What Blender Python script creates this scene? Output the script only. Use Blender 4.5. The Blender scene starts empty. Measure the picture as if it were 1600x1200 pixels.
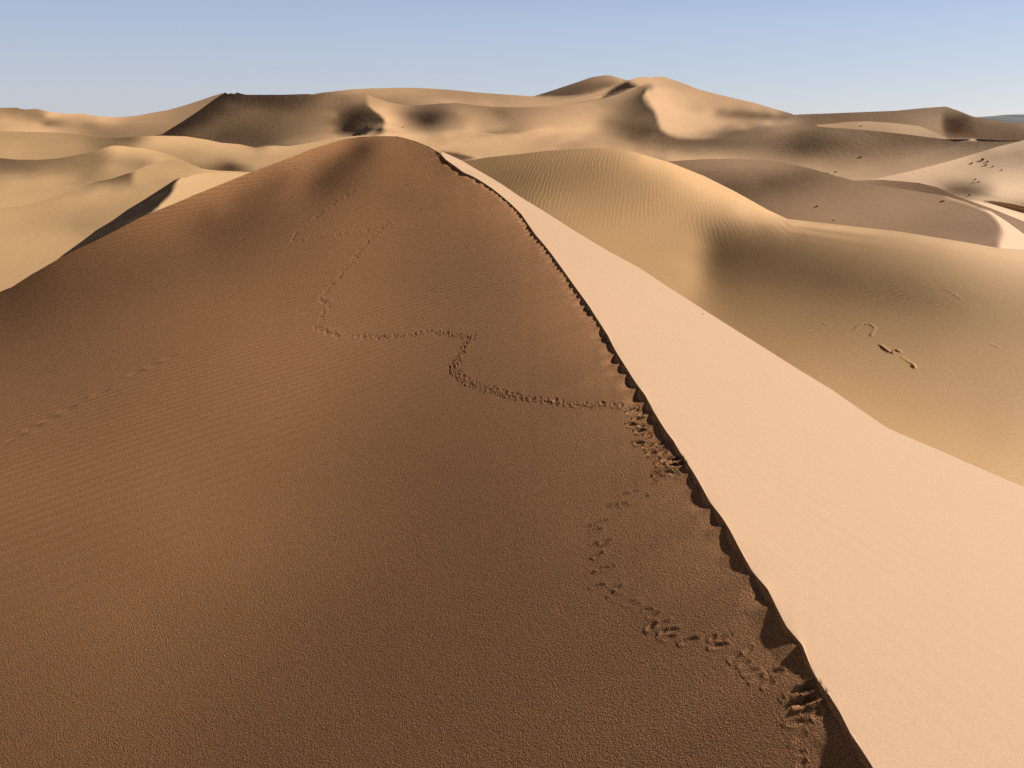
# Sand dunes under a low sun, seen from the crest of a tall dune.
import bpy, math, random
import numpy as np
from mathutils import Vector
rng = np.random.default_rng(7); random.seed(7)
C = bpy.context.scene.collection
sc = bpy.context.scene
EL, PHI, EXPO = 20.0, 58.0, 0.6

# ------------------------------------------------------------------ camera frame
F = 1400.0; PIT = math.radians(16.4); CP, SP = math.cos(PIT), math.sin(PIT)
def rays(u, v):
    x = (u - 800) / F; up = (600 - v) / F
    return np.stack([x, CP + up * SP, -SP + up * CP], -1)
def pts(s): return np.array([[float(a) for a in t.split(',')] for t in s.split()])

# ------------------------------------------------------------------ dune surfaces shaped for their shading
# every surface is a grid of ranges (log metres) from the camera, solved so slopes shade to wanted tones
RANGE = {}  # tones and outlines were read off image pixels; the solved depths are baked
RANGE['BK'] = ([
[63824,3,3,3,3,2,3,2,3,2,2,2,2,2,1,1,1,1,1,0,0,0,-1,-1,-1,-2,-2,1,1,0,-1,-2,-2,-6,-27,-26,-24,-6,3,3,4,5,5,-15,-15,-13,-10,-4,8,15,17,18,19,18,27,27,26,27,26,27,40,45,46,42,-13,-16,-10,19,21,23,25,29,40,49,49,47,44,40,37,45,68,63,61,57,54,51,48,82,103,103,104,103,103,103,98,83,82,78,74,71,66,87,134,130,129,126,124,124,128,151,151,148,147,143,141,139,159,159,159,162,165,151,122,123,125,108,-399,-276,-201,-200,-198,-195,-194,-191,-189,-187,-183,-176,-166,-149,-129,-106,-84,-67,-54,-45,-35,-15,-13,-12,-11,-10,-10,-8,-8,-7,-6,-6,-5,-5,-5,-4,-4,-4,12,11,11,11,12,7,-3,-3,-1,0,2,5,7,9,11,14,16,18,20,23,16,18,20,21,20,21,21,21,19,16,16,16,16,16,16,16,16,17,17,16,17,17,16,8,9,8,7,7,6,5,4,-2,-7,-8,-10,-11,-13,-14,-15,-17,-19,-21,-23,-33,-35,-37,-39,-41,-43,-44,-46,-47,-48,-49,-44,-41,-41,-40,-41,-39,-40,-40,-40,-40,-41,-42,-40,-39,-40,-39,-38,-36,-35,-32,-30,-28,-24,-21,-17,-12,-11,168,22,-55,-27,-18,-15,-14,-11,-9,-8,-3,0,1,1,3,4,5,7,10,14,17,21,26,32,39,46,0,-12,-7,0,6,11,-59,-48,-54,-123,-106,-96,-89,-82,-63,-54,-18,116,175,196,130,103,100,97,18,-75,-48,46,43,39,36,32,-30,-50,-47,-44,-61,-60,-62,-67,-82,-120,-198,-254,-206,-115,-51,-17,-4,0,2,3,2,2,0,-1,-4,-5,-7,-8,-10,-11,-15,-18,-23,-29,-38,-49,-63,-79,-94,-105,-109,-104,-98,-92,-93,-103,-117,-112,-91,-71,-65,-85,-107,-100,-85,-75,-67,-30,-21,-20,-21,-22,-23,-25,-27,-30,-34,-40,-43,-47,-47,-46,-44,-41,-39,-37,-35,-35,-34,-34,-33,-32,-32,-32,-30,-30,-29,-29,-28,-28,-27,-27,-27,-27,-27,-27,-26,-27,-27,-26,-26,-26,-25,-25,-18,-17,-17,-16,-16,-15,-15,-14,-14,-14,-13,-14,-15,-15,-14,-14,-14,-13,-13,-12,-12,-20,-32,-61,-66,-70,-79,-87,-100,-109,-110,-104,-98,-93,-70,-55,-55,-53,-54,-52,-51,-48,-45,-44,-45,-47,-47,-48,-46,-39,-39,-40,-41,-40,-39,-39,-37,-31,-31,-31,-33,-32,-34,-33,-34,-33,-34,-33,-33,-33,-33,-34,-33,-33,-33,-33,-33,-33,-33,-33,-32,-33,-32],
[-87,0,0,0,0,1,0,0,0,0,0,1,0,0,0,1,1,0,0,1,0,1,1,0,0,1,1,1,0,0,1,0,0,1,2,3,2,0,0,-1,-1,-1,-1,-1,-1,-1,1,2,3,1,0,-2,-3,-3,-5,-5,-4,-5,-5,-5,-5,-5,-4,-4,-5,-9,-11,-6,-8,-7,-5,-6,-5,-5,-6,-7,-7,-6,-9,-8,-11,-11,-12,-12,-12,-12,-12,-14,-15,-15,-16,-14,-15,-15,-14,4,12,14,9,8,9,9,4,5,5,5,7,6,8,7,7,9,8,11,10,10,9,9,9,8,8,10,12,12,13,13,14,-2,3,5,4,3,4,4,3,5,6,7,11,12,15,14,11,8,6,4,1,2,0,0,1,0,1,0,1,0,0,0,0,0,1,0,0,0,-2,0,-1,-1,-2,-1,-1,0,-1,-1,-1,-2,-2,-1,-2,-2,-1,-2,-1,-2,-2,-1,-2,-1,-1,-1,-2,-3,-2,-3,-2,-2,-3,-2,-3,-3,-2,-3,-3,-1,-3,-3,-3,0,-1,-1,0,-1,-1,0,-1,0,-1,-2,-1,-1,-1,-1,-2,-2,-2,-2,-3,-3,-3,-2,-3,-3,-2,-3,-2,-2,-1,-1,-1,0,-1,0,0,-1,0,0,-1,0,-1,-1,-1,-3,-1,-2,-1,-2,-2,-3,-5,-8,-12,-19,-26,-39,-50,2,47,57,14,3,3,2,0,2,2,0,0,-1,0,-1,-2,-2,-2,-4,-4,-4,-6,-7,-8,-9,-10,-4,-3,-3,-4,-2,-3,7,8,12,25,18,18,24,27,23,-7,7,-19,-14,-11,-6,1,10,11,11,15,10,2,2,2,0,3,5,6,6,2,4,2,-1,-9,-24,-55,-47,29,68,53,22,8,4,2,1,0,0,-1,0,-2,0,-2,-1,-2,-1,-3,-3,-3,-5,-7,-9,-11,-14,-14,-13,-7,1,6,10,6,-2,-9,3,14,15,9,-4,-5,9,14,8,4,2,0,0,-1,-1,-2,-2,-3,-5,-5,-7,-5,-4,-1,1,2,3,2,2,1,0,0,0,0,0,-1,0,1,-1,0,0,0,-1,1,-1,-1,0,0,0,-1,-1,-1,0,0,-1,0,-1,0,-2,-1,-1,-2,0,-2,-1,-1,0,-1,0,-1,-1,0,-1,0,0,0,-1,0,-1,-1,-2,-2,-2,-6,-5,-6,-1,2,7,6,7,9,6,1,2,0,2,1,2,1,1,0,0,1,0,0,1,-1,-1,-1,1,0,-1,1,0,-1,-1,-1,0,-1,1,0,0,0,1,0,0,-1,0,1,0,0,0,0,0,0,0,1,-1,1,0],
[-89,0,0,0,0,-1,0,1,-1,1,0,0,0,0,1,0,0,1,0,1,1,0,0,2,1,1,1,1,1,2,0,1,0,1,3,2,2,1,0,0,-1,-1,-1,-1,0,0,2,4,3,0,-2,-3,-5,-6,-5,-6,-6,-6,-5,-8,-5,-5,-5,-5,-17,-15,-13,-8,-6,-5,-4,-1,1,-1,-2,-3,-4,-6,-5,-8,-8,-8,-10,-11,-11,-12,-12,-13,-14,-13,-14,-14,-13,-14,-13,3,12,13,6,8,9,7,3,5,3,5,5,5,6,7,6,8,9,9,9,11,9,8,8,8,9,10,11,12,12,15,11,-2,5,3,4,4,4,3,5,4,7,9,12,15,14,12,9,8,4,3,3,-1,1,1,0,1,0,1,-1,1,0,1,-1,1,-1,0,0,0,-1,-2,0,-1,-1,-2,0,-1,-1,-1,-1,-1,-1,-2,-1,-2,-2,-1,-2,-2,-1,-2,-1,-2,-1,-2,-2,-2,-3,-2,-3,-3,-2,-4,-2,-2,-4,-2,-3,-3,-3,-3,-3,-2,-1,0,-1,-1,-1,-1,-1,-2,-1,-1,-1,-1,-1,-2,-1,-1,-2,-3,-3,-2,-3,-4,-2,-2,-3,-2,-1,-1,-1,0,-1,-1,0,-1,0,0,-1,-2,-2,-1,-2,-3,-4,-5,-6,-7,-9,-11,-13,-17,-20,-22,-25,-24,-26,-20,11,25,74,72,32,12,-3,0,1,-1,1,-1,-1,0,-1,-2,-2,-2,-4,-3,-5,-6,-6,-7,-9,-11,-11,-4,1,-1,-2,-4,-4,9,8,9,19,19,24,26,25,16,3,-28,-32,-11,-8,-2,3,10,10,12,12,10,3,2,2,3,0,5,6,3,3,2,-1,-7,-19,-50,-55,7,66,64,28,11,5,2,2,0,0,-1,0,-2,-1,-2,-1,-1,-2,-3,-3,-3,-5,-6,-8,-10,-13,-14,-14,-8,0,6,10,8,0,-8,-1,11,15,8,1,-3,2,13,8,5,4,3,0,-2,-1,-1,-3,-3,-5,-4,-8,-6,-2,-2,1,2,3,2,2,0,0,0,0,0,0,0,0,0,-1,0,0,-1,0,1,-1,0,0,-1,-1,-1,0,-1,0,0,-1,0,-1,0,-1,-1,-2,-1,0,-2,-1,0,-1,-2,0,-1,0,0,-1,0,0,-1,0,0,-1,-1,-2,-4,-2,-4,-4,-4,-1,3,7,7,7,6,3,0,2,0,1,1,2,2,2,0,0,1,0,0,1,-1,0,-1,0,0,0,0,0,0,-1,0,-1,0,0,0,-1,1,0,0,0,0,0,0,0,0,0,0,0,0,0,0,0,0,0,0],
[-95,0,-1,0,0,1,-1,0,0,0,0,-1,0,1,0,0,0,0,1,-1,1,1,1,1,1,1,2,2,2,1,2,3,2,2,2,3,2,2,0,1,1,-1,-1,2,1,2,2,0,-7,-8,-9,-10,-12,-13,-10,-9,-7,-7,-7,-4,-4,-3,-4,-5,-13,-8,-3,-8,-7,-7,-6,-6,-8,-7,-6,-6,-5,-4,-5,-4,-5,-6,-7,-8,-9,-8,-8,-8,-8,-9,-8,-10,-11,-10,-11,4,14,14,8,8,9,6,5,4,5,5,3,5,7,4,8,6,8,8,10,8,9,8,8,9,8,9,12,12,12,13,11,-1,3,4,4,4,3,4,4,7,7,12,13,14,13,11,9,4,4,3,2,1,1,0,0,0,1,0,1,-1,1,-1,1,-1,1,-1,0,0,-1,-1,-2,-1,-1,0,-2,-1,0,-1,-1,-1,0,-2,-1,-1,-2,-2,-2,-3,-2,-1,-2,-1,-2,-3,-1,-3,-4,-3,-3,-4,-3,-2,-4,-3,-3,-3,-3,-4,-3,-3,-4,-2,-1,-1,0,-1,0,-2,-1,-1,-1,-1,-1,-2,-1,0,-1,-1,-3,-3,-2,-3,-3,-2,-3,-2,-1,-1,-2,0,-1,0,-1,-1,-2,-2,-2,-2,-2,-3,-4,-4,-6,-8,-11,-13,-14,-16,-18,-19,-19,-19,-16,-13,-10,-4,4,11,10,11,37,54,63,34,15,2,-2,2,0,0,-1,-1,-1,-2,-1,-2,-2,-3,-3,-3,-4,-6,-6,-8,-9,-1,0,0,-2,-2,-3,10,6,5,20,22,23,19,19,-2,-9,-27,-17,-31,-10,-2,4,10,13,11,10,8,4,4,3,3,3,4,3,2,2,-1,-6,-16,-44,-58,-13,59,73,34,14,7,3,1,0,0,0,0,-2,0,-2,-1,-2,-2,-2,-3,-3,-4,-6,-7,-10,-12,-14,-13,-8,-3,5,10,9,3,-6,-4,8,14,8,3,-2,0,8,10,7,3,3,1,0,-1,-1,-3,-2,-5,-5,-7,-5,-5,-2,2,2,3,2,1,1,0,0,-1,0,0,0,-1,0,0,0,0,0,0,0,-1,-1,-1,0,0,-1,0,0,-1,0,-1,-1,0,0,-1,-1,-1,-1,-1,-2,-1,0,-1,-1,0,-1,-1,0,-1,0,0,-1,0,-1,1,-1,-1,-5,-3,-3,-4,-4,-1,2,5,7,6,6,3,3,1,1,1,1,2,2,1,1,0,1,0,0,1,-1,0,-1,0,1,0,0,0,0,-1,-1,0,0,-1,0,0,1,0,-1,0,0,0,0,0,0,0,0,-1,0,1,0,0,0,1,0,0],
[-106,-1,1,-1,-1,-1,0,-1,0,-1,0,0,0,-1,0,0,0,0,0,1,0,0,1,1,2,2,2,3,4,4,4,3,5,3,3,2,3,3,2,2,0,1,1,2,4,4,0,-5,-8,-10,-10,-11,-9,-8,-9,-7,-7,-5,-5,-4,-9,-11,-11,-9,13,15,12,-3,-4,-6,-10,-12,-19,-21,-19,-17,-14,-13,-10,-11,-15,-12,-10,-8,-6,-5,-3,-6,-8,-7,-7,-6,-5,-6,-6,8,15,16,10,10,10,10,6,5,6,5,5,5,5,6,5,7,7,8,8,9,7,8,9,7,8,9,11,12,12,14,10,-2,4,4,3,4,4,4,6,6,11,12,14,14,12,9,6,5,3,2,2,1,0,0,1,1,0,-1,1,1,-1,0,0,0,0,0,0,-1,-1,-1,-1,-1,-1,-2,0,0,-1,0,-1,0,-2,0,-2,-2,-2,-2,-2,-3,-2,-4,-3,-3,-3,-2,-3,-4,-3,-4,-4,-3,-3,-3,-2,-3,-3,-3,-3,-3,-4,-4,-3,-3,0,-1,-1,0,-2,-1,-1,-1,-2,-1,-1,0,-1,-1,-1,-1,-2,-3,-3,-3,-2,-3,-1,-2,-1,-1,1,-2,0,-3,-3,-4,-3,-4,-4,-5,-5,-6,-9,-9,-12,-17,-20,-19,-21,-20,-17,-15,-13,-7,-5,0,4,5,7,4,4,3,14,40,54,63,49,20,10,1,-2,0,-2,-2,-2,-1,-2,-1,-1,-2,-1,-3,-2,-2,-4,-4,-6,0,1,1,1,0,-2,10,6,7,19,21,15,15,4,-21,-24,5,-27,-44,-12,1,4,13,14,13,9,8,6,5,4,3,3,3,2,1,-1,-4,-14,-39,-59,-28,47,81,40,18,7,5,1,2,-1,1,-1,-1,-1,-2,-1,-2,-2,-2,-3,-2,-5,-5,-7,-9,-10,-12,-13,-10,-4,4,8,10,6,-3,-5,4,12,9,5,0,-1,3,10,7,3,3,2,2,-1,-1,-3,-3,-4,-5,-5,-7,-5,-2,2,1,3,1,1,1,0,0,0,0,0,-1,0,1,0,-1,0,0,-1,0,-1,0,0,0,-1,-1,0,-1,-1,0,0,-1,0,-1,0,-1,0,-1,-1,-1,-1,-1,-2,-1,-1,-1,0,-1,-1,0,-1,0,-1,1,0,-1,1,-3,-4,-4,-4,-4,-1,2,4,6,5,5,4,3,2,2,0,2,2,2,1,1,0,2,-1,0,1,-1,0,0,0,0,0,0,1,0,0,0,-1,-1,-1,1,-1,0,0,-1,1,0,-1,0,1,-1,0,0,-1,1,0,0,0,1,-1,0,1,0],
[-125,0,-2,0,-1,0,-1,0,-1,0,-1,0,-1,0,-1,0,0,1,0,1,1,1,2,2,2,3,4,4,5,6,6,5,4,4,4,4,3,2,3,2,3,2,1,5,3,2,-1,-4,-7,-7,-8,-5,-4,0,-1,-1,-1,-1,-1,-2,-6,-7,-8,-8,13,11,6,-1,-3,-3,-4,-7,-8,-11,-11,-11,-12,-11,-11,-13,-16,-15,-14,-13,-12,-10,-10,-15,-17,-16,-15,-12,-12,-10,-8,2,9,11,7,9,10,8,6,7,6,6,6,5,7,4,5,7,6,7,8,9,7,8,7,8,8,9,11,11,12,13,10,-2,4,3,5,3,4,5,6,9,11,14,14,13,10,8,5,3,3,2,2,1,0,1,0,0,0,1,-1,0,0,1,0,0,-1,0,-1,0,-1,-1,-1,-1,-1,-1,0,-1,0,0,0,-1,-1,-1,-1,-2,-2,-3,-4,-2,-4,-3,-4,-5,-3,-4,-2,-3,-4,-3,-3,-2,-2,-3,-1,-2,-2,-3,-3,-4,-3,-4,-4,-2,-3,-1,-3,-2,-2,-2,-2,-2,-1,-1,-2,-1,-1,-2,0,0,-3,-2,-3,-4,-2,-2,-1,0,-1,0,-2,-2,-4,-6,-6,-8,-9,-8,-7,-9,-10,-12,-15,-14,-19,-23,-22,-20,-17,-13,-9,-5,-1,1,4,5,6,7,6,6,5,-2,5,17,36,52,50,58,37,13,5,-4,-1,0,-1,-1,-1,-1,-1,0,-1,0,-1,0,-1,-2,-3,2,3,2,2,1,0,7,6,8,18,13,12,8,-21,-34,0,12,-25,-26,-33,-8,2,12,16,12,8,9,7,6,5,4,3,2,1,0,-4,-13,-35,-58,-38,33,87,47,20,9,6,2,2,-1,1,-2,0,-1,-1,-1,-2,-2,-2,-3,-3,-4,-5,-6,-7,-10,-12,-12,-9,-5,1,7,10,7,1,-5,0,10,10,6,2,1,1,6,6,4,3,2,1,1,-1,-2,-3,-3,-5,-6,-6,-4,-3,0,2,2,1,1,1,0,0,0,-1,1,-1,1,-1,0,-1,1,0,-1,0,-1,0,-1,-1,0,0,-1,0,0,-1,0,-1,0,0,-1,-1,0,0,-2,-1,-2,-1,-1,0,-2,-1,-1,-1,-1,-1,0,0,-1,1,-1,0,0,-1,-2,-4,-5,-4,0,1,3,5,4,4,4,2,4,2,2,1,2,2,1,1,1,1,0,1,-1,-1,0,0,0,1,1,0,0,0,1,-1,0,-1,-1,0,0,0,0,-1,1,-1,-1,1,-1,0,0,0,0,0,0,0,0,0,0,1,0,-1,1],
[-144,0,0,-1,0,-1,1,-1,1,-1,1,0,1,0,1,1,1,1,2,1,2,3,2,2,4,3,4,5,4,5,4,5,4,4,4,4,4,4,3,3,3,4,3,3,3,0,-2,-5,-5,-6,-3,-1,2,2,1,1,1,0,0,0,-2,-4,-4,-4,4,2,0,-3,-3,-4,-5,-5,-7,-8,-9,-8,-9,-10,-10,-10,-11,-11,-10,-9,-10,-10,-10,-12,-16,-15,-14,-16,-14,-13,-13,-5,3,5,2,4,6,6,4,5,6,6,6,6,6,6,5,5,7,7,7,7,8,7,8,7,7,9,11,11,11,13,10,-2,3,4,3,4,5,6,7,11,13,14,14,11,9,5,4,4,2,3,1,0,1,0,0,0,1,0,0,0,1,-1,0,-1,0,0,0,-1,-1,-1,-1,-1,-1,-1,0,0,0,-1,1,-1,0,-1,-1,-2,-3,-2,-3,-4,-2,-4,-4,-4,-4,-2,-3,-3,-3,-2,-1,-2,-3,-1,-2,-2,-2,-4,-4,-4,-5,-4,-6,-5,-3,-4,-3,-4,-3,-3,-2,-2,-3,-2,-2,-2,0,0,-1,0,-3,-3,-3,-3,-3,0,-1,-1,-1,-2,-4,-6,-10,-12,-14,-15,-15,-14,-15,-14,-16,-18,-20,-16,-19,-18,-14,-10,-7,-1,0,4,6,6,8,7,7,7,6,8,6,-10,-1,8,20,33,51,54,46,45,23,10,4,-3,-1,0,1,-1,1,1,1,0,1,-1,0,1,-2,3,3,3,2,1,2,6,6,7,11,10,9,-14,-41,-9,12,4,-6,-33,-57,-11,5,14,17,16,9,8,8,7,7,5,3,2,-1,-4,-11,-33,-57,-44,21,90,53,23,12,5,3,2,0,0,0,0,-2,-1,-1,-2,-2,-2,-3,-3,-3,-6,-4,-8,-9,-10,-10,-10,-7,0,6,10,7,3,-2,-1,7,9,7,4,1,1,4,4,4,2,2,1,1,1,-1,-3,-3,-5,-6,-5,-6,-2,0,1,1,2,0,1,0,0,-1,0,1,-1,1,-1,1,-1,1,-1,-1,0,0,0,-1,-1,0,-1,0,0,-1,-1,0,0,-1,0,-1,0,0,0,-1,-1,-2,-1,-1,-2,-1,-1,-1,-2,-1,0,-1,-1,0,-1,-1,0,0,0,-1,-2,-5,-3,-1,0,3,4,3,3,4,3,3,3,3,2,2,1,2,1,1,1,0,0,-1,0,0,0,0,2,0,0,0,1,-1,0,0,0,0,0,-1,-1,0,0,0,-1,0,0,-1,1,-1,0,0,0,0,0,0,0,0,0,0,0,1,-1],
[-152,-1,1,0,1,0,0,1,0,1,0,1,1,1,2,1,2,1,1,3,2,2,3,3,2,3,3,3,4,2,4,4,5,5,3,3,3,5,5,5,5,3,4,3,1,-1,-3,-5,-5,-2,0,1,2,3,1,1,1,0,1,-1,-1,-2,-2,-3,0,-2,-4,-3,-3,-6,-5,-8,-8,-8,-9,-10,-11,-10,-11,-10,-10,-8,-9,-7,-7,-7,-6,-9,-9,-10,-12,-11,-12,-14,-12,-3,1,1,0,2,2,3,2,3,4,5,6,5,7,5,5,6,5,6,8,8,6,8,7,8,7,8,9,11,11,13,9,-1,4,3,4,4,5,6,10,12,14,13,13,10,7,5,3,3,2,2,2,0,0,1,0,0,0,0,1,0,-1,0,-1,1,-1,0,-1,1,-1,-1,-1,-2,-1,0,0,0,0,1,-2,1,-1,-1,-2,-1,-2,-3,-2,-3,-3,-2,-3,-3,-3,-3,-2,-3,-1,-2,-3,-2,-2,-2,-3,-4,-4,-4,-5,-6,-7,-8,-6,-6,-4,-5,-4,-4,-4,-4,-4,-3,-2,-3,-1,-2,-1,-1,1,0,-3,-3,-4,-3,-2,-1,-2,-2,-5,-7,-11,-14,-18,-23,-26,-25,-24,-23,-21,-18,-16,-17,-19,-10,-8,-2,1,2,7,7,9,10,11,11,9,10,9,9,9,8,7,-20,-16,-9,1,12,26,36,53,60,56,49,21,9,4,1,-1,2,1,1,0,1,0,1,1,-1,1,2,3,2,2,2,1,5,6,5,9,9,-6,-44,-16,9,8,4,3,-19,-27,-37,-16,4,12,15,8,10,7,8,6,6,5,1,-4,-13,-30,-57,-46,13,90,59,25,13,6,4,2,1,0,0,-1,-1,-1,-1,-2,-2,-2,-3,-2,-4,-5,-4,-8,-8,-9,-9,-10,-6,-1,4,9,8,5,0,-1,2,9,7,5,2,2,3,2,3,3,2,0,1,1,0,-3,-3,-4,-5,-6,-5,-3,-1,1,0,2,0,1,0,0,0,0,1,-1,1,0,0,-1,0,0,-1,1,-1,-1,0,-1,0,0,-1,-1,-1,0,0,0,-1,0,-1,0,0,-1,-1,-1,-1,-1,-2,-1,-1,-2,-2,-1,0,-2,-1,0,-1,-1,0,0,-1,-1,-1,0,-3,-3,-2,1,2,4,2,3,3,2,3,4,2,4,1,2,2,1,1,1,0,1,-1,0,0,-1,0,2,0,0,1,0,0,0,0,1,-1,0,-1,1,-1,0,-1,-1,0,0,0,0,-1,0,1,-1,0,0,0,0,0,1,-1,1,0,-1,1],
[-165,-1,-2,0,-1,0,-1,0,-1,0,1,-1,0,1,0,0,0,1,1,1,1,1,1,2,2,2,3,4,4,5,5,6,6,6,1,1,0,6,9,8,8,8,8,3,2,-1,-5,-4,-1,1,3,3,2,0,2,1,1,0,-1,-1,0,-1,-2,-1,-4,-5,-3,-4,-6,-5,-9,-8,-8,-9,-10,-9,-10,-11,-9,-9,-7,-8,-7,-7,-5,-6,-6,-7,-8,-8,-8,-10,-9,-9,-10,-2,3,3,0,0,2,2,-1,1,3,4,4,6,5,5,6,4,6,7,5,8,7,6,8,7,7,7,11,10,11,11,10,-2,4,4,4,4,7,8,11,13,14,14,11,8,5,4,3,2,2,2,2,0,0,0,1,0,0,0,0,-1,0,0,0,0,0,-1,0,-1,-1,-1,-1,1,-1,-1,0,0,0,0,0,-1,0,-1,-1,-2,-1,-3,-3,-2,-1,-3,-2,-3,-2,-1,-3,-1,-3,-3,-2,-4,-3,-4,-5,-4,-6,-7,-7,-7,-7,-8,-9,-7,-5,-5,-6,-5,-6,-4,-4,-4,-4,-3,-3,-2,-2,0,-1,1,-4,-4,-5,-4,-2,-3,-5,-9,-12,-17,-21,-28,-33,-38,-37,-33,-30,-25,-17,-10,-5,-7,-6,6,9,12,15,16,16,16,16,16,14,14,14,12,12,11,12,11,9,-27,-27,-24,-20,-11,-1,10,24,51,69,62,56,46,26,12,6,3,1,0,0,1,0,1,0,1,0,1,1,0,2,3,4,3,4,8,11,-2,-42,-23,4,8,7,1,2,-1,-26,-43,-19,-3,5,15,11,8,7,7,6,6,6,-3,-14,-36,-52,-45,12,88,62,28,15,7,4,3,1,0,0,-1,-1,-1,-1,-2,-1,-3,-2,-2,-4,-5,-5,-7,-7,-8,-9,-8,-5,-3,2,8,9,6,2,1,0,6,6,6,3,2,2,2,2,3,1,0,2,0,-1,-1,-2,-3,-5,-6,-6,-4,0,0,0,1,0,2,0,0,0,0,0,-1,1,0,-1,0,1,0,-1,0,-1,0,0,-1,0,0,-1,-1,-1,1,-1,-1,-1,0,0,0,-1,-1,-1,-1,0,-1,-2,-1,-2,-2,-1,-1,-1,-2,0,-1,-1,-1,0,-1,-1,0,-1,-1,-1,-2,-1,-1,2,3,1,3,2,3,3,4,2,3,3,2,1,1,1,2,1,0,-1,0,-1,0,0,2,0,1,1,-1,1,0,1,0,-1,0,0,0,-1,0,-1,-1,1,-1,0,-1,0,0,0,0,0,-1,1,0,0,0,0,1,-1,0,1,-1],
[-225,-2,-2,-2,-3,-2,-2,-3,-1,-2,-3,-1,-2,-2,-1,-1,-1,-1,0,-1,0,1,0,0,1,2,1,4,5,6,7,8,9,8,-4,-5,-3,10,16,17,17,16,16,6,3,-1,1,1,7,9,6,5,2,2,1,1,1,1,-1,0,-1,0,0,-2,-5,-4,-5,-5,-5,-8,-7,-8,-9,-9,-9,-10,-8,-8,-7,-7,-7,-7,-5,-5,-6,-5,-4,-7,-6,-8,-8,-7,-8,-8,-8,1,5,5,1,1,1,0,0,1,1,2,4,4,5,5,5,5,5,5,7,6,6,7,7,7,7,9,8,10,11,12,9,-2,3,5,4,6,7,11,12,14,13,13,9,6,4,3,3,2,3,1,1,1,0,0,0,0,0,0,0,0,0,0,0,-2,0,0,0,0,-1,0,-1,-2,-1,0,0,1,0,-1,1,-1,-1,0,-1,-2,-2,-2,-2,-2,-2,-2,-2,-1,-2,-2,-1,-3,-3,-3,-4,-3,-5,-6,-5,-8,-6,-7,-8,-9,-9,-10,-12,-9,-8,-7,-7,-7,-6,-7,-7,-6,-8,-7,-6,-5,-5,-3,-2,0,-8,-6,-2,-1,-4,-9,-14,-19,-26,-32,-38,-42,-46,-42,-32,-25,-17,-9,1,9,9,8,10,20,23,25,25,24,22,21,21,18,18,16,14,14,13,12,11,12,8,-27,-27,-27,-28,-28,-24,-20,-15,5,23,47,68,65,60,54,40,22,11,5,2,0,1,-2,-1,-1,-1,-3,-4,-2,0,6,9,13,14,9,-1,-37,-29,2,8,6,-6,6,4,2,-13,-17,-17,-24,-13,14,10,-2,4,5,7,7,7,-16,-45,-54,-33,19,86,63,30,15,8,4,4,1,1,0,-1,0,-2,-1,-1,-2,-3,-2,-2,-5,-3,-5,-6,-8,-8,-8,-6,-6,-3,1,7,8,8,5,2,0,2,5,5,4,2,3,2,2,2,0,0,2,-1,0,0,-2,-3,-5,-6,-5,-3,-2,0,1,0,0,1,0,1,0,-1,0,0,1,0,-1,1,0,-1,-1,0,0,0,0,-1,-1,0,-1,-1,1,-1,-1,-1,0,0,-1,-1,0,-1,-1,0,0,-1,-2,-1,-2,-2,-1,-1,-1,-2,0,-2,-1,-1,0,-1,0,-1,-1,-1,-1,-1,-1,-2,0,3,2,2,2,3,3,4,2,3,3,3,2,1,2,1,0,0,1,-1,-1,0,0,2,0,2,0,0,1,0,0,0,0,0,0,0,-1,0,-1,0,0,-1,0,-1,1,0,-1,0,-1,1,0,0,0,0,0,0,0,0,0,0,0],
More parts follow.
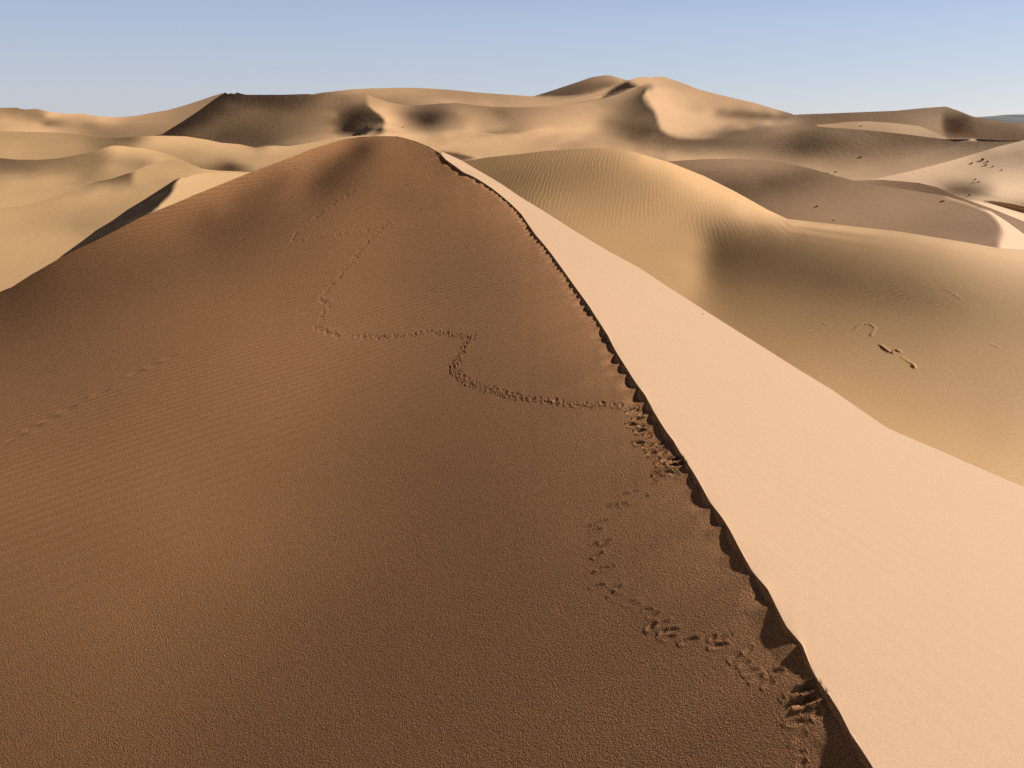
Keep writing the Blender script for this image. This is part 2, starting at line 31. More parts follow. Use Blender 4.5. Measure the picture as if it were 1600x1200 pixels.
[-302,-1,-1,-2,0,-1,0,0,-1,0,1,0,1,1,1,1,1,1,1,1,1,0,2,0,-1,-1,-1,-2,-1,1,1,3,4,6,2,5,5,8,9,11,11,14,13,3,2,8,12,16,17,13,9,6,5,2,3,3,1,1,1,0,1,1,1,0,-5,-5,-7,-4,-7,-6,-7,-8,-8,-7,-8,-8,-7,-6,-5,-5,-5,-5,-5,-5,-4,-4,-5,-4,-7,-7,-6,-7,-7,-7,-8,3,7,6,1,2,2,2,-2,0,1,2,3,3,5,4,4,4,5,5,6,7,6,6,7,7,7,7,10,9,9,12,9,-1,4,4,5,7,9,12,13,14,14,10,7,4,4,3,2,2,2,2,1,0,0,0,0,1,0,0,-1,0,0,-1,0,0,0,-1,0,1,-1,-2,0,-1,0,0,-1,0,0,1,-1,0,-1,-2,-1,-1,-2,-2,-2,-2,-2,-1,-1,-1,-1,-2,-2,-3,-3,-4,-4,-6,-6,-5,-8,-7,-9,-8,-10,-10,-13,-15,-17,-15,-11,-12,-12,-13,-12,-12,-12,-15,-15,-15,-15,-13,-12,-10,-6,-2,-14,-5,6,3,-6,-17,-25,-32,-36,-41,-42,-37,-28,-15,-3,7,14,19,18,15,13,18,24,26,28,29,26,26,24,21,19,18,15,13,14,11,11,11,9,8,6,-20,-21,-22,-23,-24,-23,-22,-21,-23,-18,-15,-6,14,33,47,51,56,55,41,24,14,8,7,5,4,1,0,10,19,19,13,7,8,3,-2,-34,-33,1,6,-1,-41,-163,-26,52,61,63,42,-2,-36,-32,2,-207,-69,55,76,64,46,33,-26,-50,-15,31,83,61,31,16,9,5,4,1,1,0,0,0,-2,-1,-1,-3,-1,-3,-2,-4,-3,-6,-6,-7,-8,-7,-6,-5,-1,0,4,7,10,5,3,2,2,3,4,3,3,2,1,2,2,1,0,1,-1,0,-1,-2,-1,-4,-5,-5,-5,-2,1,0,0,0,-1,1,1,0,0,1,-1,0,0,-1,1,-1,0,0,0,0,-1,0,-1,0,0,-1,0,0,-2,0,-1,0,-1,0,-1,0,-2,0,-1,-1,-1,-1,-1,-2,-1,-1,-1,-2,-1,0,-2,0,-1,0,-1,-1,-2,0,-2,-1,0,-1,-2,0,2,1,1,3,3,3,2,3,3,3,4,2,2,1,0,1,1,0,0,0,-1,1,0,1,2,0,1,0,0,0,0,0,0,1,0,-1,0,-1,0,0,-1,0,0,0,-1,0,0,0,0,-1,1,0,0,0,0,-1,0,1,0,-1,1],
[-305,1,2,2,2,2,2,3,3,2,2,3,2,2,2,3,2,2,2,2,2,1,0,1,1,-1,-1,-2,-2,-3,-1,-2,0,0,9,8,10,1,2,1,2,2,4,5,10,12,13,13,9,7,7,5,3,4,2,3,3,1,1,0,2,1,0,0,-4,-6,-5,-6,-4,-5,-6,-6,-6,-7,-6,-5,-5,-3,-5,-3,-5,-3,-4,-4,-4,-3,-4,-5,-6,-6,-6,-6,-6,-7,-6,2,8,6,4,2,3,1,0,0,0,2,2,3,4,3,4,5,4,5,5,6,5,7,6,7,7,7,9,10,10,10,9,-1,4,4,7,8,11,12,15,14,11,8,5,5,2,3,2,2,1,2,1,0,1,0,0,0,-1,0,0,0,0,0,-1,0,0,0,0,-1,0,-1,-1,0,-1,-1,1,0,0,-1,0,-1,-1,-1,-1,-2,-2,-1,-2,-2,-2,-1,-1,-1,-1,-1,-2,-4,-4,-4,-6,-5,-6,-8,-7,-9,-9,-13,-13,-16,-19,-23,-28,-26,-19,-21,-22,-23,-24,-25,-25,-27,-30,-29,-28,-25,-20,-15,-8,2,-14,1,15,5,-9,-18,-24,-27,-27,-20,-10,1,16,27,33,34,32,29,22,17,17,21,26,21,24,23,23,20,18,18,14,12,11,11,9,9,8,6,7,6,5,-18,-17,-17,-19,-18,-17,-15,-12,-10,-8,-3,0,3,4,3,8,9,11,16,26,31,33,30,28,25,25,26,18,9,4,2,4,2,-3,-27,-36,-1,0,-18,-96,-159,165,92,16,7,4,2,-10,-32,-87,-142,107,30,-81,-40,-3,26,39,-4,15,54,68,57,30,16,10,6,3,2,1,0,0,-1,-1,-1,-1,-3,-1,-3,-2,-4,-4,-4,-6,-6,-9,-7,-6,-3,-1,0,2,7,9,6,4,3,2,2,2,3,4,2,2,2,1,1,0,0,-1,0,-1,-2,-1,-3,-4,-6,-5,-2,1,0,1,-1,0,0,0,0,1,0,-1,1,0,-1,1,-1,0,0,-1,0,-1,1,-1,0,-1,0,0,-1,-1,0,-1,0,-1,0,-2,0,-1,-1,-1,0,-1,-1,0,-2,-1,-1,-2,-1,-1,0,-2,0,-1,-1,-2,0,-2,0,-2,0,-1,-2,-1,0,0,-1,2,3,3,3,2,3,2,4,4,2,3,2,0,2,0,0,0,-1,-1,1,1,1,1,1,1,0,1,0,0,1,0,0,-1,0,0,0,-1,0,-1,0,-1,0,0,0,-1,1,-1,0,1,-1,0,0,1,-1,1,0,-1,0,1,0],
[-272,3,1,3,1,3,1,1,2,2,2,2,2,2,1,1,2,2,1,1,1,1,1,1,0,1,1,0,-1,0,-1,-1,-1,0,5,7,5,1,-1,-1,0,1,0,7,6,7,7,6,4,4,3,3,4,2,3,2,1,2,1,1,0,0,-1,-2,-5,-5,-4,-4,-4,-4,-4,-4,-4,-4,-3,-3,-3,-3,-1,-3,-3,-4,-4,-3,-3,-3,-3,-5,-5,-5,-6,-5,-7,-5,-6,4,7,8,3,4,3,2,1,0,1,0,2,2,4,3,3,4,4,5,5,5,6,5,6,7,7,8,9,8,9,11,8,0,5,6,7,10,12,14,14,12,10,6,4,3,3,2,2,2,2,0,2,0,0,0,0,0,0,0,0,0,-2,0,0,0,0,0,0,0,-1,0,-1,-1,0,-1,0,0,-1,0,0,-1,-1,-1,-3,-1,-2,-2,-2,-2,0,-1,0,0,-2,-2,-3,-3,-5,-5,-5,-6,-7,-7,-11,-11,-14,-16,-19,-24,-30,-36,-45,-41,-32,-34,-35,-36,-37,-35,-33,-35,-33,-30,-23,-19,-12,-5,2,7,-1,1,-4,-12,-8,-7,-3,2,12,21,30,40,46,47,41,36,31,24,20,16,17,19,20,14,16,16,15,13,13,10,10,9,7,7,7,6,5,5,5,4,2,-13,-15,-15,-18,-19,-17,-16,-14,-12,-10,-5,0,6,10,15,18,23,25,28,27,23,18,17,14,13,11,9,8,4,5,5,3,-2,-25,-34,-6,-13,-52,-153,-86,233,88,11,0,1,1,2,2,-4,-9,0,24,-20,-45,-46,-43,-37,-26,32,63,59,41,27,16,11,6,3,3,0,0,0,0,-1,-2,-1,-2,-1,-3,-2,-4,-3,-4,-6,-6,-9,-7,-6,-3,0,1,2,5,7,8,5,4,2,2,1,3,3,1,2,2,1,2,0,0,-1,-1,-2,-2,-1,-3,-2,-5,-4,-3,0,0,1,-1,0,-1,0,1,0,0,0,1,-1,0,0,-1,0,0,0,0,0,0,-1,-1,0,0,-1,-1,0,-1,0,-1,-1,0,-1,0,-2,-1,0,-1,-2,0,-1,-1,0,-2,-1,0,-1,-1,-1,0,-1,-1,-1,-1,-2,0,-2,-1,-2,-1,-2,-1,0,1,0,2,3,3,2,3,2,4,3,3,3,3,1,1,0,1,0,-1,-1,1,1,1,1,1,0,1,1,0,0,1,-1,0,0,0,1,-1,-1,0,0,-1,0,1,-1,0,-1,0,0,1,0,-1,0,0,0,0,0,0,0,0,0,0,0],
[-253,1,2,0,2,1,1,2,1,1,1,1,1,1,1,1,1,0,2,0,1,1,1,1,2,2,1,1,1,-1,0,0,-1,0,5,2,4,0,-2,0,-1,-1,-1,3,4,4,2,3,2,2,2,2,1,2,1,2,2,1,1,-1,-1,-1,-1,-2,-3,-3,-4,-2,-2,-3,-2,-2,-2,-1,-2,-1,-1,-2,-1,-2,-3,-3,-2,-3,-2,-4,-2,-4,-5,-5,-5,-5,-5,-5,-4,3,8,8,4,3,3,3,0,1,1,2,1,3,2,4,3,3,4,4,4,5,5,6,6,6,6,8,8,10,9,10,8,1,5,7,9,12,13,13,14,11,7,4,4,2,3,2,2,2,1,2,0,0,0,1,0,-1,0,0,-1,0,0,0,0,0,-1,0,0,0,0,-1,0,-1,-1,0,0,-1,0,-1,-1,-1,-1,-3,-1,-2,-1,-2,-1,-1,-1,0,-1,-1,0,-3,-3,-5,-5,-5,-5,-7,-7,-12,-12,-15,-19,-23,-28,-36,-44,-55,-66,-56,-42,-42,-41,-38,-35,-31,-27,-22,-14,-9,-3,2,5,7,8,8,3,-5,-15,-7,2,13,21,31,36,42,46,46,44,40,34,26,23,18,16,13,12,14,12,10,9,10,8,10,8,7,6,6,6,5,3,5,4,4,3,3,2,-11,-13,-14,-15,-17,-18,-18,-17,-18,-16,-16,-11,-8,-1,2,10,15,18,23,26,25,25,23,21,17,17,13,10,10,9,9,4,-23,-39,-13,-42,-115,-173,73,248,55,6,1,0,1,2,2,5,4,3,6,8,-1,-14,-29,-25,-29,-31,29,46,30,20,15,9,6,4,3,0,1,0,0,-2,-1,-1,-2,-1,-3,-2,-4,-3,-4,-6,-6,-7,-7,-7,-3,0,2,3,2,7,8,5,4,3,3,2,1,2,2,2,1,2,1,1,-1,-2,0,-2,-2,-2,-3,-1,-4,-4,-3,0,0,1,-1,0,0,0,-1,0,1,0,0,-1,1,0,-1,0,0,0,-1,0,0,-1,0,0,-1,0,-1,0,-1,-1,-1,0,0,-1,-2,-1,0,-1,-1,-1,0,-2,0,0,-2,0,-1,-1,0,0,-2,-1,-1,-1,-1,-1,-1,-2,-1,-1,-2,-2,-1,-2,0,1,2,3,3,2,2,1,4,4,3,3,3,1,2,2,-1,0,-1,0,0,2,1,0,2,1,0,1,0,0,1,-1,0,0,0,1,-1,0,0,0,-1,0,0,-1,0,0,0,0,0,-1,0,1,0,0,0,0,0,0,0,0,1,-1,0],
[-247,0,1,1,1,0,2,0,1,1,1,0,1,1,1,1,1,1,0,2,0,2,1,1,1,1,2,1,0,1,0,0,0,-1,3,3,2,0,-2,-2,-2,-1,-1,1,1,1,1,1,1,0,1,1,1,0,0,0,2,0,0,0,-1,-2,-2,-2,-2,-1,0,-1,-2,0,0,-1,0,0,0,0,-1,1,-2,0,-2,-2,-2,-2,-3,-2,-3,-3,-5,-4,-4,-5,-4,-4,-5,4,9,7,4,3,5,3,1,1,1,1,2,2,3,2,3,3,4,3,5,5,4,5,5,6,7,7,10,8,8,11,8,2,6,9,10,13,13,15,12,9,4,3,3,4,2,1,2,1,2,1,1,0,0,0,-1,0,1,-1,0,-1,1,-1,0,-1,1,0,0,0,-1,-1,-1,0,-1,-1,0,0,-1,0,-2,-1,-2,-1,-2,-2,-1,-1,-1,-1,-1,0,0,-1,-2,-3,-3,-5,-4,-5,-7,-9,-12,-13,-16,-21,-26,-31,-42,-51,-61,-72,-78,-61,-40,-34,-29,-23,-16,-11,-5,4,8,14,14,15,14,11,8,3,8,0,-2,7,14,22,30,33,37,38,37,34,30,28,22,18,15,12,10,9,10,8,9,5,6,6,6,5,5,5,5,3,4,3,4,3,3,3,2,3,1,-9,-10,-11,-12,-14,-14,-15,-16,-19,-21,-20,-22,-20,-18,-12,-8,-2,5,11,17,22,24,25,25,25,23,19,16,16,16,14,-16,-58,-40,-71,-174,-73,238,182,31,4,3,2,-2,-1,0,3,5,8,7,7,9,11,-9,-9,-14,-15,-16,12,20,15,11,9,6,4,2,0,2,0,-1,-1,-1,-1,-2,-2,-3,-2,-3,-3,-4,-5,-5,-7,-8,-7,-3,-1,3,4,2,6,7,6,5,3,2,2,1,2,2,1,2,1,1,1,-1,-1,-1,-2,-1,-4,-3,-2,-3,-2,-2,-1,0,1,0,0,0,-1,-1,0,1,-1,0,0,1,-1,-1,1,0,-1,0,0,-1,0,0,-1,0,0,-2,0,-1,0,0,-1,-1,-1,-1,0,-1,-1,-2,-1,0,-1,0,0,-1,0,-1,-1,0,-1,-1,0,-1,-1,-1,-2,-1,-2,0,-2,-2,0,-2,-2,-2,-1,2,1,3,3,0,2,5,3,3,4,2,2,4,1,-1,1,-1,-1,1,2,0,1,2,0,0,2,0,1,0,-1,1,0,0,0,-1,1,0,-1,-1,0,1,0,-1,0,-1,1,0,-1,1,0,-1,1,0,0,-1,0,0,0,1,-1,1,0],
[-246,1,1,0,1,1,0,1,0,1,1,1,1,0,1,1,0,1,1,1,1,0,2,1,1,2,0,1,0,0,0,0,-1,1,1,2,2,-1,-1,-3,-1,-4,-2,0,0,0,1,-1,0,0,-1,0,0,0,-1,0,0,0,0,-1,-1,-2,-2,-2,1,1,1,0,1,0,1,2,1,0,1,0,1,0,1,-1,-1,-2,-2,-1,-2,-1,-2,-3,-4,-3,-4,-4,-4,-4,-4,4,8,8,3,5,3,3,2,1,2,2,1,2,3,2,3,3,3,4,4,4,4,4,6,6,6,7,8,9,9,9,9,4,8,9,13,12,15,14,10,4,4,4,2,2,2,2,2,1,1,1,1,0,0,0,0,0,-1,0,0,0,-1,0,0,0,0,0,0,0,-1,0,-1,-1,-1,0,-1,-1,0,-2,-1,-1,-2,-2,-1,-1,-1,-1,0,-1,0,-1,0,-2,-3,-3,-3,-4,-5,-7,-9,-11,-15,-17,-22,-27,-35,-46,-56,-66,-75,-76,-70,-41,-19,-13,-4,2,9,12,15,19,24,21,21,17,14,11,6,2,11,8,6,13,17,21,23,26,26,25,24,22,20,17,13,12,9,8,7,6,6,5,6,3,4,3,4,3,3,4,3,3,3,3,2,2,2,2,2,2,2,-8,-7,-7,-9,-10,-11,-11,-11,-15,-16,-20,-21,-24,-26,-27,-26,-25,-19,-13,-5,4,11,17,21,24,25,19,19,17,19,-16,-98,-167,-157,-20,235,278,84,13,5,5,3,0,-3,-3,-3,0,3,11,11,12,10,1,10,1,-10,-10,-9,5,10,8,5,5,4,2,1,1,-1,0,0,-2,-1,-2,-2,-2,-2,-3,-4,-4,-4,-5,-7,-7,-6,-4,-1,2,5,4,4,6,6,5,3,3,2,2,1,1,1,2,0,2,1,0,-1,-2,-1,-3,-3,-3,-4,-3,-1,-1,0,0,1,0,0,0,-1,0,-1,0,-1,1,0,0,-1,1,0,-1,0,0,-1,-1,1,-1,0,0,-1,-1,0,0,-1,-1,-1,0,-1,-2,0,-1,-1,-2,0,0,-2,0,0,0,0,-1,0,0,-1,-1,-1,-1,-1,-1,-1,-1,-2,0,-2,-1,-1,-3,-2,-3,-3,-1,3,3,1,0,3,4,4,5,3,2,3,3,2,1,1,0,-2,1,1,1,2,0,0,1,1,0,1,0,0,1,-1,0,0,0,1,-1,0,0,1,0,-1,-1,1,-1,0,0,0,1,-1,0,1,-1,0,0,0,0,0,0,0,1,0,-1],
[-244,0,0,2,0,0,1,1,1,0,0,1,0,1,1,0,1,1,1,0,1,1,0,1,1,1,1,-1,1,0,-1,-1,0,-1,2,2,1,-1,-3,-2,-3,-3,-3,0,0,-1,-1,0,-1,-1,0,-1,-1,-1,-2,0,-1,0,-1,0,-2,-2,-2,-2,2,4,3,1,1,3,1,2,2,1,1,1,2,0,2,0,-1,-1,-1,-2,0,-2,-1,-3,-2,-4,-4,-3,-3,-4,-2,3,7,8,4,4,5,3,1,2,1,1,3,1,3,3,2,3,3,4,3,4,4,5,4,5,6,7,9,8,10,9,8,6,10,12,12,15,15,11,4,4,4,3,3,1,2,2,1,2,1,1,0,0,0,0,0,0,-1,0,-1,0,0,0,0,1,-1,0,0,0,0,-1,-1,-1,-1,-1,-1,-1,-1,0,-2,-2,-1,-1,-1,0,-1,0,-1,0,0,-1,-2,-2,-3,-3,-4,-4,-8,-8,-12,-14,-17,-23,-29,-37,-48,-59,-68,-75,-72,-58,-35,-4,6,14,18,21,23,23,23,23,23,21,17,15,11,8,5,1,11,10,10,12,14,14,16,16,17,15,15,13,12,10,9,6,6,6,3,5,3,4,3,2,2,2,2,3,3,1,2,3,1,2,2,2,2,1,1,1,1,-4,-5,-7,-6,-6,-7,-7,-8,-8,-10,-11,-13,-15,-18,-24,-29,-35,-45,-53,-62,-69,-72,-73,-71,-66,-62,-46,-42,-37,-37,3,115,257,281,189,82,24,7,6,5,4,4,0,-4,-5,-5,-3,-1,6,11,11,-14,25,29,1,-5,-6,-6,2,6,3,4,3,2,0,1,0,0,-1,-2,0,-2,-2,-2,-3,-3,-4,-3,-4,-5,-6,-5,-6,-5,-1,1,5,5,3,5,7,4,3,3,2,3,1,1,1,1,0,2,1,0,-1,-2,-1,-3,-2,-4,-4,-5,-1,-1,3,1,1,0,0,-1,-1,0,0,0,-2,1,0,0,0,0,-2,0,0,0,0,0,0,-1,-1,0,-1,0,-1,0,-1,0,-1,-1,-1,-1,0,-2,-1,-1,0,-1,-1,0,0,0,-1,1,0,-1,-1,-1,0,-1,0,-1,-1,-2,-1,-1,-2,-1,-2,-3,-2,-3,-3,-5,-2,2,4,0,3,6,5,5,3,4,2,2,0,0,0,2,1,1,2,1,2,0,2,0,1,0,1,0,1,-1,0,0,0,1,0,-1,1,-1,0,0,0,0,0,-1,1,0,0,0,-1,1,0,-1,1,0,-1,1,0,0,0,0,0,-1,1],
[-242,1,0,0,1,0,1,0,0,1,1,0,1,0,0,1,1,0,0,1,1,0,1,0,1,0,0,0,-1,-1,0,-1,-2,-1,2,1,1,-1,-2,-4,-4,-2,-4,-1,-1,0,-1,0,-2,-1,-2,-1,0,-1,-2,-2,0,-1,0,-1,-1,-2,-2,-1,4,4,4,2,3,1,3,3,2,2,2,2,1,2,1,1,-1,-1,0,0,-2,0,-1,-2,-3,-3,-2,-3,-3,-3,-3,4,7,7,4,4,3,3,2,2,2,2,1,3,2,2,3,3,3,3,4,4,3,3,5,5,6,6,8,10,8,9,11,10,10,12,13,16,14,5,4,4,2,3,2,3,1,2,1,1,1,1,0,1,0,-1,0,-1,1,-1,0,0,0,0,-1,0,1,0,0,0,-2,0,-1,-1,-1,-1,-1,-1,-1,-2,-1,-1,-1,0,-1,-1,0,0,0,0,-1,0,-3,-2,-4,-3,-4,-7,-8,-13,-14,-17,-22,-29,-39,-50,-60,-69,-73,-65,-46,-19,11,27,25,27,27,28,24,23,20,19,18,16,13,10,9,6,3,1,10,8,7,10,10,10,10,11,9,10,8,8,7,6,5,4,4,2,3,2,2,2,2,1,1,2,1,2,1,2,2,0,2,1,2,1,1,1,2,1,1,-5,-5,-3,-6,-5,-6,-5,-5,-5,-6,-5,-5,-4,-4,-3,-2,-2,0,1,1,3,2,3,3,2,2,4,6,3,6,10,15,14,6,4,2,2,4,3,3,4,2,1,-3,-4,-5,-4,-4,-8,-8,-3,46,38,2,-1,-2,-3,-4,2,2,3,1,1,0,1,-1,0,-1,-1,0,-2,-1,-3,-2,-3,-4,-3,-5,-4,-5,-6,-5,-4,-1,1,4,6,4,5,5,3,4,3,2,2,1,1,2,1,0,1,0,0,-1,-2,-2,-2,-1,-4,-4,-6,-2,0,3,3,1,1,0,-1,-1,0,0,-2,-1,0,0,0,0,-1,0,1,-1,0,-1,0,-1,0,0,0,-1,0,-1,0,-1,-1,-1,-1,0,-1,-1,-1,-1,-1,-1,0,-1,0,0,0,-1,1,0,-1,0,0,-1,-1,0,-2,-1,-1,-1,-1,-2,-1,-3,-1,-3,-4,-4,-4,-4,-4,1,4,6,6,3,3,1,1,0,1,-1,1,-1,3,4,1,4,1,1,0,2,0,2,0,2,0,1,0,2,-1,1,1,0,1,1,0,1,1,-1,0,1,0,1,0,1,-1,0,0,0,0,1,-1,-1,1,0,0,0,1,-1,0,0,-1],
[-241,1,0,1,0,1,0,0,1,0,0,1,0,1,0,0,0,1,0,0,0,1,0,1,0,-1,1,-1,-1,-1,-1,-2,-1,-2,2,1,1,-2,-4,-2,-4,-5,-4,-1,0,-1,0,-1,-1,-2,0,-2,-1,-1,-2,-1,-1,0,-1,0,-2,-1,-3,-1,6,5,5,3,2,3,3,2,3,2,2,2,2,2,2,1,0,1,-1,-1,1,-1,0,-2,-2,-3,-2,-3,-2,-3,-2,3,7,6,4,4,4,3,2,1,2,2,2,2,3,2,3,2,3,3,3,4,3,4,4,5,5,6,9,8,9,10,11,14,12,12,16,16,5,5,4,3,3,2,2,1,2,1,2,0,1,1,1,0,-1,0,0,0,-1,0,0,0,0,0,0,0,-1,1,0,0,-1,-2,0,-1,-2,-1,-1,-1,-1,-1,-1,-1,-1,-1,1,0,0,0,0,0,-1,-2,-2,-5,-3,-4,-5,-9,-11,-14,-16,-22,-29,-39,-50,-60,-70,-70,-58,-36,-7,22,45,42,30,28,26,22,21,18,14,15,13,11,9,7,5,4,3,1,7,7,6,7,5,7,7,5,6,5,5,5,4,4,3,2,1,2,2,0,1,1,1,1,1,1,1,0,1,2,0,2,1,1,1,0,2,1,1,1,0,-4,-4,-5,-3,-6,-4,-5,-5,-5,-4,-4,-5,-4,-4,-2,-3,-2,-1,0,1,1,2,2,2,3,3,4,4,5,5,8,8,8,7,5,7,5,4,5,5,3,5,0,-1,-1,-3,-1,-3,-5,-4,24,35,2,0,0,-1,-2,-2,1,1,0,1,0,1,-1,0,-1,0,-1,-2,-1,-3,-1,-4,-4,-3,-5,-3,-5,-5,-4,-5,-1,2,4,6,6,4,3,4,3,2,2,1,2,2,1,1,0,0,0,1,-1,-2,-2,-2,-2,-3,-4,-6,-3,-1,3,4,4,1,-1,-1,0,0,-1,-1,0,-1,-1,0,0,-1,1,-1,-1,1,-1,0,-1,1,-1,-1,0,-1,0,-1,0,-1,-1,0,-1,-1,-2,0,-2,-1,0,-1,-1,1,-1,0,0,1,0,0,0,-1,-1,0,-1,-1,-1,-1,-1,-1,-2,-1,-3,-2,-4,-3,-4,-4,-5,-4,-5,-3,1,6,3,1,1,0,0,0,1,4,3,7,3,-2,1,0,2,1,1,0,2,1,2,0,2,1,1,1,1,0,1,1,2,2,1,0,0,1,1,0,2,0,0,-1,1,0,1,0,0,0,1,1,1,-1,1,0,0,0,0,1,1],
[-240,0,1,0,0,0,0,1,0,0,1,-1,1,0,0,1,0,0,0,1,0,0,0,-1,0,1,-1,-1,-1,-1,-2,-1,-3,-1,1,2,1,-2,-4,-5,-3,-4,-4,-1,-1,0,-1,0,-1,-2,-2,0,-1,-1,-3,0,-1,-1,0,1,-2,-2,-1,-1,5,6,5,3,3,4,3,4,2,3,2,3,2,2,2,2,0,0,0,1,-1,0,0,-1,-3,-1,-3,-2,-2,-1,-3,3,6,7,3,4,3,4,1,2,1,2,2,2,3,3,2,3,3,2,4,3,3,4,4,4,4,7,7,9,9,9,15,17,11,14,22,5,4,4,3,3,2,2,3,2,1,1,1,2,0,0,1,0,0,0,-1,0,0,0,0,-1,0,0,0,0,1,-1,0,-1,0,-1,-2,-1,-1,-1,-1,-1,-1,-1,-1,-1,0,0,0,1,0,1,-1,-1,-1,-3,-4,-3,-5,-5,-6,-10,-14,-16,-21,-29,-38,-49,-60,-68,-66,-54,-29,2,30,48,55,41,26,23,20,17,14,13,11,10,9,8,6,6,4,3,1,1,6,4,4,4,5,4,3,3,4,3,3,2,2,2,1,1,1,1,0,1,0,0,0,1,0,1,1,1,1,0,1,1,1,1,0,1,0,1,1,0,1,-4,-3,-4,-5,-4,-5,-4,-5,-4,-5,-4,-4,-5,-3,-4,-4,-2,-2,-2,-1,-1,0,1,2,0,2,3,4,4,4,8,7,9,8,7,8,8,7,6,6,5,4,3,0,-1,0,1,1,0,12,18,7,4,0,0,0,-1,-1,-1,1,0,-1,0,-2,1,-1,0,-2,0,-1,-3,-1,-4,-4,-3,-5,-4,-4,-4,-4,-4,0,2,3,7,6,5,3,3,2,2,2,1,2,1,1,2,-1,0,0,0,0,-2,-2,-4,-2,-2,-4,-4,-5,-2,4,4,5,3,-1,0,-1,-1,0,-1,-1,-1,0,-1,-1,0,0,-1,0,0,0,0,-1,0,-1,0,0,-1,-1,-1,0,-1,0,-1,-1,-1,-1,0,-2,-1,0,-1,0,-1,0,0,0,0,1,0,1,-1,-1,0,-1,-1,-1,-1,-1,-2,-2,-1,-3,-2,-4,-3,-4,-4,-5,-5,-6,-7,-7,-2,0,2,4,3,4,4,6,6,5,5,3,1,0,0,2,0,1,1,2,1,1,0,1,0,1,1,-1,0,2,0,1,0,0,0,1,0,1,1,0,-1,0,1,0,0,1,0,1,1,1,1,1,0,0,1,0,0,2,0,1,1],
[-241,0,0,0,0,0,0,0,0,1,-1,1,0,0,1,-1,0,0,0,0,0,0,-1,1,-1,0,-1,-1,-2,-1,-2,-2,-1,-1,1,0,1,-1,-4,-3,-4,-4,-5,0,0,-1,0,-1,-1,0,-1,-1,-1,0,-2,-2,0,0,0,-1,-1,-2,-1,0,7,6,6,3,3,3,3,4,3,2,3,2,3,3,2,2,0,0,1,0,1,0,1,-2,-1,-3,-1,-2,-2,-2,-2,4,5,5,4,3,4,2,2,2,2,1,3,2,2,2,2,3,3,3,3,3,3,3,4,4,5,6,7,8,9,11,22,15,11,27,4,5,4,3,4,2,3,1,1,2,2,1,1,0,1,1,0,-1,1,-1,0,0,-1,0,0,0,0,0,1,0,-1,0,-1,1,-2,-1,-1,-1,-1,-2,0,-1,-2,-1,0,0,0,1,0,0,0,0,0,-2,-2,-4,-4,-5,-4,-7,-8,-12,-15,-19,-28,-36,-48,-59,-66,-65,-50,-23,7,33,50,54,50,34,19,16,14,13,11,9,9,7,7,5,4,4,2,2,2,1,3,4,2,3,2,1,2,2,1,2,1,1,1,1,0,1,0,0,0,0,0,0,1,-1,1,1,0,1,1,0,1,1,0,1,1,1,1,0,0,2,-1,-3,-4,-4,-4,-4,-4,-5,-4,-5,-3,-5,-4,-4,-5,-4,-3,-4,-4,-3,-2,-2,-1,-1,-1,1,0,3,3,3,5,6,7,8,8,9,9,8,9,8,7,7,5,4,1,1,0,2,2,4,12,11,6,3,2,0,0,0,-1,-1,-2,-2,-1,-1,1,-1,0,-1,1,-2,-2,-1,-4,-3,-4,-5,-4,-3,-5,-3,-2,0,1,4,6,6,7,3,2,1,2,1,1,2,1,2,1,0,1,-1,-1,0,-2,-2,-5,-3,-3,-3,-2,-5,-3,2,5,7,2,2,0,-1,0,-1,-2,0,-1,-1,-1,-1,0,0,0,-1,0,0,-1,-1,1,-1,-1,0,-1,0,0,-1,-1,0,-2,0,-1,-1,-1,-2,0,0,-2,0,0,0,0,0,1,0,0,0,0,-1,0,-1,-1,-1,-1,-1,-1,-1,-2,-4,-2,-4,-3,-5,-4,-5,-5,-6,-8,-6,-2,-1,3,4,4,4,4,6,5,4,4,3,2,0,1,1,0,2,1,2,0,1,1,1,1,0,0,0,0,2,0,2,0,-1,0,2,0,1,1,-1,0,0,0,0,1,1,0,1,1,1,-1,0,-1,0,1,0,1,1,-1,1,-1,0],
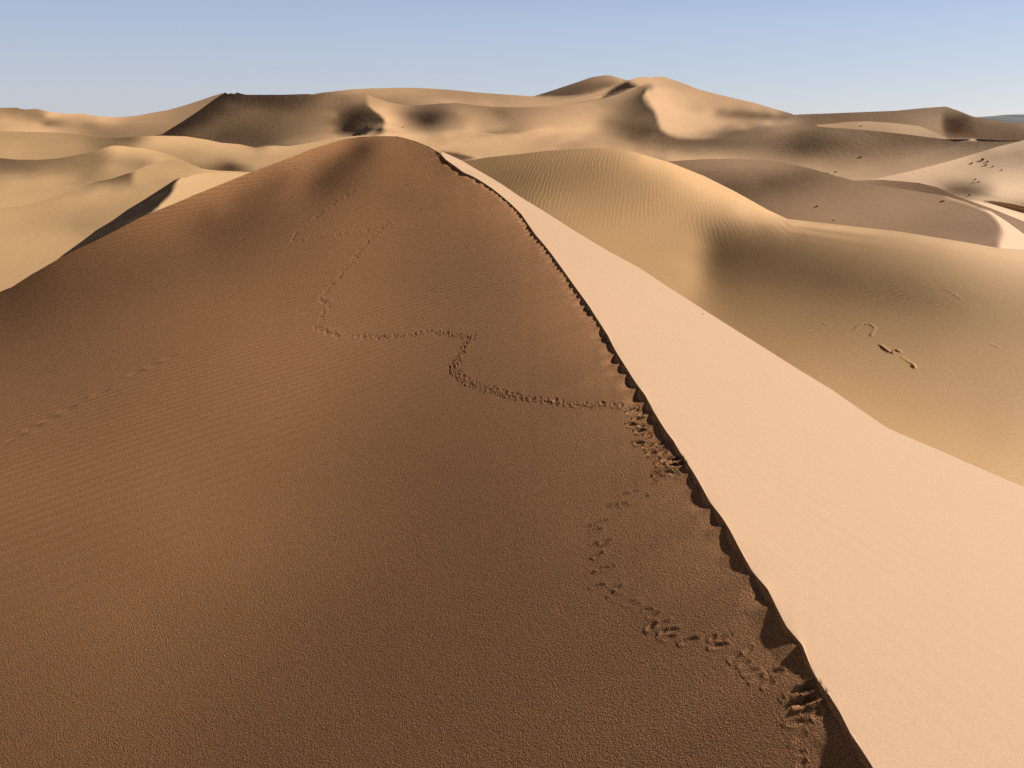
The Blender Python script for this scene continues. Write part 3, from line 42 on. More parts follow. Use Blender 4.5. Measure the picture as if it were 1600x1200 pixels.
[-243,0,0,0,0,1,0,-1,0,0,0,0,0,0,-1,1,0,-1,0,-1,0,0,0,-1,0,-2,0,-2,-1,-2,-2,-2,-2,-2,1,2,2,-3,-3,-3,-5,-4,-3,0,0,1,1,0,0,-1,0,0,0,0,-1,-1,-1,0,0,1,-2,-1,-2,0,5,7,5,3,3,4,4,3,3,3,3,2,3,3,3,1,1,1,0,0,0,1,0,0,-2,-2,-2,-1,-2,-1,-1,2,6,5,4,2,4,3,1,0,2,2,2,2,3,2,3,3,2,3,3,4,2,3,3,5,4,5,7,7,9,12,32,6,34,4,5,4,4,3,2,2,2,2,2,1,1,1,1,1,1,0,1,-1,-1,1,0,-1,0,0,0,0,0,0,-1,0,0,0,0,-1,0,-1,-2,-2,-1,0,-1,-1,-1,0,-1,0,1,0,0,1,0,-1,-1,-3,-3,-4,-4,-5,-7,-7,-9,-13,-19,-26,-35,-46,-57,-64,-63,-48,-22,9,36,50,53,48,41,22,14,13,11,9,8,8,5,6,4,4,4,2,2,2,1,0,2,1,1,0,1,2,0,1,0,0,1,1,0,0,1,-1,0,0,-1,0,0,0,-1,2,1,-1,1,1,0,2,0,0,1,1,0,1,0,2,0,0,1,-3,-4,-3,-5,-4,-4,-5,-4,-4,-3,-4,-5,-4,-4,-5,-4,-4,-4,-4,-4,-3,-3,-2,-2,-1,-1,2,2,3,5,5,6,9,8,8,10,11,8,9,8,8,7,4,1,2,2,3,5,5,11,9,4,3,2,1,1,-1,-1,-4,-5,-2,-1,1,0,1,0,1,-2,-1,-2,-3,-3,-4,-4,-5,-4,-4,-2,-2,0,2,4,6,6,7,4,3,1,1,0,1,1,0,2,1,1,1,-1,-1,-1,-1,-2,-5,-5,-5,-2,-2,-3,-3,1,5,7,4,3,1,0,-2,-1,-1,0,-1,-1,-1,-1,-1,0,-1,-1,1,-1,0,-1,1,-2,0,0,-1,0,-1,-1,0,0,-2,0,-1,-2,-1,-1,0,-1,-1,0,-1,0,1,0,0,0,1,0,1,-1,0,-1,-1,0,-1,-2,-1,-2,-3,-2,-3,-4,-3,-5,-4,-6,-5,-7,-6,-5,-2,-1,2,4,3,5,4,6,4,4,4,2,2,0,2,0,2,1,1,2,0,2,0,0,1,0,1,0,1,1,1,1,-1,0,1,1,1,1,0,-1,0,1,0,1,0,0,1,1,0,0,0,0,0,1,0,1,0,0,-1,1,0,0,0]], 0.00011)
RANGE['F1'] = ([
[112527,-3,-4,-2,5,33,27,-20,-14,-6,18,25,32,40,15,10,20,35,29,27,44,44,-4,51,24,-74,69,241,354,399,453,361,401,459,521,228,174,114,104,-118,-212,-319,-512,-317,-844,-2067,7,-265,-652,-998,-934,-747,-685,-724,-631,-505,-435,-429,-380,-318,-356,-277,-205,-137,-92,-80,-50,-6,16,28,43,69,95,294,381,439,481,472,413,346,286,234,197,173],
[-56,-4,-5,-4,-5,-15,-16,-17,-16,-16,-17,-18,-20,-21,-21,-24,-25,-28,-28,-32,-34,-35,-37,-39,-34,-23,-24,-54,-88,-103,-110,-134,-129,-115,-137,-185,-210,-200,-169,-143,-159,-228,-278,-575,-1158,-294,-216,-30,205,519,554,448,393,425,368,277,205,192,169,138,136,86,46,11,-20,-20,-21,-28,-40,-43,-41,-37,-36,-70,-82,-94,-113,-133,-138,-131,-124,-115,-109,-108],
[-56,-4,-4,-5,-4,-15,-17,-15,-16,-17,-17,-17,-20,-21,-22,-21,-24,-24,-25,-24,-27,-28,-21,-27,-23,-5,-42,-104,-141,-157,-165,-155,-127,-115,-133,-101,-89,-75,-82,-45,-56,-108,-248,-821,221,1448,-31,0,116,189,133,67,56,72,51,21,19,40,36,22,31,20,4,-18,-23,-14,-20,-34,-45,-47,-51,-63,-79,-125,-149,-173,-195,-194,-166,-144,-123,-108,-98,-89],
[-56,-4,-4,-4,-4,-15,-17,-15,-16,-16,-16,-19,-19,-20,-20,-21,-19,-21,-19,-18,-19,-17,-9,-15,-9,5,-35,-80,-105,-118,-139,-86,-77,-108,-115,1,-1,-23,-65,-53,-73,-175,-560,285,903,308,-27,-3,57,49,17,-2,11,16,4,-5,7,10,5,1,8,2,-4,-11,-11,-12,-19,-30,-30,-30,-31,-40,-45,-75,-90,-104,-109,-92,-70,-50,-33,-20,-11,-4],
[-55,-4,-4,-4,-5,-14,-16,-16,-16,-15,-17,-18,-19,-20,-18,-16,-16,-15,-14,-13,-11,-8,-1,-6,0,4,-24,-47,-54,-55,-54,-16,-46,-77,-77,-26,-42,-58,-86,-88,-131,-424,270,554,227,92,-8,20,19,5,-5,-2,2,-2,-4,-1,1,-2,-3,-4,0,-3,-8,-8,-5,-11,-16,-18,-17,-15,-17,-18,-18,-34,-43,-48,-45,-40,-32,-23,-15,-10,-3,1],
[-55,-4,-4,-4,-4,-15,-16,-14,-15,-17,-16,-17,-18,-18,-15,-14,-12,-12,-9,-6,-5,-2,4,0,-1,-1,-19,-30,-27,-21,-16,-14,-41,-55,-61,-48,-54,-71,-98,-120,-292,129,412,184,89,38,4,10,2,-5,-5,0,-3,-6,-6,-1,-1,-5,-6,-4,-3,-7,-6,-3,-5,-8,-10,-10,-7,-7,-7,-8,-7,-20,-26,-26,-26,-24,-20,-15,-14,-9,-8,-7],
[-54,-4,-4,-4,-5,-14,-15,-15,-15,-16,-16,-17,-16,-15,-14,-10,-9,-8,-5,-2,-2,1,5,0,-2,-5,-15,-18,-15,-8,-10,-19,-34,-41,-53,-52,-60,-76,-106,-183,4,273,170,86,40,23,2,4,-2,-7,-4,-3,-4,-7,-4,-1,-2,-5,-6,-4,-5,-4,-5,-3,-3,-4,-4,-3,-3,-4,-4,-5,-4,-13,-18,-18,-18,-15,-16,-14,-12,-11,-9,-9],
[-54,-4,-4,-4,-4,-14,-15,-14,-16,-15,-16,-15,-15,-14,-10,-8,-7,-4,-1,-1,1,0,4,0,-5,-5,-12,-11,-9,-8,-13,-19,-26,-32,-50,-55,-62,-78,-114,-35,135,131,88,46,24,15,-1,0,-4,-5,-4,-2,-6,-5,-3,-3,-3,-4,-5,-5,-3,-4,-2,-1,-1,-1,0,-2,-1,-2,-4,-3,-4,-11,-12,-14,-13,-14,-12,-12,-11,-11,-11,-10],
[-54,-4,-3,-4,-5,-13,-16,-14,-14,-16,-15,-13,-13,-11,-9,-6,-4,-3,-1,1,1,1,1,-2,-4,-6,-7,-9,-8,-9,-15,-18,-23,-33,-46,-52,-62,-79,-40,58,86,70,50,30,17,9,-1,-2,-4,-3,-4,-5,-5,-4,-3,-1,-4,-5,-5,-4,-2,-1,0,1,1,0,0,0,-2,-2,-2,-3,-5,-8,-11,-12,-11,-11,-11,-11,-10,-10,-9,-9],
[-53,-4,-4,-4,-4,-14,-14,-13,-14,-15,-14,-14,-10,-11,-7,-5,-2,-2,-1,2,0,0,0,-2,-6,-5,-6,-7,-9,-10,-14,-18,-24,-32,-45,-50,-61,-36,15,53,52,43,33,19,13,8,-3,-3,-3,-5,-3,-5,-3,-3,-2,-4,-3,-4,-4,-3,0,0,3,1,1,1,-1,-1,-1,-3,-3,-4,-4,-9,-10,-9,-11,-9,-8,-9,-8,-7,-8,-6],
[-54,-3,-4,-4,-4,-13,-14,-14,-13,-14,-13,-11,-11,-9,-5,-3,-3,-2,0,0,1,-2,0,-5,-5,-5,-7,-6,-9,-11,-14,-18,-23,-32,-42,-49,-36,-3,24,37,36,28,24,14,8,6,-2,-4,-3,-3,-4,-4,-4,-2,-2,-2,-4,-4,-3,-1,0,3,2,2,1,0,0,-2,-3,-3,-4,-4,-6,-8,-9,-9,-8,-7,-8,-6,-6,-5,-3,-3],
[-52,-5,-3,-4,-4,-13,-15,-12,-13,-14,-12,-10,-10,-6,-5,-3,-2,-2,-2,1,-2,-1,-3,-4,-7,-7,-5,-6,-9,-12,-14,-18,-23,-31,-39,-34,-15,8,21,28,24,22,15,11,8,4,-3,-2,-4,-3,-4,-3,-3,-2,-2,-4,-3,-3,-1,-1,2,4,2,2,-1,0,-2,-2,-4,-3,-5,-6,-6,-8,-8,-7,-7,-6,-5,-4,-4,-2,-2,0],
[-53,-3,-4,-4,-4,-13,-13,-13,-13,-11,-12,-10,-8,-7,-4,-2,-3,-2,-1,-2,-1,-2,-4,-7,-8,-5,-6,-7,-10,-10,-15,-17,-23,-28,-32,-18,-5,8,17,21,20,14,13,8,6,4,-3,-3,-3,-3,-4,-3,-2,-2,-3,-3,-3,-2,-1,2,3,2,3,-1,0,-2,-1,-5,-3,-5,-6,-5,-7,-7,-7,-7,-5,-5,-4,-3,-3,-2,0,2],
[-52,-4,-4,-4,-4,-11,-15,-11,-12,-13,-9,-9,-8,-7,-3,-3,-2,-3,-2,-2,-2,-5,-5,-7,-8,-6,-5,-9,-9,-11,-14,-18,-21,-25,-20,-9,-1,7,14,17,14,12,9,6,6,3,-2,-3,-3,-4,-2,-3,-2,-3,-3,-3,-3,-1,1,1,3,2,0,0,-2,-2,-4,-3,-5,-6,-4,-7,-6,-6,-6,-5,-4,-4,-4,-4,-2,-2,0,0],
[-52,-3,-4,-4,-4,-13,-12,-12,-12,-11,-10,-8,-7,-6,-4,-3,-3,-3,-2,-3,-4,-5,-7,-8,-7,-7,-6,-8,-9,-12,-14,-17,-20,-18,-11,-4,0,6,12,14,11,8,7,7,3,3,-3,-3,-3,-2,-3,-2,-3,-4,-4,-2,-2,-1,-1,3,2,1,-1,-2,-2,-4,-4,-4,-5,-3,-6,-5,-5,-5,-5,-4,-4,-4,-4,-4,-3,-1,-1,0],
[-52,-4,-3,-3,-4,-12,-14,-11,-11,-10,-9,-9,-7,-6,-4,-3,-3,-3,-4,-4,-5,-7,-7,-8,-8,-6,-6,-9,-10,-12,-14,-17,-17,-10,-5,-1,-1,6,11,10,8,7,7,4,4,1,-2,-3,-3,-3,-3,-3,-4,-3,-3,-3,-1,-2,0,1,1,0,-2,-3,-3,-4,-5,-4,-2,-5,-5,-4,-4,-4,-4,-4,-4,-4,-4,-2,-3,-2,-1,-1],
[-51,-4,-4,-4,-3,-12,-12,-12,-11,-10,-8,-8,-7,-6,-4,-4,-3,-4,-5,-4,-7,-7,-8,-9,-7,-7,-7,-8,-11,-12,-16,-16,-13,-4,0,-2,1,7,9,8,6,5,7,4,3,1,-4,-3,-3,-3,-4,-4,-3,-3,-3,-3,-2,-3,-1,1,1,-3,-3,-2,-4,-5,-4,-3,-3,-3,-3,-4,-3,-4,-4,-4,-4,-3,-3,-4,-2,-2,0,-2],
[-51,-4,-4,-3,-4,-12,-12,-11,-10,-9,-10,-7,-6,-6,-6,-3,-5,-5,-4,-6,-8,-8,-9,-8,-9,-6,-7,-9,-10,-13,-16,-16,-8,1,1,0,4,7,6,6,4,6,4,5,1,-1,-2,-3,-4,-5,-4,-3,-3,-4,-3,-2,-4,-4,-1,0,-2,-2,-3,-4,-4,-3,-3,-3,-3,-2,-3,-2,-3,-4,-3,-4,-3,-5,-3,-3,-2,-1,-2,0],
[-51,-3,-4,-3,-4,-12,-12,-10,-11,-10,-8,-7,-8,-6,-4,-5,-4,-5,-7,-8,-7,-9,-9,-10,-7,-6,-8,-9,-12,-14,-16,-11,-5,3,4,1,4,7,4,4,4,5,5,2,1,0,-3,-4,-4,-5,-5,-4,-3,-3,-4,-3,-4,-3,-4,-1,-1,-4,-3,-4,-3,-4,-2,-1,-2,-2,-2,-3,-2,-4,-4,-4,-4,-3,-3,-2,-1,-2,0,-2],
[-51,-4,-2,-4,-4,-11,-13,-10,-10,-9,-8,-9,-6,-6,-6,-4,-5,-8,-7,-8,-9,-10,-9,-9,-8,-6,-7,-11,-12,-16,-14,-9,0,6,4,1,7,5,3,2,5,4,5,1,0,0,-4,-4,-6,-5,-4,-4,-3,-4,-3,-4,-4,-5,-3,-2,-4,-2,-4,-3,-4,0,-2,-1,-2,-3,-2,-3,-3,-3,-4,-3,-4,-3,-3,-1,-2,0,-2,0],
[-51,-3,-4,-3,-3,-11,-12,-12,-9,-9,-9,-8,-7,-7,-4,-6,-7,-7,-9,-9,-10,-10,-9,-8,-7,-7,-9,-11,-14,-13,-12,-6,0,7,4,7,7,3,0,3,3,5,3,1,0,-1,-5,-5,-5,-6,-4,-3,-4,-3,-4,-5,-4,-4,-4,-4,-3,-4,-3,-3,-1,-2,0,-2,-2,-2,-3,-3,-2,-4,-3,-4,-3,-3,-2,-2,-1,-1,-1,0],
[-50,-3,-4,-4,-3,-12,-11,-10,-10,-10,-9,-8,-7,-6,-6,-6,-7,-9,-10,-10,-10,-10,-9,-8,-7,-8,-9,-12,-13,-13,-9,-3,2,9,6,8,3,0,0,2,5,3,2,0,0,-1,-5,-6,-5,-5,-4,-3,-4,-4,-4,-4,-5,-5,-6,-3,-4,-4,-2,-1,-1,-1,-1,-2,-2,-3,-3,-1,-3,-3,-4,-4,-3,-2,-2,-2,-1,-1,0,-2],
[-50,-4,-3,-3,-4,-10,-13,-10,-10,-10,-8,-8,-8,-6,-7,-7,-8,-10,-11,-10,-11,-9,-9,-8,-8,-8,-9,-13,-12,-10,-7,1,10,9,4,4,-2,-2,1,4,3,3,1,1,0,-3,-4,-6,-6,-4,-3,-3,-5,-4,-5,-5,-6,-6,-6,-4,-3,-2,-3,-1,-1,0,-2,-1,-3,-2,-2,-3,-2,-3,-4,-3,-3,-3,-2,-1,-1,-1,-2,-1],
[-50,-3,-3,-4,-3,-11,-12,-11,-10,-9,-9,-8,-8,-8,-7,-7,-9,-12,-11,-12,-9,-10,-8,-8,-9,-8,-10,-11,-11,-8,-1,7,14,5,-2,-1,-3,-1,2,3,3,2,2,0,-1,-2,-6,-5,-5,-3,-3,-5,-4,-6,-5,-6,-5,-9,-5,-4,-3,-2,-1,-1,0,-1,-1,-3,-1,-3,-2,-2,-3,-3,-3,-3,-4,-2,-2,-1,-2,-2,0,-2],
[-50,-3,-3,-3,-4,-11,-12,-10,-10,-9,-10,-8,-8,-8,-8,-9,-11,-12,-13,-9,-11,-9,-9,-8,-9,-8,-9,-10,-8,-4,3,13,10,0,-4,-5,-4,0,3,3,2,2,1,0,-1,-1,-6,-5,-4,-3,-4,-5,-6,-5,-6,-6,-8,-7,-7,-3,-2,-1,0,-1,-1,-1,-1,-2,-2,-2,-2,-3,-2,-4,-4,-3,-3,-2,-1,-3,-2,0,-3,-2],
[-49,-4,-3,-3,-4,-11,-11,-11,-9,-11,-9,-9,-8,-9,-8,-10,-13,-13,-11,-12,-10,-8,-8,-10,-8,-8,-7,-9,-5,1,6,11,5,-2,-6,-7,-3,3,2,2,3,2,1,0,-1,-3,-4,-5,-4,-4,-4,-6,-6,-7,-6,-8,-7,-7,-5,-2,-2,-1,-1,0,0,-2,-2,0,-3,-1,-3,-2,-4,-4,-4,-3,-2,-3,-2,-2,-1,-3,-2,-2],
[-49,-3,-4,-3,-3,-11,-12,-10,-11,-9,-9,-10,-9,-10,-9,-11,-13,-14,-12,-10,-10,-10,-8,-9,-9,-5,-7,-5,-1,3,7,7,-1,-5,-6,-5,0,2,2,2,2,2,1,-1,-1,-2,-5,-4,-3,-4,-6,-6,-6,-7,-8,-7,-8,-7,-4,-2,-1,-1,0,-1,-1,-1,-1,-2,-2,-2,-2,-4,-3,-4,-3,-5,-2,-2,-3,-2,-2,-2,-2,-3],
[-49,-4,-2,-4,-3,-11,-12,-10,-10,-11,-10,-8,-10,-10,-12,-12,-13,-14,-12,-10,-10,-9,-8,-9,-8,-5,-4,-2,2,4,5,0,-5,-5,-3,-3,0,1,2,4,2,1,0,-1,-1,-2,-4,-3,-4,-5,-6,-7,-8,-8,-7,-7,-6,-7,-4,-2,-1,0,-1,0,-2,0,-2,-2,-2,-3,-2,-3,-4,-4,-5,-2,-3,-3,-2,-2,-2,-2,-3,-3],
[-49,-3,-4,-2,-3,-11,-12,-11,-10,-11,-9,-11,-10,-11,-11,-14,-14,-12,-13,-11,-9,-9,-9,-9,-6,-3,-1,1,3,3,0,-5,-8,-3,-2,-1,0,2,3,3,2,1,0,-1,-1,-1,-4,-4,-4,-6,-7,-8,-8,-7,-7,-7,-6,-6,-4,-2,0,-1,0,-1,-1,-3,-1,-2,-1,-2,-4,-3,-4,-4,-4,-4,-3,-2,-3,-1,-3,-3,-3,-3],
[-49,-2,-3,-4,-4,-10,-12,-11,-11,-9,-11,-10,-11,-11,-14,-12,-14,-15,-11,-12,-10,-8,-9,-7,-5,0,1,4,2,0,-6,-8,-6,1,-3,-4,1,3,3,3,3,-1,0,0,-1,0,-4,-4,-5,-7,-8,-9,-7,-7,-7,-6,-7,-5,-4,-1,0,-1,-1,-2,-1,-1,-3,-1,-2,-3,-3,-4,-3,-5,-3,-4,-3,-3,-1,-3,-2,-3,-4,-5],
[-48,-4,-3,-3,-3,-11,-12,-10,-11,-11,-10,-11,-11,-13,-12,-15,-14,-14,-13,-10,-9,-9,-8,-6,-2,1,4,2,1,-4,-8,-7,1,0,-10,-5,2,5,4,3,0,1,0,-1,0,0,-4,-4,-8,-8,-9,-7,-8,-6,-6,-6,-6,-5,-4,-1,-1,0,-2,-1,-3,-2,-2,-2,-2,-3,-3,-4,-4,-3,-5,-3,-3,-2,-2,-3,-3,-3,-5,-5],
[-48,-3,-3,-4,-3,-11,-12,-11,-10,-12,-10,-11,-12,-12,-14,-15,-14,-14,-12,-11,-9,-9,-5,-3,-1,3,3,2,-2,-7,-8,-1,3,-8,-13,-3,4,4,3,2,1,0,0,1,0,0,-4,-7,-7,-10,-9,-8,-6,-6,-6,-6,-5,-5,-3,-1,-2,-1,-2,-3,-1,-3,-1,-2,-3,-3,-5,-3,-3,-5,-3,-3,-3,-1,-3,-2,-4,-5,-5,-7],
[-48,-3,-4,-2,-3,-12,-11,-11,-11,-11,-12,-11,-12,-13,-14,-15,-15,-14,-12,-10,-9,-6,-4,-2,1,4,2,-1,-6,-6,-3,2,-3,-13,-12,-2,5,4,3,1,1,1,1,1,0,-2,-5,-7,-10,-9,-9,-6,-6,-6,-5,-6,-6,-6,-4,-1,-1,-2,-2,-2,-3,-1,-2,-3,-3,-4,-3,-4,-3,-4,-3,-3,-2,-3,-2,-4,-4,-6,-7,-6],
[-48,-3,-3,-3,-4,-10,-12,-11,-12,-11,-11,-12,-12,-13,-15,-15,-15,-14,-12,-8,-7,-7,-1,-1,2,2,1,-4,-5,-3,-1,0,-7,-15,-12,0,4,4,1,2,1,1,3,0,0,-1,-8,-8,-11,-9,-8,-7,-5,-5,-7,-5,-6,-5,-4,-2,-1,-3,-1,-2,-2,-3,-2,-2,-4,-4,-4,-4,-3,-3,-4,-2,-2,-2,-4,-5,-6,-6,-6,-7],
[-48,-3,-2,-4,-3,-12,-12,-11,-10,-12,-12,-12,-13,-14,-14,-16,-15,-12,-10,-8,-7,-3,-1,0,0,2,-2,-5,-4,-1,1,-2,-10,-17,-11,1,3,3,2,2,1,3,1,1,-1,-3,-8,-11,-9,-10,-6,-7,-5,-6,-5,-7,-5,-6,-5,-3,-1,-1,-3,-2,-2,-1,-3,-4,-4,-4,-3,-4,-3,-4,-2,-2,-2,-4,-4,-5,-6,-7,-6,-8],
[-47,-3,-4,-3,-3,-11,-12,-11,-12,-12,-12,-12,-13,-14,-16,-14,-14,-13,-9,-6,-5,-3,0,0,-1,0,-4,-4,-1,0,-3,-5,-11,-16,-9,1,2,2,2,2,3,2,2,-1,-1,-5,-9,-10,-10,-8,-8,-5,-6,-6,-6,-5,-6,-8,-5,-1,-2,-2,-2,-2,-1,-3,-2,-4,-4,-3,-5,-3,-3,-3,-2,-2,-4,-4,-6,-6,-6,-6,-7,-5],
[-47,-4,-3,-3,-4,-10,-12,-12,-11,-13,-11,-13,-14,-15,-14,-16,-13,-11,-7,-5,-4,-2,0,-1,-2,-2,-4,-3,-1,-2,-2,-7,-13,-15,-8,-1,3,2,3,2,4,2,2,-1,-3,-6,-10,-11,-10,-8,-6,-5,-6,-6,-7,-6,-7,-6,-5,-3,-2,-2,-2,-1,-2,-2,-4,-3,-4,-4,-3,-4,-3,-2,-3,-3,-4,-5,-5,-6,-6,-5,-6,-6],
[-47,-3,-3,-3,-4,-11,-12,-11,-13,-12,-13,-13,-13,-15,-16,-13,-13,-9,-7,-4,-2,-2,0,-2,-4,-4,-2,-2,-2,-3,-5,-7,-14,-14,-8,0,3,3,2,4,2,4,0,-2,-5,-6,-10,-11,-9,-8,-6,-6,-6,-6,-6,-7,-6,-8,-5,-3,-2,-2,-1,-2,-3,-2,-4,-4,-3,-5,-4,-3,-2,-3,-2,-4,-3,-5,-6,-5,-5,-5,-4,-4],
[-47,-3,-3,-3,-3,-12,-12,-12,-11,-13,-13,-13,-14,-16,-14,-15,-11,-8,-5,-3,-2,0,-3,-3,-4,-3,-3,-3,-3,-3,-6,-9,-15,-13,-6,1,2,3,2,4,4,1,0,-3,-5,-7,-11,-10,-9,-7,-6,-6,-6,-6,-7,-7,-7,-7,-6,-1,-2,-2,-3,-2,-2,-5,-3,-4,-4,-5,-4,-3,-3,-2,-2,-3,-4,-5,-3,-4,-4,-4,-3,-4],
[-47,-3,-3,-4,-3,-11,-12,-11,-14,-12,-13,-14,-14,-15,-15,-12,-11,-7,-3,-2,-1,-3,-2,-5,-5,-3,-3,-3,-3,-5,-6,-12,-14,-12,-6,1,3,3,4,4,3,1,-2,-5,-6,-7,-10,-9,-9,-6,-6,-5,-7,-8,-6,-7,-7,-7,-4,-4,-2,-3,-2,-3,-4,-3,-4,-4,-6,-4,-5,-3,0,-2,-3,-2,-3,-2,-4,-2,-2,-3,-4,-3],
[-46,-3,-4,-3,-4,-10,-13,-12,-12,-14,-13,-14,-15,-14,-15,-12,-8,-6,-3,0,-2,-3,-3,-7,-5,-3,-3,-3,-4,-5,-9,-13,-15,-9,-4,2,3,3,4,3,2,-1,-2,-5,-7,-7,-10,-9,-7,-6,-5,-6,-7,-7,-8,-7,-6,-6,-6,-3,-4,-2,-3,-3,-3,-4,-5,-5,-5,-6,-3,-1,-1,0,-1,-2,-2,-2,-2,-2,-3,-2,-2,-2],
[-47,-3,-3,-3,-3,-12,-12,-12,-13,-13,-14,-14,-15,-15,-13,-11,-7,-4,-2,-2,-2,-3,-5,-6,-6,-3,-2,-4,-5,-6,-12,-14,-12,-8,-2,2,2,4,3,3,1,-2,-5,-5,-6,-6,-10,-8,-7,-4,-6,-7,-7,-8,-6,-6,-7,-7,-6,-3,-3,-4,-3,-3,-4,-4,-5,-6,-6,-3,-3,0,2,1,-1,-1,-2,-1,-1,-3,-1,-2,-3,-2],
[-46,-3,-3,-4,-4,-11,-13,-12,-12,-15,-13,-14,-15,-15,-13,-9,-7,-3,0,-1,-2,-5,-7,-6,-5,-3,-4,-4,-5,-9,-12,-12,-10,-7,-3,1,3,3,3,3,-1,-3,-5,-7,-6,-6,-8,-7,-5,-5,-5,-8,-8,-6,-7,-6,-7,-7,-6,-5,-3,-2,-3,-4,-4,-6,-6,-6,-4,-3,1,3,3,0,0,-1,-1,-2,-2,-1,-2,-2,-1,-3],
[-46,-4,-3,-3,-3,-11,-13,-12,-14,-13,-15,-14,-15,-14,-12,-9,-4,-2,-1,-1,-4,-6,-6,-6,-6,-4,-3,-5,-6,-10,-12,-10,-10,-6,-3,1,3,3,3,0,-2,-5,-5,-6,-5,-5,-8,-6,-4,-5,-7,-7,-8,-6,-6,-6,-7,-8,-7,-4,-2,-3,-3,-5,-6,-6,-5,-4,-3,0,2,3,4,2,0,-2,-1,-1,-2,-2,-2,-2,-2,-1],
[-46,-3,-3,-3,-5,-11,-12,-13,-13,-15,-14,-15,-14,-14,-11,-7,-3,-1,0,-3,-5,-6,-7,-8,-5,-3,-4,-5,-8,-10,-11,-9,-8,-7,-3,1,3,4,0,-1,-3,-5,-6,-5,-5,-4,-7,-4,-5,-6,-7,-7,-6,-6,-6,-7,-9,-7,-7,-2,-4,-3,-4,-5,-6,-5,-6,-3,0,2,5,4,3,1,0,-1,-2,-2,-1,-1,-2,-2,-2,-1]], 4e-05)
RANGE['S4'] = ([
[53472,-56,-56,-55,-56,-44,-50,-53,-73,-88,-88,-86,-90,-91,-99,-120,-119,-147,-150,-163,-138,-112,-109,-109,-105,-103,-109,-106,-105,-101,-100,-106,-107,-105,-103,-102,-101,-99,-99,-97],
[-46,-2,-2,-3,-3,-4,-2,-3,1,1,2,0,0,2,1,2,4,5,5,2,1,-2,-2,-1,-2,-1,-4,-4,-2,-4,-3,-5,-4,-4,-4,-3,-3,-4,-2,-4],
[-46,-2,-3,-2,-2,-3,-3,-2,0,1,1,1,1,0,1,4,2,5,6,2,-1,-1,-2,-2,-2,-1,-3,-4,-3,-3,-3,-5,-3,-3,-4,-4,-3,-4,-3,-3],
[-45,-3,-2,-3,-2,-3,-2,-1,-1,2,2,-1,1,0,1,3,3,5,4,2,0,-3,-1,-2,-1,-2,-3,-2,-4,-3,-4,-3,-4,-4,-3,-3,-4,-3,-4,-3],
[-46,-2,-2,-2,-2,-3,-2,-2,1,1,1,0,0,1,1,2,3,5,5,1,0,-2,-3,-1,-1,-1,-4,-3,-3,-3,-3,-4,-3,-4,-3,-4,-3,-3,-3,-3],
[-45,-2,-2,-2,-2,-2,-2,-2,0,1,0,1,0,0,2,3,1,4,5,1,0,-2,-2,-1,-2,-1,-3,-3,-3,-3,-2,-4,-4,-3,-4,-3,-3,-3,-4,-3],
[-45,-2,-2,-1,-2,-2,-2,-1,-1,1,1,0,0,0,1,2,3,4,4,1,-1,-1,-2,-2,-1,-1,-3,-4,-2,-3,-2,-4,-3,-3,-3,-4,-3,-4,-2,-4],
[-44,-3,-1,-2,-1,-3,-1,-2,0,1,1,-1,1,0,0,2,2,4,5,1,0,-3,-1,-1,-1,-2,-3,-2,-4,-2,-3,-3,-4,-3,-4,-2,-4,-3,-3,-3],
[-45,-1,-2,-1,-1,-2,-2,-2,0,0,1,0,0,0,1,2,1,5,4,1,-1,-2,-2,-1,-1,-1,-3,-3,-2,-3,-2,-3,-4,-3,-3,-4,-3,-3,-4,-2],
[-43,-2,-2,-1,-1,-2,-3,-1,-1,1,0,0,0,0,0,2,3,3,4,1,-1,-1,-1,-2,-1,0,-4,-3,-2,-2,-2,-4,-3,-4,-3,-3,-4,-2,-3,-4],
[-44,-1,-1,-2,-1,-2,-1,-2,0,0,1,-1,-1,0,1,2,0,4,4,1,0,-2,-1,-1,-1,-1,-2,-3,-3,-2,-3,-3,-3,-3,-4,-3,-2,-4,-3,-3],
[-43,-1,-2,-1,-1,-1,-2,-2,-1,1,-1,0,0,0,-1,1,3,3,5,1,-1,-1,-2,-1,-1,-1,-3,-2,-2,-3,-1,-4,-3,-4,-3,-3,-4,-2,-3,-3],
[-42,-2,-1,-1,-1,-2,-2,-2,-1,0,1,0,-1,-1,0,2,0,5,4,1,0,-2,-2,0,-1,-1,-2,-3,-2,-2,-2,-4,-3,-3,-3,-4,-2,-4,-3,-2],
[-42,-1,-1,-1,-1,-2,-2,-2,-1,1,-1,-1,0,-1,0,1,2,3,4,1,1,-2,-1,-1,-1,0,-3,-2,-2,-2,-3,-3,-4,-3,-3,-2,-4,-3,-3,-2]], 0.0001)
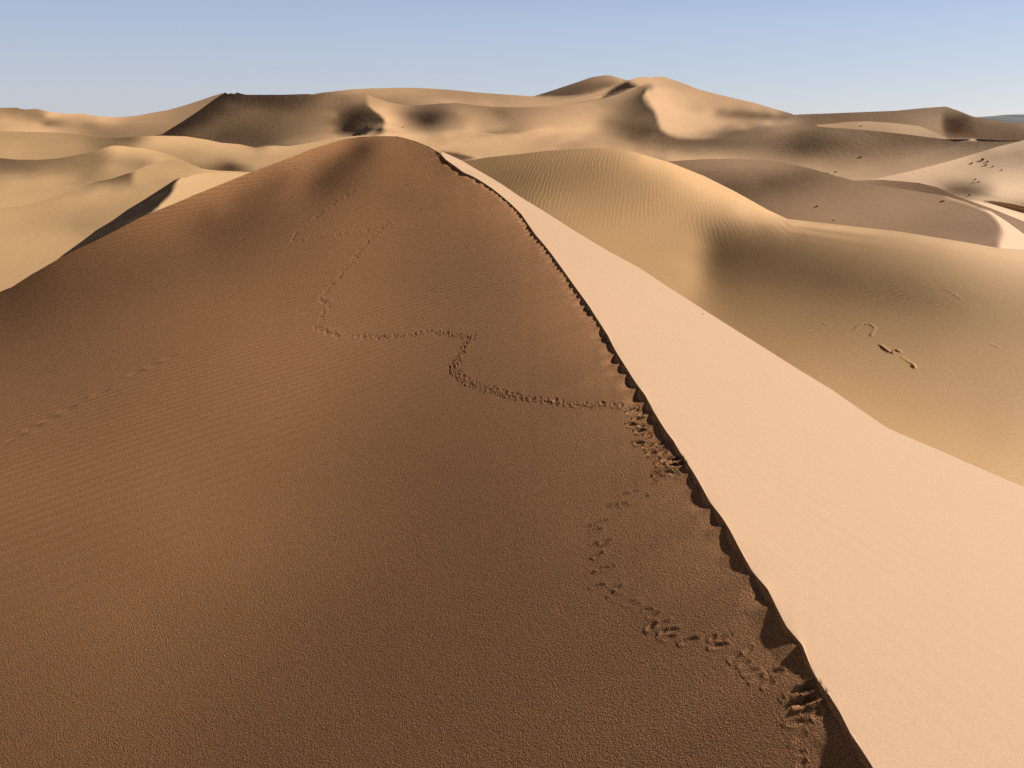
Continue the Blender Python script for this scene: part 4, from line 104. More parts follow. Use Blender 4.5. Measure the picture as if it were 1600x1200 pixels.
RANGE['S5'] = ([
[51968,-24,-21,-13,-13,-12,-19,-18,-17,-17,-15,-15,-17,-24,-24,-23,-24,-23,-23,-24,-25,-37,-37,-37,-37,-38,-40,-40,-43,-67,-81,-83,-87,-90,-92,-107,-108,-104,-94,-84,-80,-70,-60,-53,-48,-45,-39,-38,-37,-35,-36,-38,-39,-38,-25,-18,-18,-17,-16,-15,-15,-15,-16,-18,-18,-19,-19,-20,-20,-22,-23,-23,-24,-25,-24,-11,-23,-34,-41,-42,-42,-63,-54,-55,-50,16,122,111,71,80,74,46,-53,-54,-52,-52,-17,-18,-19,-21,-23,-25,-28,-31,-34,-39,-43,-48,-54,-62,-74],
[-30,-4,-4,-4,-3,-4,-4,-4,-5,-3,-5,-3,-5,-6,-5,-7,-6,-8,-7,-7,-5,-5,-4,-5,-6,-6,-6,-7,-5,-4,-3,-4,-4,-2,0,6,13,17,17,16,14,12,8,5,4,3,1,2,1,-1,1,0,1,1,0,1,1,0,1,-1,0,1,0,-1,0,0,-1,0,-1,0,0,-1,0,0,-1,-13,-15,-6,0,0,-1,10,1,-1,-12,-87,-158,-148,-54,-24,-9,4,28,25,20,18,8,9,9,10,11,10,12,12,13,14,16,16,18,22,28],
[-30,-3,-3,-4,-5,-4,-4,-4,-3,-5,-3,-5,-5,-5,-6,-7,-7,-7,-7,-5,-4,-4,-5,-5,-6,-6,-5,-6,-6,-3,-2,-3,1,2,5,10,16,16,13,11,10,7,4,4,2,2,2,-1,1,0,0,1,1,1,1,0,0,1,0,1,0,-1,0,0,-1,-1,0,0,0,-1,0,0,0,1,1,-1,-1,1,0,0,1,1,-1,-4,-15,0,-33,-96,-151,-42,-14,-8,9,10,11,10,8,7,8,7,8,10,9,10,11,12,13,15,16,18,22],
[-30,-3,-4,-4,-3,-4,-3,-4,-5,-3,-5,-4,-5,-6,-7,-6,-7,-5,-5,-5,-4,-4,-4,-5,-6,-5,-6,-4,-4,-2,-1,2,3,5,9,12,13,12,10,6,6,4,3,2,2,1,-1,1,0,0,1,0,1,1,2,0,1,0,0,0,0,-1,0,0,0,0,-1,-1,0,1,0,0,0,1,-1,-1,1,-1,0,1,1,-1,-3,-11,-1,0,-26,-21,-82,-158,-12,1,8,9,9,10,6,8,7,8,8,8,9,10,10,11,11,13,14,15,15],
[-29,-4,-3,-3,-5,-4,-3,-4,-3,-5,-4,-5,-4,-6,-6,-7,-5,-5,-4,-2,-5,-4,-5,-5,-4,-4,-3,-4,-3,-1,2,3,5,9,9,10,10,6,5,6,3,2,2,1,1,0,1,0,-1,1,1,1,1,2,0,1,0,0,0,0,0,0,0,-1,0,0,0,0,0,0,0,1,0,-1,0,0,-1,1,0,1,-2,-3,-9,-3,-1,-18,-9,-27,-29,-103,-64,-3,3,4,5,7,7,6,7,8,7,9,8,10,9,11,11,11,12,12,13],
[-29,-3,-3,-5,-3,-3,-5,-3,-4,-4,-4,-5,-5,-6,-6,-4,-3,-3,-3,-4,-5,-4,-4,-4,-2,-3,-2,-2,-3,0,3,5,8,7,6,6,6,5,3,2,2,2,1,1,0,1,0,0,1,1,0,2,2,1,1,0,0,0,0,-1,0,1,-1,0,0,-1,1,1,-1,0,1,0,0,-1,-1,0,0,0,1,-2,-2,-7,-5,-2,-13,-11,-19,-15,-34,-77,-126,14,14,13,13,12,9,9,9,9,9,8,10,9,10,10,10,11,11,11,12],
[-29,-3,-4,-2,-4,-4,-3,-4,-4,-3,-5,-4,-6,-4,-5,-2,-3,-3,-2,-5,-4,-4,-3,-3,-2,-2,-1,-2,-1,2,3,6,6,6,4,2,3,2,2,2,2,1,1,1,0,0,0,1,1,1,2,1,2,1,0,0,0,1,-1,1,-1,0,0,0,0,1,0,-1,1,1,-1,-1,0,0,0,-1,0,0,-1,-3,-6,-4,-2,-10,-12,-18,-14,-24,-38,-56,-75,1,5,7,8,8,8,9,8,8,10,9,9,9,10,9,11,9,11,11,11],
[-29,-3,-2,-5,-3,-4,-3,-3,-3,-5,-4,-4,-4,-5,-2,-3,-2,-1,-5,-3,-4,-3,-3,-2,-2,0,-2,0,-1,2,5,5,4,2,1,2,1,2,1,1,1,1,1,0,1,0,1,1,2,2,1,2,0,2,0,0,1,-1,0,0,0,0,0,1,0,0,0,1,0,-1,0,0,-1,0,-1,-1,1,-2,-3,-4,-4,-4,-7,-11,-17,-13,-20,-31,-38,-66,-46,5,8,8,8,9,8,8,9,9,8,10,9,9,10,10,9,11,10,10,11],
[-28,-3,-4,-2,-4,-3,-4,-3,-4,-3,-4,-4,-4,-2,-2,-2,-2,-4,-2,-4,-4,-2,-3,-1,-1,-2,0,0,1,2,4,3,1,1,0,-1,1,1,2,0,1,1,1,1,0,2,1,2,1,2,1,1,2,0,1,0,-1,1,0,0,1,-1,1,0,0,1,0,-1,1,-1,0,0,0,-2,0,0,-2,-2,-5,-4,-3,-6,-11,-14,-14,-19,-25,-32,-58,-72,-13,9,10,10,10,11,9,10,9,10,9,9,10,11,9,10,10,10,10,11,9],
[-28,-3,-3,-4,-3,-4,-2,-4,-3,-3,-3,-3,-3,-2,-2,-2,-3,-3,-4,-3,-2,-3,-1,-2,-1,0,0,0,1,3,1,1,0,-1,-1,-2,1,1,1,2,1,1,1,1,2,1,2,1,2,1,2,1,1,1,0,0,0,0,0,0,1,1,0,0,0,0,0,1,-1,0,-1,-1,0,0,-2,-2,-2,-4,-3,-3,-6,-9,-14,-15,-17,-23,-26,-47,-73,-67,25,10,12,11,11,10,11,9,11,9,11,10,10,10,10,10,10,10,10,10,11],
[-28,-3,-2,-4,-3,-3,-4,-2,-3,-3,-3,-3,-1,-3,-2,-2,-3,-3,-2,-3,-3,-2,-2,-1,-1,0,0,0,0,1,0,0,-1,-2,-1,-2,2,1,1,1,1,1,1,2,2,2,1,2,2,1,1,1,1,1,1,0,0,0,1,1,-1,1,0,0,1,-1,1,-1,0,0,-1,0,-2,-1,-1,-3,-3,-3,-4,-6,-9,-12,-13,-17,-22,-25,-37,-62,-94,-57,79,9,11,12,12,12,10,11,10,11,10,10,11,9,11,10,11,10,11,10,10],
[-28,-2,-4,-2,-3,-4,-2,-4,-2,-3,-2,-2,-2,-2,-2,-3,-3,-2,-3,-2,-3,-1,-2,-1,0,-1,0,-1,-1,-1,0,-2,-1,-2,-2,-1,1,2,1,2,2,1,2,1,2,2,2,2,1,1,1,2,1,1,0,0,1,0,1,0,0,0,1,1,-1,1,-1,0,-1,-1,0,-1,-1,-2,-3,-2,-4,-4,-5,-9,-10,-14,-16,-20,-25,-35,-51,-79,-118,9,103,8,10,10,11,11,11,10,10,10,11,11,10,11,10,11,10,11,10,11,11],
[-27,-3,-2,-4,-4,-2,-3,-2,-3,-2,-2,-2,-2,-2,-3,-2,-2,-3,-2,-3,-1,-3,-1,0,-1,0,-3,-1,-2,-2,-1,-1,-3,-1,-2,0,1,2,2,1,2,2,1,3,1,2,2,1,2,2,1,0,1,1,1,1,1,0,0,0,2,0,-1,0,1,-1,0,-1,0,0,-1,-2,-2,-3,-2,-5,-4,-5,-8,-10,-14,-15,-19,-23,-34,-47,-66,-104,-77,51,108,7,9,10,10,10,9,10,10,11,9,11,10,11,11,11,10,11,11,10,11],
[-27,-3,-3,-3,-2,-4,-2,-3,-2,-2,-2,-2,-2,-2,-2,-2,-3,-2,-2,-2,-2,-1,0,-1,-2,-3,-2,-3,-2,-2,-2,-3,-1,-2,-1,1,2,2,2,1,1,3,2,1,3,2,2,2,0,1,1,2,1,2,1,0,0,1,1,0,0,0,1,0,-1,0,-1,0,-1,-2,-1,-2,-3,-2,-5,-4,-5,-8,-11,-12,-15,-18,-23,-31,-45,-63,-89,-88,-34,108,77,5,10,9,9,9,10,8,10,9,11,9,11,11,10,11,12,10,11,11,10],
[-27,-2,-3,-3,-3,-3,-3,-1,-3,-2,-2,-1,-3,-1,-2,-3,-1,-2,-3,-2,-2,0,-1,-2,-2,-4,-3,-3,-3,-2,-2,-2,-2,0,0,0,3,1,2,2,2,1,3,2,1,2,1,2,2,1,2,1,2,1,0,1,1,0,0,1,0,0,0,-1,0,0,-1,-1,-2,-1,-2,-3,-3,-4,-4,-6,-8,-11,-11,-16,-16,-23,-29,-43,-60,-84,-84,-59,56,116,16,10,10,10,10,10,8,10,8,10,9,10,10,10,11,10,11,12,10,12,11],
[-27,-3,-2,-3,-3,-2,-2,-3,-2,-2,-2,-2,-1,-3,-1,-2,-3,-1,-2,-1,-1,-2,-2,-3,-4,-3,-4,-3,-3,-3,-2,-1,0,0,1,0,2,2,1,2,2,2,2,2,2,2,2,1,1,2,1,2,1,1,2,1,-1,1,1,0,-1,1,-1,0,-1,-1,-1,-1,-2,-2,-3,-3,-4,-6,-6,-7,-10,-12,-15,-17,-22,-28,-41,-56,-81,-83,-68,17,104,70,5,6,9,10,9,9,8,8,9,9,9,10,9,10,10,11,11,11,11,11,11],
[-26,-3,-3,-2,-3,-3,-2,-2,-2,-2,-1,-2,-2,-2,-2,-2,-1,-3,-1,-2,-2,-1,-3,-4,-4,-3,-4,-4,-4,-1,-2,0,1,1,0,1,1,2,2,2,2,2,1,2,2,2,2,1,2,1,1,2,1,2,0,1,1,0,0,0,0,-1,0,0,-1,-2,-1,-2,-2,-4,-4,-4,-5,-5,-9,-10,-12,-15,-17,-21,-27,-39,-54,-75,-83,-72,-7,71,91,46,2,5,7,8,7,9,7,8,8,7,9,8,10,9,11,10,10,11,12,11,11],
[-26,-2,-3,-3,-3,-2,-2,-3,-1,-2,-2,-2,-1,-2,-2,-2,-2,-1,-2,-1,-2,-4,-4,-3,-4,-5,-4,-3,-2,-2,0,1,0,1,1,0,2,1,2,2,2,2,3,2,2,1,2,1,2,1,1,1,2,1,1,0,1,0,-1,0,1,-1,-1,-1,-2,-1,-2,-3,-3,-3,-5,-5,-7,-9,-9,-13,-14,-16,-22,-27,-38,-51,-70,-83,-75,-18,50,62,52,53,6,5,8,6,9,7,7,7,7,7,7,9,8,9,9,10,11,11,11,11,11],
[-26,-3,-2,-3,-2,-2,-3,-1,-2,-2,-2,-1,-2,-2,-2,-2,-1,-2,-2,-3,-3,-3,-4,-4,-4,-4,-3,-3,-2,-1,1,1,1,0,0,1,2,2,2,1,3,2,2,2,2,2,0,2,1,1,2,1,1,2,0,0,0,0,1,-1,-1,-1,0,-3,-1,-2,-3,-3,-4,-5,-5,-7,-8,-10,-13,-14,-18,-21,-27,-36,-49,-68,-81,-77,-25,44,49,24,80,17,9,8,10,9,8,8,7,6,7,8,7,6,8,9,8,10,10,10,11,11,12],
[-26,-2,-2,-3,-3,-3,-1,-2,-2,-2,-1,-2,-2,-1,-2,-1,-3,-2,-3,-2,-3,-4,-4,-5,-4,-4,-2,-2,-2,1,1,1,1,0,1,0,2,2,2,3,1,3,2,1,2,1,2,1,0,2,1,1,2,0,1,0,0,0,-1,-1,-1,0,-2,-1,-3,-3,-3,-5,-4,-6,-7,-8,-11,-12,-15,-17,-21,-28,-36,-49,-65,-79,-77,-33,41,48,14,83,43,-11,10,9,10,10,9,9,8,7,6,6,7,8,7,6,9,8,9,10,11,12,12],
[-25,-3,-3,-2,-2,-2,-3,-1,-2,-2,-2,-1,-1,-2,-2,-2,-2,-3,-2,-4,-4,-4,-5,-4,-4,-2,-2,-1,0,1,1,0,1,1,-1,2,2,2,2,2,2,2,2,2,1,1,1,1,2,0,1,2,0,1,0,0,0,-1,-1,0,-1,-2,-2,-3,-2,-3,-5,-4,-7,-6,-9,-11,-12,-16,-17,-22,-28,-36,-48,-64,-77,-77,-38,35,50,15,64,73,20,-27,6,7,10,10,10,9,7,8,8,7,6,6,6,8,7,8,8,10,10,11,11],
[-25,-2,-3,-2,-3,-2,-2,-2,-2,-1,-1,-2,-2,-2,-2,-2,-2,-3,-3,-4,-4,-5,-3,-4,-3,-3,-2,0,1,1,1,1,0,0,2,1,2,3,2,1,2,2,1,1,1,2,1,1,0,2,1,0,1,1,0,0,-1,0,-1,-2,-2,-2,-2,-3,-3,-5,-5,-6,-7,-10,-10,-13,-15,-18,-22,-29,-36,-48,-64,-77,-76,-41,32,50,16,58,67,47,-23,-11,7,7,10,9,9,10,9,8,7,7,8,6,7,6,6,7,8,9,10,10,12],
[-25,-3,-1,-3,-2,-3,-1,-2,-2,-1,-3,-1,-2,-1,-2,-3,-2,-3,-4,-4,-5,-4,-5,-3,-2,-1,0,0,0,1,1,0,1,1,1,2,2,2,2,2,2,0,2,1,1,1,1,1,1,1,0,1,1,0,0,-1,-1,-1,-1,-2,-1,-3,-3,-3,-6,-5,-6,-7,-10,-10,-13,-16,-18,-22,-30,-37,-49,-64,-76,-75,-43,32,47,15,56,69,45,-13,-21,7,8,9,10,11,9,9,9,9,8,8,7,8,7,6,6,6,8,7,8,11,11],
[-25,-2,-3,-2,-2,-2,-2,-2,-1,-2,-1,-2,-1,-3,-2,-2,-4,-3,-4,-5,-4,-4,-3,-3,-2,-1,0,1,1,0,1,1,1,1,2,2,2,1,1,1,2,2,0,2,1,1,0,1,1,1,1,0,0,0,0,-1,-1,-2,-2,-1,-4,-2,-4,-5,-4,-7,-8,-10,-10,-14,-15,-19,-23,-31,-37,-51,-64,-76,-73,-40,27,46,14,52,71,48,-11,-23,3,12,7,8,9,10,11,10,9,9,9,8,9,7,7,6,6,7,5,8,8,9,11],
[-25,-2,-2,-3,-2,-2,-2,-2,-1,-2,-1,-2,-2,-1,-3,-3,-3,-4,-5,-3,-5,-4,-4,-2,-1,1,1,0,1,1,0,1,1,2,2,1,2,1,2,1,1,1,1,1,1,1,1,1,1,-1,0,1,0,0,-1,-1,-2,-1,-3,-3,-2,-4,-5,-5,-7,-8,-9,-11,-14,-16,-20,-23,-31,-39,-52,-67,-74,-71,-37,29,41,12,50,70,53,-6,-28,-4,16,14,3,5,10,10,10,11,9,9,9,9,8,8,7,6,5,5,7,7,9,9,10],
[-24,-2,-3,-2,-2,-2,-2,-1,-3,-1,-2,-1,-2,-3,-2,-3,-4,-4,-4,-5,-4,-4,-2,-1,0,0,1,1,-1,1,1,2,1,2,1,2,1,2,0,2,0,1,2,1,1,0,1,0,0,1,0,0,0,0,-2,-2,-1,-3,-2,-3,-5,-4,-5,-7,-8,-10,-12,-14,-17,-19,-25,-31,-40,-53,-68,-76,-69,-32,31,39,9,49,68,54,-2,-26,-12,13,-9,64,-7,0,3,7,8,8,9,9,10,9,8,9,6,5,6,6,6,7,9,8,9]], 0.0001)
RANGE['Y1'] = ([
[57893,16,17,17,17,17,18,17,17,18,17,17,14,14,14,14,14,14,12,10,10,8,7,6,-1,-15,-18,-24,-42,-44,-47,-54,-35,-23,-27,-29,-32,-18,-8,12,23,41,57,58,58,59,61,62,44,35,35,33,28,13,11,41,49,45,37,-15,-31,-59,72,70,45,72,51,50,102,125,123,139,150,149,154,160,160,96,94,94,94,95,26,23,23,21,19],
[-118,1,0,0,0,0,-1,1,1,-1,1,0,1,1,1,1,1,0,2,1,1,2,1,1,2,5,5,4,6,3,3,5,3,2,2,-2,0,-4,-1,-1,2,2,-2,-4,-6,-6,-8,-8,-6,-6,-9,-8,-5,-4,-5,-3,-3,-3,-1,-5,-12,-16,3,15,18,9,8,7,3,2,5,2,2,2,3,2,2,1,0,0,0,0,3,5,4,4,5],
[-117,-1,-1,0,0,1,0,0,0,1,0,1,1,0,1,0,1,2,1,1,1,1,1,1,3,5,5,4,4,4,5,4,4,3,2,-1,-2,1,4,3,2,-1,-2,-5,-7,-8,-8,-10,-8,-10,-12,-15,-9,-8,-9,-9,-8,-7,-6,-9,-2,32,16,16,12,2,5,4,1,2,2,2,1,3,2,2,2,0,0,0,1,-1,5,4,3,5,5],
[-121,0,0,-1,1,-1,1,0,1,0,1,0,1,1,1,2,1,1,0,2,0,0,2,1,2,5,5,5,5,6,4,5,2,4,0,-2,3,5,6,3,2,-1,-4,-6,-6,-8,-10,-10,-11,-14,-15,-16,-8,-6,-5,-10,-11,-8,-6,9,22,15,8,10,5,2,3,5,4,2,2,1,2,2,2,2,2,0,0,0,0,0,4,4,5,3,4],
[-127,0,0,1,-1,1,0,0,0,1,1,1,1,3,1,2,1,1,1,0,1,1,0,1,2,5,5,6,6,5,5,4,4,2,2,0,5,7,6,4,1,-2,-4,-5,-8,-9,-10,-11,-14,-13,-12,-8,-2,2,4,-6,-7,-6,-5,6,3,-8,4,6,4,4,4,6,3,5,4,2,2,1,2,3,2,-1,0,1,-1,1,3,4,4,5,5],
[-134,0,1,0,1,0,0,2,0,1,1,1,3,2,2,2,2,1,1,0,0,0,1,0,2,6,6,6,6,5,5,4,2,3,3,5,7,7,5,2,2,-2,-4,-6,-8,-10,-11,-12,-9,-8,-3,0,2,3,1,-4,-9,-11,-10,-7,-11,-8,4,6,4,3,6,5,6,4,6,3,3,3,3,1,3,0,0,-1,0,0,4,4,4,5,4],
[-139,1,0,1,0,1,1,0,2,1,0,3,2,2,3,3,1,1,1,0,0,0,0,0,2,5,6,7,6,5,5,4,6,5,6,6,8,5,2,3,-1,-2,-4,-7,-10,-9,-8,-7,-6,-1,0,1,0,0,-3,-11,-15,-18,-15,-13,-10,1,5,5,6,5,5,7,4,6,6,4,3,4,3,3,3,-1,0,0,0,-1,4,5,4,4,4],
[-142,1,1,0,1,1,1,0,1,1,2,1,2,2,4,1,3,1,-1,1,0,0,-1,1,1,5,6,6,6,6,5,9,8,7,7,8,5,5,2,0,-2,-4,-5,-7,-7,-6,-5,-6,-3,1,1,-2,-3,-4,-9,-14,-20,-22,-16,-9,-3,7,3,2,6,4,6,6,6,4,6,4,4,5,3,4,2,1,0,-1,0,1,4,3,5,4,5],
[-141,1,1,1,1,1,1,1,0,1,1,1,2,2,2,2,0,1,1,1,1,1,0,-1,2,4,4,4,7,8,10,11,10,7,7,6,6,2,1,-2,-4,-4,-4,-6,-5,-4,-5,-4,-1,0,-1,-3,-4,-6,-8,-13,-18,-16,-15,-8,0,2,-3,0,3,4,6,7,3,4,4,4,4,4,5,3,5,0,0,0,0,0,4,4,4,5,5],
[-130,1,2,2,1,0,1,2,1,1,1,0,0,1,-1,0,1,0,2,1,1,1,2,2,2,2,3,4,7,10,10,12,7,6,6,5,3,2,-1,-2,-3,-4,-5,-4,-4,-4,-3,-2,0,-1,-2,-4,-5,-6,-7,-8,-8,-10,-16,-11,-7,0,-6,-3,3,2,5,6,3,2,3,2,4,4,4,5,4,0,0,1,0,0,4,5,4,5,4],
[-110,1,1,1,2,1,1,1,1,0,0,1,0,-1,-1,-1,0,1,1,2,2,2,3,2,2,2,2,3,7,8,9,8,6,5,4,4,2,0,-1,-3,-2,-4,-3,-4,-3,-3,-2,-2,0,-1,-2,-7,-6,-6,-6,-8,-7,-11,-13,-10,-5,-6,-7,-3,2,4,5,6,3,1,2,1,2,3,4,5,4,1,1,0,1,0,5,4,5,4,5],
[-90,2,1,1,0,1,1,0,1,1,0,0,-1,0,-1,0,0,0,1,2,2,2,2,2,2,3,1,3,5,5,7,6,5,3,3,2,1,-1,-1,-2,-3,-2,-4,-2,-3,-2,-2,-1,0,-2,-5,-9,-7,-7,-10,-10,-12,-10,-7,0,-4,-12,-7,-3,2,5,6,6,4,2,1,1,0,3,4,3,5,1,0,1,1,1,4,4,5,5,5],
[-72,0,0,1,1,1,0,1,0,0,0,0,0,0,0,0,0,0,1,1,1,2,1,3,2,1,2,2,4,4,3,5,3,3,3,1,0,-1,-1,-3,-2,-2,-2,-3,-2,-1,0,-1,-3,-4,-8,-12,-10,-12,-13,-14,-10,-2,1,-2,-7,-10,-5,-4,3,4,8,8,4,3,2,0,0,2,2,3,4,1,1,1,0,1,5,5,5,5,4],
[-61,0,1,0,1,0,1,0,0,1,0,0,0,0,0,-1,0,1,1,0,2,1,1,1,1,1,2,2,2,4,3,4,2,2,1,1,0,-1,-1,-1,-2,-3,-1,-2,-1,-1,-2,-2,-3,-6,-12,-20,-14,-15,-14,-10,-2,1,-1,-4,-6,-7,-3,-3,2,5,8,9,6,3,3,0,0,0,2,3,4,0,1,0,1,0,5,6,5,5,6],
[-52,1,0,1,-1,1,0,0,1,-1,1,-1,0,0,0,0,0,1,-1,1,1,0,1,1,1,1,1,2,3,2,3,2,3,1,2,-1,0,0,-1,-2,-1,-2,-2,-1,-1,-1,-1,-3,-7,-10,-19,-27,-18,-14,-9,-3,1,0,-4,-3,-5,-6,-1,-1,3,5,9,9,7,5,3,1,-1,1,1,2,3,1,-1,1,1,1,4,5,5,6,6],
[-46,0,1,0,0,0,1,0,-1,1,-1,1,0,-1,0,0,0,0,1,0,-1,2,0,0,0,2,1,2,1,3,2,3,1,2,1,1,-1,0,-2,-1,-2,0,-2,-1,0,-1,-3,-6,-9,-17,-25,-37,-16,-7,-1,1,-1,-3,-4,-4,-5,-5,2,1,3,6,9,11,7,5,6,0,1,0,1,2,2,-1,1,0,0,1,6,5,5,5,6],
[-41,0,0,-1,1,0,0,0,0,0,0,-1,0,0,0,0,0,0,0,0,1,-1,0,0,1,1,1,1,3,1,3,2,3,1,1,0,1,-2,0,-2,-1,-1,-1,0,-2,-2,-4,-9,-14,-23,-34,-37,-8,-2,2,-1,-3,-4,-5,-3,-4,-4,3,2,7,7,9,12,8,6,5,3,0,1,1,0,2,0,0,0,0,0,5,5,6,6,6],
[-39,0,0,1,-1,1,-1,0,0,0,0,0,0,0,-1,0,0,0,-1,1,-1,0,0,-1,0,2,2,1,2,3,1,2,2,2,1,1,0,-1,-1,-1,-1,-1,0,-1,-1,-4,-7,-12,-21,-31,-37,-29,-4,2,0,-2,-4,-5,-5,-3,-3,-3,5,3,7,7,12,12,9,8,5,3,2,0,1,1,2,-1,-1,1,0,0,5,6,5,6,5]], 0.0001)
RANGE['Y2'] = ([
[56363,-106,-105,-106,-105,-105,-103,-102,-100,-99,-97,-96,-126,-130,-125,-89,-73,-68,-61,-53,-30,-27,-23,8,9,11,20,22,23,37,44,59,79,82,58,46,41,42,48,47,20,14,10,-17,-65,-161,-217,-190,-148,-115,-98,-88,-31,-30,-29],
[-272,3,1,3,2,4,5,5,5,5,4,3,8,10,12,9,10,12,11,13,12,13,14,8,8,8,7,6,5,2,1,-1,-1,0,3,3,2,1,1,3,2,2,0,-14,-40,-3,24,24,15,7,3,3,-2,-1,-1],
[-271,2,3,1,5,4,4,6,4,5,5,5,10,12,13,13,12,13,14,14,11,12,9,6,5,4,2,3,1,3,-1,-1,0,2,4,3,0,1,2,2,1,-3,-7,-23,-18,9,25,21,13,6,3,1,0,-1,-1],
[-271,2,0,4,4,5,5,4,5,6,5,7,12,16,17,16,15,12,10,9,9,6,6,4,4,2,3,1,3,1,1,-3,-2,2,0,1,0,-2,2,4,-5,-9,-11,-11,3,17,25,17,11,5,2,2,-2,-1,-1],
[-280,2,4,4,4,4,5,4,7,6,9,11,17,17,20,15,12,8,5,4,7,7,5,5,4,4,2,1,2,1,0,-1,-4,-6,-5,-6,-6,-5,1,4,-9,-10,1,11,17,21,20,15,8,4,3,1,0,-1,-1],
[-296,4,6,5,4,5,5,7,7,9,12,13,16,18,14,12,8,5,3,6,10,9,8,8,5,5,3,2,1,0,1,-1,-6,-8,-11,-10,-10,-10,-7,-4,-7,4,14,26,23,18,18,13,7,3,2,1,-1,-1,-1],
[-315,6,5,5,5,5,5,7,8,9,8,8,9,8,4,11,9,7,6,11,18,17,14,13,11,7,5,5,1,3,2,-1,-3,-7,-6,-7,-8,-9,-12,-13,2,8,14,22,20,17,15,9,6,4,1,2,-1,-1,-1],
[-340,2,1,1,1,0,-1,-3,-6,-8,-9,-9,-5,1,10,23,24,21,21,24,30,29,26,22,17,12,10,6,6,4,3,3,1,-2,-3,-4,-4,-5,-7,-10,2,6,6,13,18,14,11,7,5,3,2,2,-1,-1,-1],
[-409,-11,-9,-11,-12,-13,-12,-11,-7,0,9,18,36,41,45,30,26,27,26,22,15,17,17,14,14,14,10,7,6,4,5,4,4,1,-1,-1,-1,0,-4,-5,0,4,3,10,13,12,7,6,4,3,2,1,-1,-1,-1],
[-578,-8,-2,6,13,21,28,36,42,45,44,41,39,32,21,9,9,12,11,8,5,4,8,8,9,10,10,7,4,4,4,5,5,3,3,1,3,2,0,-4,0,3,3,6,11,7,6,4,5,2,2,2,-1,-1,-1],
[-675,52,54,56,54,51,48,42,37,30,25,19,15,11,7,3,4,4,5,5,2,3,4,5,7,8,6,6,4,4,2,4,5,6,4,5,3,4,1,-1,3,3,2,5,7,3,5,4,3,4,1,1,0,-1,-1],
[-439,48,43,37,32,28,22,19,14,12,8,6,7,5,4,1,0,2,3,2,2,3,3,3,5,6,6,5,4,2,4,2,5,5,6,4,5,3,3,3,5,4,2,4,4,2,3,4,4,2,2,2,-2,-1,-1],
[-254,17,17,13,11,10,9,6,7,4,3,3,2,3,2,1,2,0,1,1,2,1,3,2,4,5,4,4,5,4,3,3,2,5,6,5,3,3,6,5,7,4,3,4,1,3,2,3,5,3,2,1,-1,-1,-1],
[-201,8,6,7,6,5,4,6,3,3,3,0,3,3,2,1,-1,2,0,2,1,1,1,1,2,2,5,6,4,5,4,2,1,1,3,5,6,6,6,8,6,5,3,5,3,0,3,5,3,2,2,1,0,-1,-1],
[-174,4,2,2,4,3,4,2,3,2,1,2,2,2,2,1,1,1,2,1,0,0,1,0,1,2,2,5,6,4,3,1,-1,0,3,4,6,7,9,8,8,5,5,4,4,1,3,3,4,3,1,2,-2,0,-1],
[-159,1,2,2,1,3,1,2,2,1,1,0,3,3,2,1,1,1,1,1,1,1,1,-1,0,1,2,3,6,4,3,1,-2,-2,0,5,6,7,9,8,9,7,5,7,2,2,2,4,4,2,3,1,-1,-1,-1],
[-149,1,0,1,1,1,2,1,0,2,0,1,2,2,3,1,2,0,2,2,1,1,0,0,-1,1,1,4,4,3,3,0,-1,-3,2,3,5,7,8,8,8,8,7,6,4,0,4,3,4,3,1,1,0,-2,-1],
[-143,1,1,0,1,0,0,1,1,0,1,0,3,2,3,2,0,2,1,1,2,1,1,0,0,0,1,2,4,4,2,0,-2,-1,0,3,5,6,7,8,8,8,6,7,4,2,3,4,3,3,1,2,-1,-1,-1],
[-136,0,0,0,0,1,1,0,0,1,0,0,1,3,3,1,2,2,0,2,2,1,2,-1,0,1,0,1,3,2,3,0,0,-2,1,3,4,5,6,7,9,6,8,7,4,2,3,3,4,3,2,1,-2,0,-1],
[-131,0,1,0,0,0,0,0,0,0,0,0,3,2,1,3,1,1,2,1,1,2,1,0,1,0,1,1,2,2,1,1,-1,0,2,2,4,4,5,6,7,9,6,8,4,2,3,4,4,1,2,2,-1,-1,-1],
[-126,1,-1,0,0,0,0,0,0,0,0,0,1,3,2,1,2,0,2,2,2,1,2,0,0,1,0,1,2,1,1,1,-1,0,1,3,4,4,5,5,7,7,7,8,4,3,2,4,3,3,1,1,0,-1,-1],
[-122,0,0,0,0,0,0,0,0,-1,1,0,1,2,2,2,0,2,1,1,1,3,1,1,1,0,1,1,0,1,2,-1,0,0,2,3,4,3,4,5,7,7,7,7,5,1,4,3,3,3,2,1,-1,-2,0],
[-118,0,0,0,0,-1,0,0,0,0,-1,1,2,0,3,1,1,1,1,2,2,0,2,1,0,1,1,1,1,1,0,1,-1,0,2,3,3,5,3,4,7,6,6,8,4,3,2,3,4,2,2,2,-1,-1,-1],
[-116,0,0,0,0,0,-1,0,0,0,1,-1,1,3,2,0,2,1,0,2,1,3,1,0,1,1,1,0,2,1,0,-1,0,0,2,3,4,3,4,4,5,6,7,7,5,1,3,4,4,2,1,1,-1,0,-1]], 0.0001)
